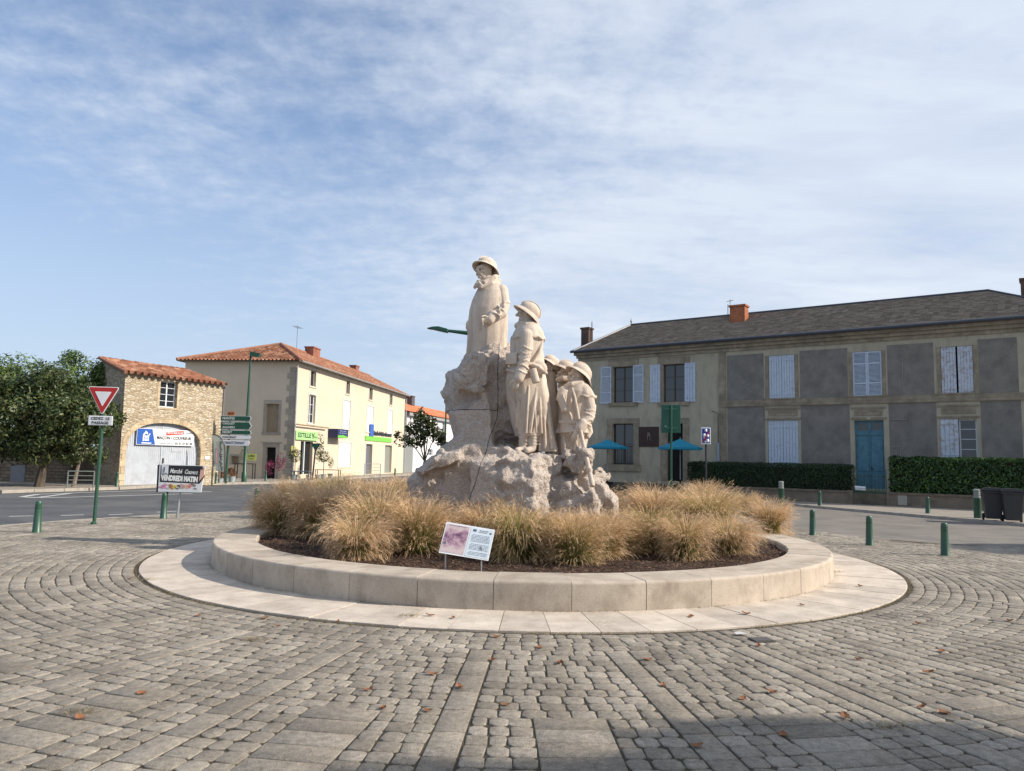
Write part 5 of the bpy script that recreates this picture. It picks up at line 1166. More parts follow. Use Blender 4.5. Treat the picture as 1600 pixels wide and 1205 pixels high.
# lamp post with direction signs (left), flag
lp = at(381, 41.5, .1); e = empty('street_lamp', lp, 0, 'tall slim green lamp post in front of the shaded cream gable', 'street lamp'); ht = V(388, 549, lp.y).z - .1
MB().lathe([(.14, 0), (.14, .5), (.10, .55), (.085, 2.5), (.06, ht * .8), (.05, ht)], 14).build('post', m_green, e, smooth=True)
MB().tube([(0, 0, ht - .25), (.25, -.05, ht + .02)], .03, 8).prism([(.0, ht - .02), (.55, ht - .12), (.50, ht - .30), (.05, ht - .28)], -.18, .18).build('lamp_head', m_green_d, e)
Ys = 38.9; pq = at(352, Ys, .1); e = empty('direction_signs', pq, 0, 'stack of green and white direction signs pointing right beside the lamp post', 'sign')
def dsign(x0, x1, y0, y1, fill, txts, ink, tw):
    a, b_ = V(x0, (y0 + y1) / 2, Ys), V(x1, (y0 + y1) / 2, Ys); zt_, zb_ = V((x0 + x1) / 2, y0, Ys).z - .1, V((x0 + x1) / 2, y1, Ys).z - .1; ax, bx_ = a.x - pq.x, b_.x - pq.x; h = zt_ - zb_
    MB().prism([(ax, zb_), (bx_ - h * .35, zb_), (bx_, (zb_ + zt_) / 2), (bx_ - h * .35, zt_), (ax, zt_)], -.03, .0).build('edge', m_white, e)
    p = MB().prism([(ax + .015, zb_ + .014), (bx_ - h * .36, zb_ + .014), (bx_ - .03, (zb_ + zt_) / 2), (bx_ - h * .36, zt_ - .014), (ax + .015, zt_ - .014)], -.034, -.0301).build('panel', fill, e)
    tx = MB(); n = len(txts)
    for k, s in enumerate(txts): zc = zt_ - h * (k + .5) / n; put_text(tx, s, h / n * .72, ax + .1 + tw[k] / 2, -.038, zc, width=tw[k], bold=.002)
    tx.build('lettering', ink, e)
dsign(345, 393, 650, 658, m_green_d, ['NANTES'], m_white, [.62]); dsign(345, 393.5, 659.5, 671, m_green_d, ['CHOLET', 'ANGERS'], m_white, [.62, .64]); dsign(344.5, 393, 672.5, 679, m_green_d, ['NIORT'], m_white, [.5])
dsign(345, 392, 680.5, 686.5, m_white, ['FONTENAY'], m_ink, [.72]); dsign(345, 391, 688, 696.5, m_white, ['CHANTONNAY'], m_navy, [1.15])
a, b_ = V(355.5, 647, Ys), V(367, 647, Ys); MB().box(a.x - pq.x, b_.x - pq.x, -.03, 0, V(360, 649.5, Ys).z - .1, V(360, 643.5, Ys).z - .1).build('road_tag', paint('road_orange', (.50, .16, .05)), e)
tx = MB(); put_text(tx, 'E119', .14, (a.x + b_.x) / 2 - pq.x, -.033, V(360, 646.5, Ys).z - .1, bold=.006); tx.build('lettering', m_ink, e)
MB().tube([(0, .04, 0), (0.05, .04, V(360, 650, Ys).z - .1)], .06, 10).build('post', m_green, e)
# feather flag
Yf = 37.6; fb = at(350, Yf, .1); e = empty('feather_flag', fb, 0, 'white feather flag with a curved black edge at the stone house corner', 'flag')
def fx(px, py): q = V(px, py, Yf); return Vector((q.x - fb.x, 0, q.z - .1))
edge = [fx(331.5, 679), fx(337, 679.5), fx(343, 682), fx(347.5, 687), fx(350.5, 694), fx(351.5, 705), fx(351.5, 720), fx(351, 737), fx(350.5, 752)]
inn = [fx(332, 679.5), fx(333, 686), fx(334, 694), fx(334, 706), fx(334.5, 716), fx(336, 728), fx(337, 736)]
poly = [(p.x, p.z) for p in edge[:-1]] + [(p.x, p.z) for p in reversed(inn)]
m_flag = M('flag_cloth', (.66, .68, .62), (.60, .64, .56), rough=.8); _t = m_flag.node_tree; _b = [n for n in _t.nodes if n.type == 'BSDF_PRINCIPLED'][0]; _tr = nd(_t, 'BsdfTranslucent', {'Color': (.8, .82, .76)}); _mx = nd(_t, 'MixShader', {0: .5, 1: _b.outputs[0], 2: _tr.outputs[0]}); _t.links.new(_mx.outputs[0], [n for n in _t.nodes if n.type == 'OUTPUT_MATERIAL'][0].inputs[0])
MB().prism(poly, -.01, .0).build('cloth', m_flag, e); MB().tube(edge, .022, 6).build('pole', m_ink, e)
tx = MB()
for k in range(15):
    y0 = 689 + k * 3.1; a_ = fx(344.3 + rs.uniform(-1.2, 1.2), y0); b_ = fx(345.5 + rs.uniform(-2.6, 2.6), y0 + 1.6); c_ = fx(346 + rs.uniform(-1, 1.6), y0 + 3.0)
    tx.tube([a_ + Vector((0, -.02, 0)), b_ + Vector((0, -.02, 0)), c_ + Vector((0, -.02, 0))], .020, 5)
tx.build('script', m_ink, e); tx = MB()
for k in range(9): a_ = fx(338 + rs.uniform(-.4, .4), 699 + k * 3); b_ = fx(338.8, 701 + k * 3); tx.tube([a_ + Vector((0, -.02, 0)), b_ + Vector((0, -.02, 0))], .018, 5)
tx.build('pink_script', paint('pink_ink', (.55, .12, .22)), e)
# railings
def railing(pA, pB, h, rails, label, mat, name='railing'):
    d = pB - pA; e = empty(name, pA, math.atan2(d.y, d.x), label, 'railing'); L = d.length
    MB().tube([(0, 0, 0), (0, 0, h), (L, 0, h), (L, 0, 0)], .03, 8).build('frame', mat, e); r_ = MB()
    for k in range(rails): z = h * (k + .8) / (rails + .8); r_.tube([(0, 0, z), (L, 0, z)], .018, 6)
    r_.build('rails', mat, e)
railing(at(104.5, 31.0, .1), at(145.5, 31.3, .1), .68, 3, 'grey metal railing under the slim tree left of the stone house', paint('rail_grey', (.20, .22, .20)))
railing(at(569, 57, .1), at(594, 58.5, .1), .95, 3, 'metal railing on the pavement before the office door', paint('rail_grey2', (.25, .26, .27)))
# lamp behind the monument, its arm reaching left
Yl = 24.5; lb_ = at(762, Yl, 0); e = empty('street_lamp', lb_, 0, 'green street lamp behind the statues, only its long arm and flat head show', 'street lamp')
za_ = V(735, 520, Yl).z; MB().lathe([(.12, 0), (.12, .6), (.08, .7), (.06, za_ - .1)], 12).build('post', m_green, e, smooth=True)
xh = V(667, 514, Yl).x - lb_.x; xm_ = V(700, 515, Yl).x - lb_.x
q0, q1, q2, q3 = V(730, 520.5, Yl).z, V(700, 517, Yl).z, V(683, 513.5, Yl).z, V(667, 513.5, Yl).z; xq = [V(k, 515, Yl).x - lb_.x for k in (762, 730, 700, 685, 676, 667)]
MB().tube([(0, 0, q0 - .02), (xq[1], 0, q0), (xq[2], 0, q1)], [.07, .07, .05], 8).build('arm', m_green_d, e)
MB().prism([(xq[2], q1 + .05), (xq[3], q2 + .06), (xq[4], q2 + .045), (xq[5], q3), (xq[4], q3 - .025), (xq[2], q1 - .07)], -.14, .14).build('lamp_head', m_green_d, e, bevel=.02)
u_p = at(694, 62, .1); MB().lathe([(.09, 0), (.07, V(694, 640, 62).z)], 8, c=(0, 0, 0)).build('utility_pole', m_green_d).location = u_p; tag(bpy.data.objects['utility_pole'], 'thin dark pole in front of the white house, partly hidden by the rock', 'pole')
# back of the green direction board + blue notice (right)
Yb = 26.5; pb = at(1048.5, Yb, .07); e = empty('direction_board', pb, R(-6), 'green double direction board seen from behind on a dark post', 'sign'); zt_, zb_ = V(1046, 632.5, Yb).z - .07, V(1046, 676.5, Yb).z - .07; w = 14.7 / F_PX * Yb
MB().box(-w, -.015, 0, .02, zb_, zt_).box(.015, w, 0, .02, zb_, zt_).build('board', paint('board_back_green', (.008, .09, .055)), e, bevel=.012); MB().box(-w * .62, w * .62, -.02, -.002, zt_ - .16, zt_ - .13).box(-w * .62, w * .62, -.02, -.002, zb_ + .16, zb_ + .19).build('bracket', paint('bracket_green', (.05, .20, .13), rough=.3), e)
MB().tube([(0, -.06, 0), (0, -.06, zt_ - .01)], .04, 10).build('post', m_green_d, e); MB().lathe([(.03, 0), (.03, .02)], 8, c=(-w * .58, -.03, zb_ + .22)).build('sticker', m_white, e)
Yb = 27.3; pb = at(1103.5, Yb, .07); e = empty('notice_sign', pb, R(-10), 'small blue notice with white figures and a red stroke, white border', 'sign'); zt_, zb_ = V(1104, 668, Yb).z - .07, V(1104, 694.5, Yb).z - .07; w = 7.2 / F_PX * Yb; h = zt_ - zb_
MB().box(-w, w, -.03, -.005, zb_, zt_).build('border', m_white, e, bevel=.012); MB().box(-w * .8, w * .8, -.034, -.031, zb_ + .05, zt_ - .05).build('blue_field', paint('notice_blue', (.02, .05, .35)), e)
mb = MB()
for (x, z, s) in ((0, .82, .05), (-.35, .55, .05), (.4, .5, .05), (.35, .22, .06), (-.1, .15, .035)): mb.lathe([(s * .7, -s), (s, 0), (s * .6, s)], 10, c=(x * w, -.036, zb_ + h * z))
mb.box(-w * .5, -w * .25, -.037, -.034, zb_ + h * .36, zb_ + h * .5).build('white_figures', m_white, e); MB().add([(-w * .78, -.042, zb_ + h * .12), (-w * .55, -.042, zb_ + h * .10), (w * .78, -.042, zb_ + h * .72), (w * .55, -.042, zb_ + h * .80)], [(0, 1, 2, 3)]).build('red_stroke', paint('notice_red', (.55, .02, .05)), e)
MB().tube([(0, 0, 0), (0, 0, zb_)], .035, 10).build('post', m_ink, e)
# back of a triangular sign near the florist, and plants and tables by the shops
Yt = 46; pt_ = at(488, Yt, .1); e = empty('triangle_sign', pt_, 0, 'dark back of a triangular road sign on a thin post before the florist', 'sign')
def tx_(px, py): q = V(px, py, Yt); return (q.x - pt_.x, q.z - .1)
MB().prism([tx_(486, 692.5), tx_(501, 693.5), tx_(493, 706)], -.02, .02).build('panel', m_green_d, e); MB().tube([(0, 0, 0), (tx_(493, 700)[0], 0, tx_(493, 700)[1])], .05, 8).build('post', m_ink, e)
m_pot = paint('zinc_pot', (.35, .42, .44)); m_pink = leaf_mat('pink_leaves', (.20, .03, .08), (.32, .06, .14), (.45, .12, .2)); m_rust = leaf_mat('rusty_leaves', (.12, .04, .02), (.25, .09, .04), (.20, .16, .05))
def potted(px, Y, h, r, mat, label, pot=True, stem=.0, seed=0, n=700, size=.05):
    p = at(px, Y, .1); e = empty('potted_plant', p, 0, label, 'plant')
    z0 = .32 if pot else .05
    if pot: MB().lathe([(.14, 0), (.19, .3), (.21, .32)], 14).build('pot', m_pot, e)
    if stem: MB().tube([(0, 0, z0), (0, 0, h - r)], .025, 6).build('stem', m_bark, e)
    link('foliage', leaf_cloud([((0, 0, h - r), (r, r, r if stem else (h - z0) / 2))], n, size, seed, .5), mat, e); return e
potted(460, 46.5, 1.9, .42, m_leaf_dark, 'round clipped shrub in a pot at the left of the florist entrance', stem=1, seed=1); potted(505, 49, 1.85, .40, m_leaf_dark, 'round topiary standard right of the triangular sign', stem=1, seed=2)
potted(497, 47.5, 2.3, .30, m_leaf_dark, 'bushy climbing plant beside the triangular sign', seed=3); potted(437, 46.8, 1.35, .34, m_pink, 'magenta leaved plant right of the old doorway', pot=False, seed=4, n=500)
potted(421, 46.5, 1.0, .30, m_pink, 'low magenta plant in front of the dark doorway', pot=False, seed=5, n=400); potted(343, 40.5, .75, .35, m_rust, 'rust red potted plant left under the direction signs', seed=6); potted(362, 41, .85, .32, m_rust, 'rust and green plant under the direction signs next to the table', seed=7)
potted(379, 46.2, 1.75, .2, m_leaf_dark, 'small dark plant standing on the table by the gable', pot=False, seed=8, n=200)
potted(516, 51, 1.3, .2, m_leaf_dark, 'small plant on the pavement right of the topiary standard', seed=9, n=200)
def table(p, w, d, h, mat, label, rz=0):
    e = empty('table', p, rz, label, 'table'); MB().box(-w / 2, w / 2, -d / 2, d / 2, h - .05, h).build('table_top', mat, e)
    for sx in (-1, 1):
        for sy in (-1, 1): MB().box(sx * (w / 2 - .03) - .025, sx * (w / 2 - .03) + .025, sy * (d / 2 - .03) - .025, sy * (d / 2 - .03) + .025, 0, h - .052).build('leg', mat, e)
m_iron = paint('table_iron', (.05, .045, .04)); table(at(382, 46.4, .1), 1.15, .5, .95, m_iron, 'narrow dark table against the shaded gable'); table(at(470, 46.6, .1), 1.1, .6, .55, paint('table_grey', (.10, .13, .15)), 'low grey display table in front of the florist'); table(at(512, 50.5, .1), 1.6, .6, .6, paint('table_wood', (.30, .24, .18)), 'display table right of the topiary by the cream wall')
# yellow poster on the gable
pz = at(390, 47.8, 0); a_, b_ = V(385.5, 714, 47.8), V(400.5, 714, 47.8); zz0, zz1 = V(392, 719.5, 47.8).z, V(392, 709, 47.8).z; e = empty('poster', (pz.x, 47.8, zz0), 0, 'yellow green poster on the shaded gable wall', 'poster')
MB().box(a_.x - pz.x, b_.x - pz.x, -.03, 0, 0, zz1 - zz0).build('sheet', paint('poster_green', (.50, .55, .14)), e); tx = MB(); put_text(tx, 'La Fleur', .16, (a_.x + b_.x) / 2 - pz.x, -.035, (zz1 - zz0) * .68, width=.42, shear=.3, bold=.004); put_text(tx, 'd ici', .12, (a_.x + b_.x) / 2 - pz.x, -.035, (zz1 - zz0) * .28, width=.3); tx.build('lettering', m_ink, e)
# stone wall far left behind the trees with a pale door
wa, wb = at(-160, 36.5, .1), at(182, 37.0, .1); d = wb - wa; e = empty('boundary_wall', wa, math.atan2(d.y, d.x), 'rough stone boundary wall in the shade of the trees at the left', 'wall'); L = d.length; hw_ = V(90, 706, 36).z
m_rwall = brickmat('boundary_stone', (.30, .23, .16), (.22, .17, .12), (.16, .13, .10), .34, .16, ms=.02, bump=.02, axes='xz', wob=.06)
MB().box(0, L, 0, .4, 0, hw_).build('wall', m_rwall, e); MB().box(-.0, L, -.06, .46, hw_, hw_ + .1).build('coping', m_kerb, e)
g0 = at(2, 36.3, .1); MB().box((at(6, 36.3).x - wa.x), (at(28, 36.3).x - wa.x), -.03, -.002, 0, V(16, 727, 36.3).z - .1).build('door', M('pale_door', (.30, .30, .31)), e)
# ------------------------------------------------------------------ monument
SEAM_Z = V(730, 641, 12.5).z - .3; SEAM_X = V(778, 600, 12.5).x - RC.x
m_stat, t, b, o = newmat('carved_limestone'); tc = nd(t, 'TexCoord')
n1 = nd(t, 'TexNoise', {'Vector': tc.outputs['Object'], 'Scale': 1.6, 'Detail': 7.0, 'Roughness': .65}); n2 = nd(t, 'TexNoise', {'Vector': nd(t, 'Mapping', {'Vector': tc.outputs['Object'], 'Scale': (1.6, 1.6, .35)}), 'Scale': 3.0, 'Detail': 7.0, 'Roughness': .7})
n3 = nd(t, 'TexNoise', {'Vector': tc.outputs['Object'], 'Scale': 55.0, 'Detail': 5.0, 'Roughness': .75})
col = ramp(t, n1.outputs[0], [(.3, (.50, .415, .335)), (.7, (.66, .56, .465))]); col = mixc(t, nd(t, 'MapRange', {0: n2.outputs[0], 1: .52, 2: .70, 3: 0.0, 4: .6}).outputs[0], col, (.36, .25, .18)); n4 = nd(t, 'TexNoise', {'Vector': nd(t, 'Mapping', {'Vector': tc.outputs['Object'], 'Location': (3, 5, 1), 'Scale': (3.5, 3.5, .5)}), 'Scale': 3.0, 'Detail': 8.0, 'Roughness': .75}); col = mixc(t, nd(t, 'MapRange', {0: n4.outputs[0], 1: .54, 2: .68, 3: 0.0, 4: .6}).outputs[0], col, (.24, .215, .19)); col = mixc(t, .4, col, ramp(t, n3.outputs[0], [(.3, .3), (.7, .7)]), 'OVERLAY')
t.links.new(col, b.inputs['Base Color']); b.inputs['Roughness'].default_value = .9; b.inputs['Specular IOR Level'].default_value = .2
t.links.new(nd(t, 'Bump', {'Height': n3.outputs[0], 'Strength': .8, 'Distance': .006}).outputs[0], b.inputs['Normal'])
m_rock, t, b, o = newmat('rough_limestone'); tc = nd(t, 'TexCoord'); s = nd(t, 'SeparateXYZ', {0: tc.outputs['Object']})
n1 = nd(t, 'TexNoise', {'Vector': tc.outputs['Object'], 'Scale': 1.3, 'Detail': 7.0, 'Roughness': .65}); n3 = nd(t, 'TexNoise', {'Vector': tc.outputs['Object'], 'Scale': 26.0, 'Detail': 7.0, 'Roughness': .75}); vo = nd(t, 'TexVoronoi', {'Vector': tc.outputs['Object'], 'Scale': 34.0})
col = ramp(t, n1.outputs[0], [(.3, (.52, .44, .375)), (.7, (.70, .60, .52))]); col = mixc(t, .7, col, ramp(t, n3.outputs[0], [(.3, .25), (.7, .75)]), 'OVERLAY')
wob = mth(t, 'MULTIPLY', mth(t, 'SUBTRACT', n1.outputs[0], .5), .10)
# joints between the blocks of the monument
seam_h = mth(t, 'LESS_THAN', mth(t, 'ABSOLUTE', mth(t, 'SUBTRACT', mth(t, 'ADD', s.outputs[2], wob), SEAM_Z)), .006)
seam_h = mth(t, 'MULTIPLY', seam_h, mth(t, 'LESS_THAN', s.outputs[0], SEAM_X))
sx_line = mth(t, 'ADD', mth(t, 'ADD', s.outputs[0], mth(t, 'MULTIPLY', wob, 1.2)), mth(t, 'MULTIPLY', mth(t, 'MINIMUM', mth(t, 'SUBTRACT', s.outputs[2], 2.0), 0.0), -.28))
seam_v = mth(t, 'LESS_THAN', mth(t, 'ABSOLUTE', mth(t, 'SUBTRACT', sx_line, SEAM_X)), .006)
seam = mth(t, 'MAXIMUM', seam_h, seam_v); col = mixc(t, mth(t, 'MULTIPLY', seam, .85), col, (.05, .045, .04))
t.links.new(col, b.inputs['Base Color']); b.inputs['Roughness'].default_value = .95; b.inputs['Specular IOR Level'].default_value = .15
hh = mth(t, 'ADD', mth(t, 'MULTIPLY', n3.outputs[0], .06), mth(t, 'MULTIPLY', vo.outputs['Distance'], .02)); hh = mth(t, 'SUBTRACT', hh, mth(t, 'MULTIPLY', seam, .02))
t.links.new(nd(t, 'Bump', {'Height': hh, 'Strength': 1.0, 'Distance': 1.0}).outputs[0], b.inputs['Normal'])

MON = empty('monument', (RC.x, RC.y, .3), 0, 'pale limestone monument, a coated man standing on rough rock above helmeted soldiers', 'monument')
MO = Vector((RC.x, RC.y, .3))
def P(px, py, Y): return V(px, py, Y) - MO
def cvx(bm_pts):
    bm = bmesh.new()
    for p in bm_pts: bm.verts.new(p)
    r = bmesh.ops.convex_hull(bm, input=bm.verts); bmesh.ops.delete(bm, geom=list({g for g in r['geom_interior'] + r['geom_unused'] if isinstance(g, bmesh.types.BMVert)}), context='VERTS')
    bm.verts.index_update(); vs = [v.co.copy() for v in bm.verts]; fs = [tuple(v.index for v in f.verts) for f in bm.faces]; bm.free(); return vs, fs
def blob(mb, outline, Yf, Yb, k=.72, jit=.03):
    cx = sum(p[0] for p in outline) / len(outline); cy = sum(p[1] for p in outline) / len(outline); pts = []; Ym = (Yf + Yb) / 2
    for x, y in outline:
        pts.append(P(x, y, Ym))
        for kk, YY in ((.93, Yf * .65 + Ym * .35), (k, Yf), (.93, Yb * .65 + Ym * .35), (k, Yb)): pts.append(P(cx + (x - cx) * kk, cy + (y - cy) * kk, YY) + Vector((rs.uniform(-jit, jit), rs.uniform(-jit, jit), rs.uniform(-jit, jit))))
    mb.add(*cvx(pts))
def remesh(mb, name, vox, mat, parent, smooth=0, disp=None, label=None):
    me = bpy.data.meshes.new('tmp'); me.from_pydata(mb.v, [], mb.f); o = bpy.data.objects.new('tmp', me); COL.objects.link(o)
    md = o.modifiers.new('r', 'REMESH'); md.mode = 'VOXEL'; md.voxel_size = vox; md.use_smooth_shade = True
    if smooth: s_ = o.modifiers.new('s', 'SMOOTH'); s_.iterations = smooth; s_.factor = .5
    me2 = bpy.data.meshes.new_from_object(o.evaluated_get(bpy.context.evaluated_depsgraph_get())); bpy.data.objects.remove(o); bpy.data.meshes.remove(me)
    if disp:
        n = len(me2.vertices); co = np.empty(n * 3, dtype=np.float32); me2.vertices.foreach_get('co', co); no = np.empty(n * 3, dtype=np.float32); me2.vertices.foreach_get('normal', no); co = co.reshape(-1, 3); no = no.reshape(-1, 3)
        d = np.array([disp(Vector(c)) for c in co.tolist()], dtype=np.float32)[:, None]; co = co + no * d; me2.vertices.foreach_set('co', co.ravel()); me2.update()
    o = link(name, me2, mat, parent, smooth=True)
    if label: o['label'] = label
    return o
rk = MB()
blob(rk, [(728, 549), (742, 538), (765, 534), (800, 540), (822, 552), (828, 620), (822, 705), (714, 705), (705, 665), (694, 640), (690, 612), (700, 592), (716, 570)], 12.45, 13.9)
blob(rk, [(726, 560), (745, 546), (768, 560), (772, 600), (745, 625), (714, 614), (706, 596)], 12.2, 12.9, .8)
blob(rk, [(700, 640), (765, 600), (775, 645), (770, 700), (720, 705), (706, 672)], 12.25, 13.4, .8)
blob(rk, [(790, 536), (836, 545), (850, 600), (866, 705), (770, 705), (780, 600)], 12.75, 14.0)
blob(rk, [(640, 748), (650, 733), (680, 712), (712, 694), (760, 690), (780, 720), (780, 850), (630, 850), (636, 775)], 12.0, 14.2, .8)
blob(rk, [(704, 704), (710, 680), (730, 660), (770, 650), (778, 715), (704, 722)], 12.2, 13.5, .85)
blob(rk, [(664, 735), (690, 708), (708, 684), (730, 672), (765, 690), (765, 740), (680, 745)], 12.15, 13.6, .85)
blob(rk, [(652, 738), (668, 722), (690, 707), (721, 705), (724, 716), (712, 727), (680, 738), (655, 745)], 11.75, 12.3, .8)
blob(rk, [(700, 706), (735, 690), (775, 700), (800, 709), (860, 711), (876, 716), (740, 728), (700, 716)], 12.0, 13.2, .85)
C_ = [P(735, 722, 11.75), P(765, 712, 11.85), P(800, 710, 11.95), P(832, 714, 11.55), P(884, 711, 12.2), P(888, 713, 12.9), P(740, 708, 12.9), P(728, 850, 11.75), P(770, 850, 11.55), P(838, 850, 11.30), P(905, 850, 12.0), P(915, 850, 13.2), P(728, 850, 13.2), P(832, 740, 11.5), P(766, 745, 11.62), P(893, 745, 12.1)]
rk.add(*cvx(C_))
blob(rk, [(880, 745), (905, 738), (930, 746), (950, 758), (964, 775), (972, 850), (870, 850)], 11.95, 13.4, .8)
blob(rk, [(893, 712), (903, 700), (922, 700), (931, 716), (926, 735), (905, 748), (888, 738), (884, 722)], 11.75, 12.3, .85)
blob(rk, [(880, 706), (893, 702), (894, 712), (882, 722)], 12.0, 12.4, .8)
blob(rk, [(925, 735), (938, 731), (948, 742), (946, 752), (928, 752)], 12.6, 13.1, .8); blob(rk, [(944, 740), (952, 739), (955, 748), (945, 750)], 12.6, 12.9, .8)
blob(rk, [(868, 775), (884, 748), (900, 745), (912, 768), (918, 850), (862, 850)], 11.6, 12.3, .9); blob(rk, [(905, 776), (922, 766), (940, 780), (948, 850), (900, 850)], 11.6, 12.2, .9)
def rockdisp(c):
    big_ = noise.fractal(c * 1.7, 1.0, 2.0, 3) * .045; cv = noise.voronoi(c * 2.6 + Vector((noise.noise(c * 3), noise.noise(c * 3 + Vector((5, 5, 5))), 0)) * .6)[0]; mid = (cv[1] - cv[0]) * .12 - .05; rg = (abs(noise.noise(c * 4.4 + Vector((9, 2, 4)))) - .25) * .07; sm = noise.noise(c * 12) * .024 + noise.noise(c * 26) * .020
    smooth_zone = 1.0
    q = c + MO
    if q.x < SEAM_X + RC.x and .95 < q.z - .0 < SEAM_Z + .3 and q.x > -1.05: smooth_zone = .35
    return (big_ + mid + rg + sm) * smooth_zone
remesh(rk, 'rock', .024, m_rock, MON, smooth=2, disp=rockdisp)

# ---- carved figures
def lo(mb, secs, folds=None, n=48, seed=0, cap=True):
    """closed shell through horizontal sections (pxL, pxR, py, Y, ry, amp[, tiltz])"""
    q = np.random.RandomState(seed); ph = q.uniform(0, 6.28, 6); ks = folds or (5, 8, 13); rings = []
    for s in secs:
        a, b_ = P(s[0], s[2], s[3]), P(s[1], s[2], s[3]); c = (a + b_) / 2; rx = (b_ - a).length / 2; ry, amp = s[4], s[5]; ux = (b_ - a).normalized(); uy = Vector((0, 1, 0))
        ring = []
        for k in range(n):
            an = 2 * math.pi * k / n; f = 1 + amp * sum(w * math.cos(kk * an + p_) for kk, p_, w in zip(ks, ph, (.5, .35, .25)))
            ring.append(c + ux * rx * f * math.cos(an) + uy * ry * f * math.sin(an))
        rings.append(ring)
    vs = [v for r_ in rings for v in r_]; m_ = len(rings)
    fs = [(i * n + k, i * n + (k + 1) % n, (i + 1) * n + (k + 1) % n, (i + 1) * n + k) for i in range(m_ - 1) for k in range(n)]; fs += [tuple(reversed(range(n))), tuple((m_ - 1) * n + k for k in range(n))]
    mb.add(vs, fs)
def cap_(mb, pts, rad, n=14):
    mb.tube(pts, rad, n)
    rad = rad if isinstance(rad, (list, tuple)) else [rad] * len(pts)
    for p, r_ in ((pts[0], rad[0]), (pts[-1], rad[-1])): ell(mb, p, (r_, r_, r_))
def ell(mb, c, r, rot=None, n=14):
    c = Vector(c); rot = rot or Matrix.Identity(3); vs, fs = [], []; m_ = n // 2 + 1
    for i in range(1, m_):
        th = math.pi * i / m_
        for k in range(n): vs.append(c + rot @ Vector((r[0] * math.sin(th) * math.cos(2 * math.pi * k / n), r[1] * math.sin(th) * math.sin(2 * math.pi * k / n), r[2] * math.cos(th))))
    b_ = len(vs); vs += [c + rot @ Vector((0, 0, r[2])), c + rot @ Vector((0, 0, -r[2]))]
    for i in range(m_ - 2):
        for k in range(n): fs.append((i * n + k, (i + 1) * n + k, (i + 1) * n + (k + 1) % n, i * n + (k + 1) % n))
    for k in range(n): fs += [(b_, k, (k + 1) % n), (b_ + 1, (m_ - 2) * n + (k + 1) % n, (m_ - 2) * n + k)]
    mb.add(vs, fs)
def basis(f, up=(0, 0, 1)):
    f = Vector(f).normalized(); r_ = f.cross(Vector(up)).normalized(); u_ = r_.cross(f); return Matrix((f, -r_, u_)).transposed()   # columns: forward, left, up
def head(mb, c, f, s=1.2, must=True, tilt=0.0):
    """head with face; f = facing direction"""
    B = basis(f); c = Vector(c)
    def L(x, y, z): return c + B @ Vector((x, y, z)) * s
    ell(mb, L(-.012, 0, .02), (.092 * s, .078 * s, .110 * s), B, 18); ell(mb, L(.030, 0, -.060), (.058 * s, .056 * s, .062 * s), B)   # skull, jaw
    ell(mb, L(.075, 0, -.098), (.024 * s, .026 * s, .020 * s), B)                                                         # chin
    cap_(mb, [L(.085, 0, .032), L(.126, 0, -.020)], [.012 * s, .021 * s], 8); ell(mb, L(.104, 0, -.026), (.020 * s, .027 * s, .014 * s), B)       # nose
    for y in (-1, 1):
        cap_(mb, [L(.096, y * .012, .040), L(.086, y * .050, .040), L(.062, y * .070, .026)], .014 * s, 8)       # brow
        ell(mb, L(.066, y * .044, -.024), (.030 * s, .026 * s, .022 * s), B)            # cheek
        ell(mb, L(.083, y * .030, .014), (.010 * s, .014 * s, .008 * s), B)             # eye
        ell(mb, L(-.005, y * .082, -.005), (.020 * s, .010 * s, .030 * s), B)           # ear
        if must: cap_(mb, [L(.102, y * .004, -.047), L(.094, y * .030, -.056), L(.078, y * .050, -.076)], [.015 * s, .016 * s, .007 * s], 8)
    ell(mb, L(.086, 0, -.070), (.014 * s, .022 * s, .008 * s), B)
    return L
def helmet(c, f, s=1.2, tilt=0.0, parent=None, roll=0.0):
    B = basis(f); B = Matrix.Rotation(tilt, 3, B @ Vector((0, 1, 0))) @ B; B = Matrix.Rotation(roll, 3, B @ Vector((1, 0, 0))) @ B; c = Vector(c); n = 40; vs = []; fs = []
    prof = [(0.0, .128, 1), (.03, .127, 1), (.055, .121, 1), (.085, .102, 1), (.108, .074, 1), (.122, .040, 1), (.127, .006, 1)]
    brim = [(.000, .128, 0), (-.006, .134, 0), (-.022, .148, .6), (-.044, .166, 1.0), (-.052, .168, 1.0), (-.046, .152, .6), (-.022, .126, 0), (.03, .112, 0)]
    rings = list(reversed(prof)) + brim
    for z, r_, k in rings:
        for j in range(n):
            a = 2 * math.pi * j / n; fx_ = 1.12 + (.10 if k and z < 0 else 0) * abs(math.cos(a)); v = Vector((r_ * fx_ * math.cos(a), r_ * .98 * math.sin(a), z - (.018 * abs(math.cos(a)) ** 2 if z < -.01 and math.cos(a) < 0 else 0))); vs.append(c + B @ v * s)
    m_ = len(rings)
    for i in range(m_ - 1):
        for k in range(n): fs.append((i * n + k, (i + 1) * n + k, (i + 1) * n + (k + 1) % n, i * n + (k + 1) % n))
    fs.append(tuple(range(n)))
    mb = MB().add(vs, fs); cr = [c + B @ Vector((.150 * math.cos(a), 0, .006 + .132 * math.sin(a))) * s for a in np.linspace(.25, math.pi - .12, 12)]; mb.tube(cr, .009 * s, 6)
    return mb.build('helmet', m_stat, parent, smooth=True)
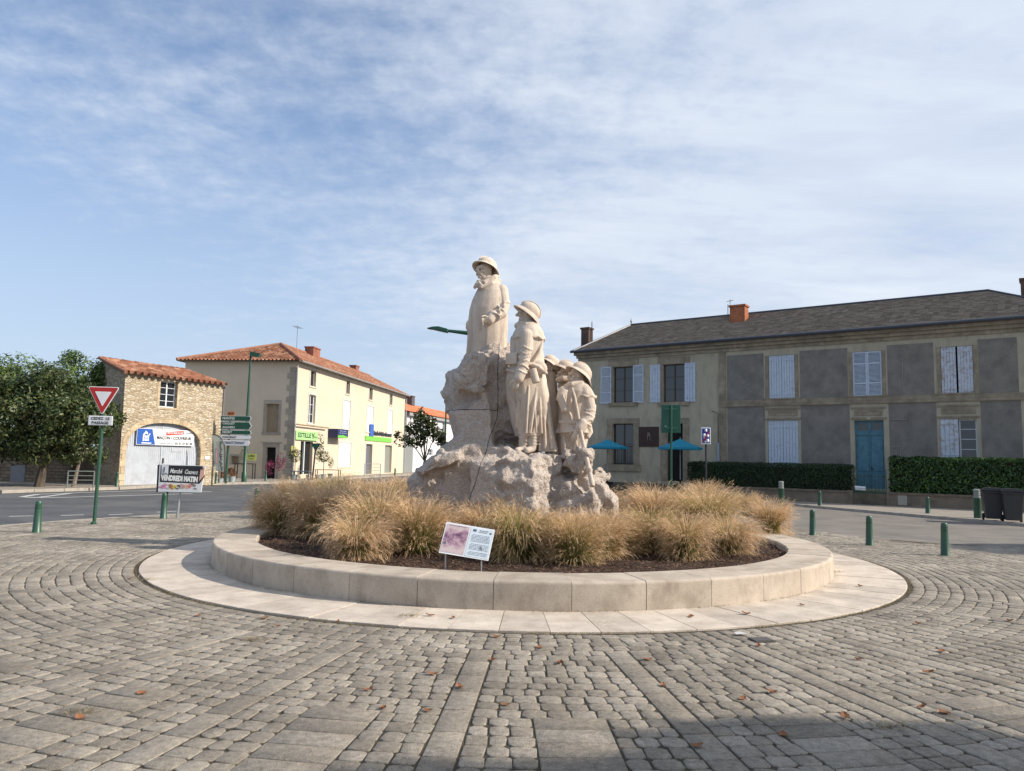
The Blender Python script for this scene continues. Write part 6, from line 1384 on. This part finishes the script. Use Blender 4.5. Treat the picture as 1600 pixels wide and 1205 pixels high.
def hand(mb, wrist, d, side, s=1.2, curl=.9, thumb=1):
    """palm with five bent fingers; d = pointing direction, side = across the knuckles"""
    d = Vector(d).normalized(); side = (Vector(side) - d * Vector(side).dot(d)).normalized(); nn = d.cross(side); w = Vector(wrist)
    ell(mb, w + d * .045 * s, (.052 * s, .040 * s, .020 * s), Matrix((d, side, nn)).transposed())
    for k, (off, L) in enumerate(((-.032, .060), (-.011, .070), (.011, .066), (.031, .052))):
        b_ = w + d * .085 * s + side * off * s; a1 = curl * .5; a2 = curl * 1.2
        m1 = b_ + (d * math.cos(a1) - nn * math.sin(a1)) * L * .5 * s; m2 = m1 + (d * math.cos(a2) - nn * math.sin(a2)) * L * .5 * s; cap_(mb, [b_, m1, m2], [.0115 * s, .0105 * s, .009 * s], 8)
    tb = w + d * .03 * s - side * .036 * s * thumb; cap_(mb, [tb, tb + (d * .6 - side * .7 * thumb) * .04 * s, tb + (d * .95 - side * .45 * thumb - nn * .3) * .075 * s], [.014 * s, .012 * s, .010 * s], 8)
def hollow_sleeve(mb, pts, rad, n=16): cap_(mb, pts, rad, n)

# 1. the standing man in a long coat, top of the rock, turned three quarters to the left
Y0 = 13.0; g = MB()
lo(g, [(729, 793, 556, Y0, .27, .05), (730.5, 793, 540, Y0, .28, .05), (731.5, 793.5, 520, Y0, .30, .05), (732.5, 794, 500, Y0, .31, .04), (734, 794, 485, Y0, .31, .03), (738, 793, 470, Y0, .29, .02), (744, 791, 457, Y0, .26, .02), (749, 786, 447, Y0, .21, .02), (751, 779, 440, Y0, .15, .0), (755, 773, 434, Y0, .10, 0)], seed=3)
H0 = P(757, 424, Y0 - .04); f0 = Vector((-.72, -.68, .10))
Lh = head(g, H0, f0, 1.36)
cap_(g, [P(760, 430, Y0), P(763, 444, Y0)], [.10, .13])                        # neck
for k in range(9):                                                              # scarf and collar
    a = math.pi * (.15 + 1.25 * k / 8); pass
cap_(g, [P(748, 441, Y0 - .13), P(757, 442, Y0 - .18), (P(772, 434, Y0 - .10)), P(777, 431, Y0 + .05)], [.045, .05, .05, .045]); cap_(g, [P(748, 442, Y0 - .18), P(753, 447, Y0 - .25)], [.03, .03])
cap_(g, [P(744, 446, Y0 - .12), P(752, 449, Y0 - .25), P(768, 443, Y0 - .20), P(780, 439, Y0 - .02)], [.035, .035, .04, .04]); cap_(g, [P(742, 449, Y0 - .18), P(745, 444, Y0 - .18)], [.03, .035])
# near arm: shoulder, elbow, cuff; folds round the elbow
cap_(g, [P(783, 455, Y0 - .08), P(787.5, 478, Y0 - .13), P(784, 489, Y0 - .20), P(769, 497.5, Y0 - .33)], [.125, .105, .098, .078]);
for k in range(7):
    t_ = k / 6; p = P(788 - 14 * t_, 476 + 19 * t_, Y0 - .13 - .20 * t_); r_ = .10 - .018 * t_; dd = Vector((.45, .1, -.6)).normalized() if t_ < .4 else Vector((-.7, -.5, -.4)).normalized(); a_ = dd.orthogonal().normalized(); c_ = dd.cross(a_)
    ring = [p + (a_ * math.cos(x) + c_ * math.sin(x)) * r_ + dd * .035 * math.sin(2 * x + k * 1.7) for x in np.linspace(0, 6.283, 13)]; g.tube(ring, .016, 6, cap=False)
cap_(g, [P(771, 493, Y0 - .31), P(765.5, 500, Y0 - .36)], [.088, .080]); hand(g, P(765, 499, Y0 - .37), (-.95, -.25, -.32), (0, -.5, .9), 1.35, curl=1.3, thumb=-1)
ell(g, P(732.5, 508, Y0 - .03), (.055, .06, .085)); cap_(g, [P(731, 512, Y0 - .03), P(734, 520, Y0 - .02)], [.04, .03])
# coat edges and fold ridges
for x0, x1 in ((738, 735), (760, 757), (768, 766), (775, 777), (784, 787)): cap_(g, [P(x0 + 1, 510, Y0 - .26 + abs(x0 - 762) * .006), P((x0 + x1) / 2, 530, Y0 - .27 + abs(x0 - 762) * .006), P(x1, 552, Y0 - .26 + abs(x0 - 762) * .006)], [.010, .022, .024], 6)
F1 = remesh(g, 'statue_figure', .0095, m_stat, MON, smooth=1, label='man with a drooping moustache in a plain long coat, standing on top')
helmet(P(760.5, 417.5, Y0 + .0), f0, 1.34, tilt=-.30, parent=F1, roll=.10)

# 2. soldier standing in profile, facing left
Y1 = 12.15; g = MB(); seedY = Y1
lo(g, [(806, 850, 682, Y1 + .10, .20, .12), (800, 857, 660, Y1 + .10, .25, .12), (796, 859, 640, Y1 + .08, .27, .10), (792, 857, 618, Y1 + .06, .28, .09), (790, 853, 598, Y1 + .04, .27, .07), (792, 850, 584, Y1, .25, .05), (796, 848, 570, Y1, .23, .03), (797, 848, 550, Y1, .24, .03), (797, 849, 532, Y1, .25, .02), (802, 848, 520, Y1, .24, .02), (808, 843, 510, Y1, .18, 0), (814, 838, 503, Y1, .12, 0)], folds=(4, 7, 11), seed=5)
# mantle falling behind to the ground
lo(g, [(832, 872, 706, Y1 + .22, .22, .22), (834, 868, 690, Y1 + .2, .20, .20), (836, 864, 670, Y1 + .2, .20, .18), (838, 861, 640, Y1 + .18, .19, .14), (838, 858, 610, Y1 + .16, .18, .10), (836, 852, 585, Y1 + .14, .18, .06), (834, 850, 560, Y1 + .12, .18, .04), (828, 846, 530, Y1 + .1, .18, .02)], folds=(6, 10, 15), seed=6)
H1_ = P(821.5, 491, Y1 + .02); f1 = Vector((-.97, -.05, .02)); head(g, H1_, f1, 1.18, must=False)
cap_(g, [P(824, 495, Y1 + .04), P(826, 512, Y1 + .05)], [.095, .14])
cap_(g, [P(808, 509, Y1 - .06), P(811, 505, Y1), P(822, 509, Y1 - .14), P(838, 508, Y1 - .04)], [.05, .05, .055, .055])       # standing collar and scarf
# shoulder cape with scalloped hem
lo(g, [(799, 851, 532, Y1 + .0, .285, .06), (799, 851, 527, Y1, .285, .04), (804, 848, 517, Y1, .25, .02), (811, 842, 508, Y1, .18, 0)], folds=(5, 9, 13), seed=7)
for k in range(11):
    a = math.pi * (1.0 + k / 10.0); c_ = P(825, 530, Y1); cap_(g, [c_ + Vector((.27 * math.cos(a), .285 * math.sin(a), .02 * math.sin(k * 2.1))), c_ + Vector((.27 * math.cos(a + .28), .285 * math.sin(a + .28), .02 * math.sin((k + 1) * 2.1)))], .020, 6)
# near arm hanging, cuff, hand
cap_(g, [P(823, 525, Y1 - .22), P(822, 548, Y1 - .28), P(819, 566, Y1 - .32), P(812, 588, Y1 - .36)], [.115, .095, .085, .075]); cap_(g, [P(813.5, 584, Y1 - .35), P(810.5, 591, Y1 - .365)], [.088, .084])
for k in range(6): t_ = k / 5; c_ = P(823 - 8 * t_, 545 + 36 * t_, Y1 - .28 - .06 * t_); g.tube([c_ + Vector((.095 * math.cos(x), .09 * math.sin(x), .03 * math.sin(2 * x + k * 1.3))) for x in np.linspace(0, 6.283, 13)], .014, 6, cap=False)
hand(g, P(808.5, 592, Y1 - .37), (-.22, .0, -.97), (1, .25, 0), 1.35, curl=.55, thumb=1)
# cartridge pouch, belt, haversack, rolled pouch
def boxp(mb, c, u, v, w, hu, hv, hw):
    u, v, w = Vector(u).normalized(), Vector(v).normalized(), Vector(w).normalized(); pts = [c + u * a * hu + v * b_ * hv + w * d_ * hw for a in (-1, 1) for b_ in (-1, 1) for d_ in (-1, 1)]; mb.add(*cvx(pts))
boxp(g, P(801, 561, Y1 - .16), (1, -.5, 0), (0, 0, 1), (.5, 1, 0), .10, .09, .06)
cap_(g, [P(793, 578, Y1 - .1), P(808, 582, Y1 - .24), P(830, 580, Y1 - .26), P(850, 576, Y1 - .05)], .028, 8)
ell(g, P(840, 573, Y1 - .17), (.17, .09, .12), Matrix.Rotation(.5, 3, 'Y')); cap_(g, [P(829, 569, Y1 - .26), P(842, 574, Y1 - .27), P(853, 583, Y1 - .16)], [.03, .035, .03], 8)
cap_(g, [P(848, 530, Y1 - .10), P(843, 550, Y1 - .20), P(832, 568, Y1 - .25)], [.022, .022, .022], 6)
# cloak ridges
for (x0, y0, x1, y1, dy, r_) in ((838, 606, 828, 676, -.20, .03), (842, 606, 846, 676, -.16, .025), (812, 612, 806, 668, -.22, .014), (826, 604, 822, 676, -.25, .022), (852, 600, 862, 700, -.02, .03), (848, 610, 852, 700, -.08, .03), (834, 600, 838, 676, -.20, .018)):
    cap_(g, [P(x0, y0, Y1 + dy + .03), P((x0 + x1) / 2, (y0 + y1) / 2, Y1 + dy), P(x1, y1, Y1 + dy + .02)], [r_ * .6, r_, r_], 6)
for x in (818, 833):                                                            # puttees and boots
    cap_(g, [P(x + 2, 672, Y1 - .0), P(x, 688, Y1 - .02), P(x - 1, 699, Y1 - .03)], [.085, .075, .07]); cap_(g, [P(x, 701, Y1 - .03), P(x - 10, 704, Y1 - .12)], [.055, .05])
    for k in range(4): c_ = P(x + .5, 679 + k * 5, Y1 - .01); g.tube([c_ + Vector((.082 * math.cos(a), .082 * math.sin(a), .01 * math.sin(a))) for a in np.linspace(0, 6.283, 13)], .010, 5, cap=False)
F2 = remesh(g, 'soldier_figure', .0095, m_stat, MON, smooth=1, label='tall soldier in profile facing left with cape, long coat and hanging arm')
helmet(P(826.5, 488, Y1 + .02), f1, 1.30, tilt=-.60, parent=F2)
c0, c1 = P(832, 577, Y1 - .33), P(838, 598, Y1 - .35); MB().tube([c0, c1], .062, 16).build('canteen', m_stat, F2, smooth=True)

# 3. front right soldier, bowed head, leaning on a stick
Y2 = 12.35; g = MB()
lo(g, [(874, 912, 715, Y2 + .1, .17, .06), (872, 915, 700, Y2 + .1, .19, .06), (872, 918, 684, Y2 + .1, .22, .08), (870, 921, 672, Y2 + .05, .25, .10), (872, 921, 660, Y2, .22, .05), (874, 922, 645, Y2, .22, .03), (874, 924, 628, Y2, .24, .03), (877, 924, 612, Y2, .24, .03), (884, 920, 602, Y2, .20, .0), (892, 912, 594, Y2, .12, 0)], folds=(5, 8, 12), seed=8)
lo(g, [(869, 922, 677, Y2 + .02, .27, .14), (873, 920, 668, Y2 + .02, .23, .08), (876, 919, 660, Y2 + .02, .20, .02)], folds=(6, 9, 13), seed=9)     # flared skirt
H2_ = P(900, 587, Y2 - .05); f2 = Vector((-.92, -.38, -.10)); head(g, H2_, f2, 1.15)
cap_(g, [P(903, 590, Y2), P(903, 602, Y2 + .02)], [.09, .13]); cap_(g, [P(884, 604, Y2 - .12), P(893, 601, Y2 - .2), P(908, 598, Y2 - .14)], [.04, .045, .05])
lo(g, [(896, 931, 622, Y2 + .02, .27, .06), (897, 929, 617, Y2 + .02, .27, .04), (897, 924, 608, Y2 + .02, .24, .02), (898, 917, 600, Y2 + .02, .18, 0), (900, 911, 593, Y2 + .02, .10, 0)], folds=(5, 8, 12), seed=10)
for k in range(10): a = math.pi * (1.0 + k / 9.0); c_ = P(913, 621, Y2 + .02); cap_(g, [c_ + Vector((.19 * math.cos(a), .27 * math.sin(a), .02 * math.sin(k * 2.3))), c_ + Vector((.19 * math.cos(a + .31), .27 * math.sin(a + .31), .02 * math.sin((k + 1) * 2.3)))], .018, 6)
cap_(g, [P(917, 622, Y2 - .12), P(922, 640, Y2 - .14), P(920, 652, Y2 - .18), P(909, 667, Y2 - .26)], [.115, .10, .095, .08]); cap_(g, [P(911, 663, Y2 - .25), P(906, 670, Y2 - .28)], [.095, .088])
for k in range(7): t_ = k / 6; c_ = P(921 - 7 * t_ * t_, 634 + 30 * t_, Y2 - .13 - .1 * t_); g.tube([c_ + Vector((.10 * math.cos(x), .09 * math.sin(x), .03 * math.sin(2 * x + k * 1.9))) for x in np.linspace(0, 6.283, 13)], .014, 6, cap=False)
hand(g, P(903.5, 671, Y2 - .30), (-.42, -.1, -.9), (.9, -.2, -.4), 1.3, curl=.6, thumb=1)
cap_(g, [P(880, 612, Y2 - .15), P(876, 622, Y2 - .2), P(882, 640, Y2 - .26)], [.09, .07, .06]); cap_(g, [P(872, 624, Y2 - .1), P(878, 620, Y2 - .2)], [.04, .05]); cap_(g, [P(875, 659, Y2 - .13), P(897, 661, Y2 - .22), P(918, 659, Y2 - .14)], .024, 8)
for (x0, y0, x1, y1, r_) in ((886, 606, 880, 640, .02), (892, 608, 890, 645, .016), (888, 640, 893, 658, .02), (880, 682, 882, 705, .02), (900, 684, 900, 705, .02)): cap_(g, [P(x0, y0, Y2 - .18), P((x0 + x1) / 2 + 1, (y0 + y1) / 2, Y2 - .23), P(x1, y1, Y2 - .2)], [r_ * .6, r_, r_ * .8], 6)
cap_(g, [P(918, 665, Y2 - .02), P(921, 676, Y2 - .02), P(918, 682, Y2 - .06)], [.07, .06, .045])
F3 = remesh(g, 'soldier_figure', .0095, m_stat, MON, smooth=1, label='front soldier at the right with bowed head and hand on a stick')
helmet(P(907.5, 583.5, Y2 - .0), f2, 1.30, tilt=-.72, parent=F3)
MB().tube([P(907, 673, Y2 - .36), P(914, 705, Y2 - .55), P(926, 760, Y2 - .80)], [.030, .036, .040], 12).lathe([(.045, 0), (.045, .05)], 12, c=P(921.0, 737, Y2 - .70)).build('walking_stick', m_stat, F3, smooth=True)
MB().tube([P(893, 606, Y2 - .30), P(897, 620, Y2 - .31), P(904, 655, Y2 - .28)], [.026, .034, .030], 10).build('rifle_stock', m_stat, F3, smooth=True)
# 4. soldier between the two, only head and collar show
Y3 = 12.75; g = MB(); head(g, P(882.5, 585, Y3), (-.9, -.35, -.1), 1.12); cap_(g, [P(884, 590, Y3 + .02), P(884, 603, Y3 + .05)], [.09, .14]); lo(g, [(872, 900, 700, Y3 + .15, .2, .05), (870, 902, 640, Y3 + .15, .22, .05), (872, 900, 612, Y3 + .12, .2, .03), (876, 896, 602, Y3 + .1, .14, 0), (879, 893, 594, Y3 + .08, .1, 0)], seed=12); cap_(g, [P(872, 594, Y3 - .10), P(880, 592, Y3 - .14), P(889, 591, Y3 - .1)], [.05, .06, .05])
F4 = remesh(g, 'soldier_figure', .0095, m_stat, MON, smooth=1, label='soldier with drooping moustache half hidden between the other two'); helmet(P(885, 578, Y3 + .02), (-.9, -.35, .0), 1.22, tilt=-.5, parent=F4)
# 5. cloaked soldier behind, wrapped to the neck
Y4 = 13.0; g = MB(); head(g, P(858, 577, Y4), (-.85, -.5, 0), 1.15); lo(g, [(852, 880, 712, Y4, .22, .06), (852, 877, 660, Y4, .22, .05), (851, 872, 625, Y4, .20, .04), (850.5, 871, 600, Y4, .19, .02), (851, 870.5, 588, Y4, .17, .0), (852, 868, 583, Y4, .14, 0)], seed=13)
for k in range(3): c_ = P(860.5, 584 + k * 4, Y4); g.tube([c_ + Vector((.125 * math.cos(x), .16 * math.sin(x), 0)) for x in np.linspace(0, 6.283, 17)], .02, 6, cap=False)
F5 = remesh(g, 'soldier_figure', .0095, m_stat, MON, smooth=1, label='rear soldier wrapped in a cloak to the chin, next to the tall soldier'); helmet(P(861, 570.5, Y4 + .02), (-.85, -.5, 0), 1.22, tilt=-.65, parent=F5)

# ---- information panel in the bed
Yp = 8.95; c = V(729, 846, Yp); e = empty('information_panel', (c.x, Yp, SOIL), 0, 'tilted white panel with a purple old photograph and text at the front of the bed', 'sign')
def pp(px, py, dy=0.0): q = V(px, py, Yp + dy); return Vector((q.x - c.x, q.y - Yp, q.z - SOIL))
tl, tm, tr, br, bm_, bl = pp(698, 815.5, .16), pp(735.5, 821, .16), pp(773.5, 828, .16), pp(763, 876.5), pp(724, 869), pp(685.5, 863.5)
nn = (tr - tl).cross(bl - tl).normalized(); nn = nn if nn.y < 0 else -nn
def quad(name, a, b_, c_, d_, off, mat, th=.0):
    mb = MB(); vs = [p + nn * off for p in (a, b_, c_, d_)] + [p + nn * (off - (th or .002)) for p in (a, b_, c_, d_)]; mb.add(vs, [(0, 1, 2, 3), (7, 6, 5, 4), (0, 4, 5, 1), (1, 5, 6, 2), (2, 6, 7, 3), (3, 7, 4, 0)]); return mb.build(name, mat, e)
def mixp(u, v): top = tl.lerp(tr, u); bot = bl.lerp(br, u); return top.lerp(bot, v)
quad('board', tl, tr, br, bl, 0, m_white, .012)
m_eng, t, b, o = newmat('purple_engraving'); tc = nd(t, 'TexCoord'); n1 = nd(t, 'TexNoise', {'Vector': tc.outputs['Object'], 'Scale': 16.0, 'Detail': 8.0, 'Roughness': .75}); s = nd(t, 'SeparateXYZ', {0: tc.outputs['Object']})
band = nd(t, 'MapRange', {0: mth(t, 'ABSOLUTE', mth(t, 'SUBTRACT', s.outputs[2], (tl.z + bl.z) / 2 - .01)), 1: .05, 2: .13, 3: 0.0, 4: .22}).outputs[0]
t.links.new(ramp(t, mth(t, 'ADD', n1.outputs[0], band), [(.38, (.12, .05, .11)), (.52, (.36, .22, .28)), (.68, (.52, .42, .42))]), b.inputs['Base Color']); b.inputs['Roughness'].default_value = .5
quad('old_picture', mixp(.03, .05), mixp(.49, .05), mixp(.485, .95), mixp(.015, .95), .003, m_eng)
quad('text_sheet', mixp(.52, .04), mixp(.985, .04), mixp(.98, .96), mixp(.51, .96), .003, paint('pale_blue_sheet', (.60, .68, .74)))
tx = MB()
def dash(u0, u1, v, hgt=.012, off=.0055):
    a, b_, c_, d_ = mixp(u0, v), mixp(u1, v), mixp(u1, v + hgt), mixp(u0, v + hgt); tx.add([p + nn * off for p in (a, b_, c_, d_)], [(0, 1, 2, 3)])
for k in range(16):
    v = .26 + k * .042
    if k in (6, 12): continue
    u = .565 + (.02 if k in (0, 7, 13) else 0)
    while u < .93: L = rs.uniform(.012, .045); dash(u, min(u + L, .945), v); u += L + .010
u = .70
for L in (.05, .04, .06): dash(u, u + L, .10, .022); u += L + .012
dash(.68, .86, .155, .014); dash(.57, .64, .09, .07); dash(.91, .95, .13, .05)
u = .08
while u < .42: L = rs.uniform(.02, .05); dash(u, u + L, .075, .014); u += L + .01
tx.build('lettering', M('panel_ink', (.10, .13, .17)), e)
for px, py in ((696, 866), (752, 875)): a_ = pp(px, py, .02); MB().tube([a_ + Vector((0, .03, .15)), Vector((a_.x, a_.y + .03, -.02))], .009, 8).build('leg', m_steel, e)

# ---- small things on the paving
m_dleaf = leaf_mat('dead_leaf', (.14, .055, .025), (.26, .11, .05), (.40, .20, .10), rough=.8, transl=.1)
vs, fs = [], []; nL = 9
for i in range(nL):
    t_ = i / (nL - 1); w = .032 * math.sin(math.pi * min(1, t_ * .93 + .04)) ** .7 * (1 + .3 * (i % 2)); x = -.055 + .11 * t_; zc = .006 + .012 * (t_ - .4) ** 2 * 6
    vs += [(x, -w, zc + .012), (x, 0, zc), (x, w, zc + .016)]
for i in range(nL - 1):
    a = i * 3; fs += [(a, a + 3, a + 4, a + 1), (a + 1, a + 4, a + 5, a + 2)]
L0 = MB().add(vs, fs).build('fallen_leaf', m_dleaf)
leafpts = [(413, 967, 'dry leaf on the paving in front of the left part of the apron'), (433, 979, 'largest reddish leaf before the left of the apron'), (527, 972, 'leaf at the outer apron edge left of centre'), (605, 939, 'brown leaf against the foot of the planter wall'), (672, 964, 'leaf lying on the apron slabs at the front'), (708, 968, 'leaf beside weeds on the front apron'), (776, 996, 'orange leaf just below the apron near the centre'),
 (770, 1032, 'dark curled leaf right of the radial slab strip'), (676, 1054, 'orange leaf near the strip of slabs below the centre'), (575, 1079, 'orange brown leaf in the cobbles left of centre'), (598, 1108, 'broad rusty leaf at the corner of a slab field'), (669, 1111, 'thin leaf near the front slab strip'), (790, 1102, 'rusty leaf right of the front slab strip'), (718, 1075, 'pale orange leaf lying on the slab strip'), (222, 1084, 'small dark red leaf on the left slab field'), (125, 1122, 'tan leaf at the lower left'),
 (1012, 1031, 'curled leaf at the right of the second slab strip'), (1036, 1072, 'leaf beside straw right of the second strip'), (1160, 1092, 'orange leaf in the middle of the right cobbles'), (1206, 1082, 'brown leaf just right of the orange one'), (1321, 1121, 'orange leaf standing on its edge at the lower right'), (1340, 1031, 'red leaf on the right cobbles'), (1185, 1010, 'flat leaf right of the drain grate'), (1090, 1166, 'long brown leaf in the shade at the bottom'), (1224, 1149, 'leaf at the edge of the shade'), (1440, 1106, 'leaf at the right beside a slab field'), (1475, 1114, 'small leaf farther right by the slab field'), (1450, 1052, 'pale leaf on the right cobbles near the strip'), (1471, 1018, 'leaf at the far right of the paving'),
 (1080, 966, 'dark leaf on the front right apron'), (1166, 962, 'small leaf on the apron at the right'), (1253, 948, 'narrow dark leaf on the right apron'), (1344, 918, 'dark leaf near the right end of the apron'), (1434, 975, 'pale leaf right of the apron'), (1578, 971, 'brown leaf near the right edge'), (310, 962, 'small leaf at the left before the apron'), (203, 905, 'leaf near the left end of the apron'), (875, 1037, 'orange leaf before the centre of the apron'), (843, 1012, 'dark leaf fragment before the centre')]
for i, (px, py, lab) in enumerate(leafpts):
    p = G(px, py, .015); o = L0 if i == 0 else L0.copy()
    if i: COL.objects.link(o)
    z = .027 if math.hypot(p.x - RC.x, p.y - RC.y) < 5.85 else .014
    o.location = (p.x, p.y, z); o.rotation_euler = (rs.uniform(-.12, .12), rs.uniform(-.1, .1), rs.uniform(0, 6.28)); s = rs.uniform(.5, .85); o.scale = (s, s * rs.uniform(.8, 1.3), s * rs.uniform(.5, 1.1)); tag(o, lab, 'leaf', 'dry leaves scattered on the paving')
dg = G(1190, 998, .03); e = empty('drain_grate', (dg.x, dg.y, .022), .2, 'small dark metal drain grate in the paving right of centre', 'drain'); e.scale = (.8, .8, 1); MB().box(-.12, .12, -.10, .10, -.01, .0).build('frame', paint('grate_frame', (.09, .08, .07)), e); mb = MB()
for k in range(7): mb.box(-.11 + k * .034, -.095 + k * .034, -.09, .09, .001, .008)
mb.build('bars', paint('cast_iron', (.22, .20, .18), metal=.2), e)
pg = G(1157, 990, .03); o = MB().add([(-.05, -.03, 0), (.06, -.035, .008), (.05, .03, .0), (0, .04, .012), (-.055, .025, .004)], [(0, 1, 2, 3, 4)]).build('paper_scrap', paint('paper', (.62, .60, .56))); o.location = (pg.x, pg.y, .03); tag(o, 'crumpled pale paper scrap beside the drain grate', 'litter')
# straw and small weeds gathered along the apron edge
V_, Fq = [], []
m_straw = leaf_mat('straw', (.09, .06, .035), (.26, .19, .10), (.50, .42, .22), rough=.8)
for i in range(9000):
    a = rs.normal(0, 1.0) if i % 3 else rs.uniform(-2.2, 2.2); cl_ = noise.noise(Vector((a * 5, 0, 0)))
    if cl_ < -.05 and rs.uniform() < .8: continue
    r_ = R_APRON + abs(rs.normal(0, .05)) + .01 if i % 4 else R_OUT + abs(rs.normal(0, .03)); x, y = RC.x + r_ * math.sin(a), RC.y - r_ * math.cos(a); L = rs.uniform(.008, .035); th = rs.uniform(0, 6.28); el = rs.uniform(-.1, .7)
    d = np.array([math.cos(th) * math.cos(el), math.sin(th) * math.cos(el), math.sin(el)]) * L; w = np.array([-math.sin(th), math.cos(th), 0]) * .0022; o_ = np.array([x, y, .014 if i % 4 else .027]); b_ = len(V_); V_ += [o_ - w, o_ + w, o_ + d + w * .4, o_ + d - w * .4]; Fq.append((b_, b_ + 1, b_ + 2, b_ + 3))
for (px, py) in ((125, 1108), (395, 997), (1384, 1130), (932, 972), (445, 915), (1305, 893), (225, 905), (640, 962)):
    p = G(px, py, .03)
    for i in range(90): x, y = p.x + rs.normal(0, .07), p.y + rs.normal(0, .05); L = rs.uniform(.02, .06); th = rs.normal(.5, 1.2); d = np.array([math.cos(th), math.sin(th), rs.uniform(0, .4)]) * L; w = np.array([-math.sin(th), math.cos(th), 0]) * .0025; o_ = np.array([x, y, .03 if py < 965 else .018]); b_ = len(V_); V_ += [o_ - w, o_ + w, o_ + d + w * .4, o_ + d - w * .4]; Fq.append((b_, b_ + 1, b_ + 2, b_ + 3))
tag(link('straw_litter', npmesh(V_, np.array(Fq)), m_straw), kind='stuff')
SC.render.engine = 'CYCLES'
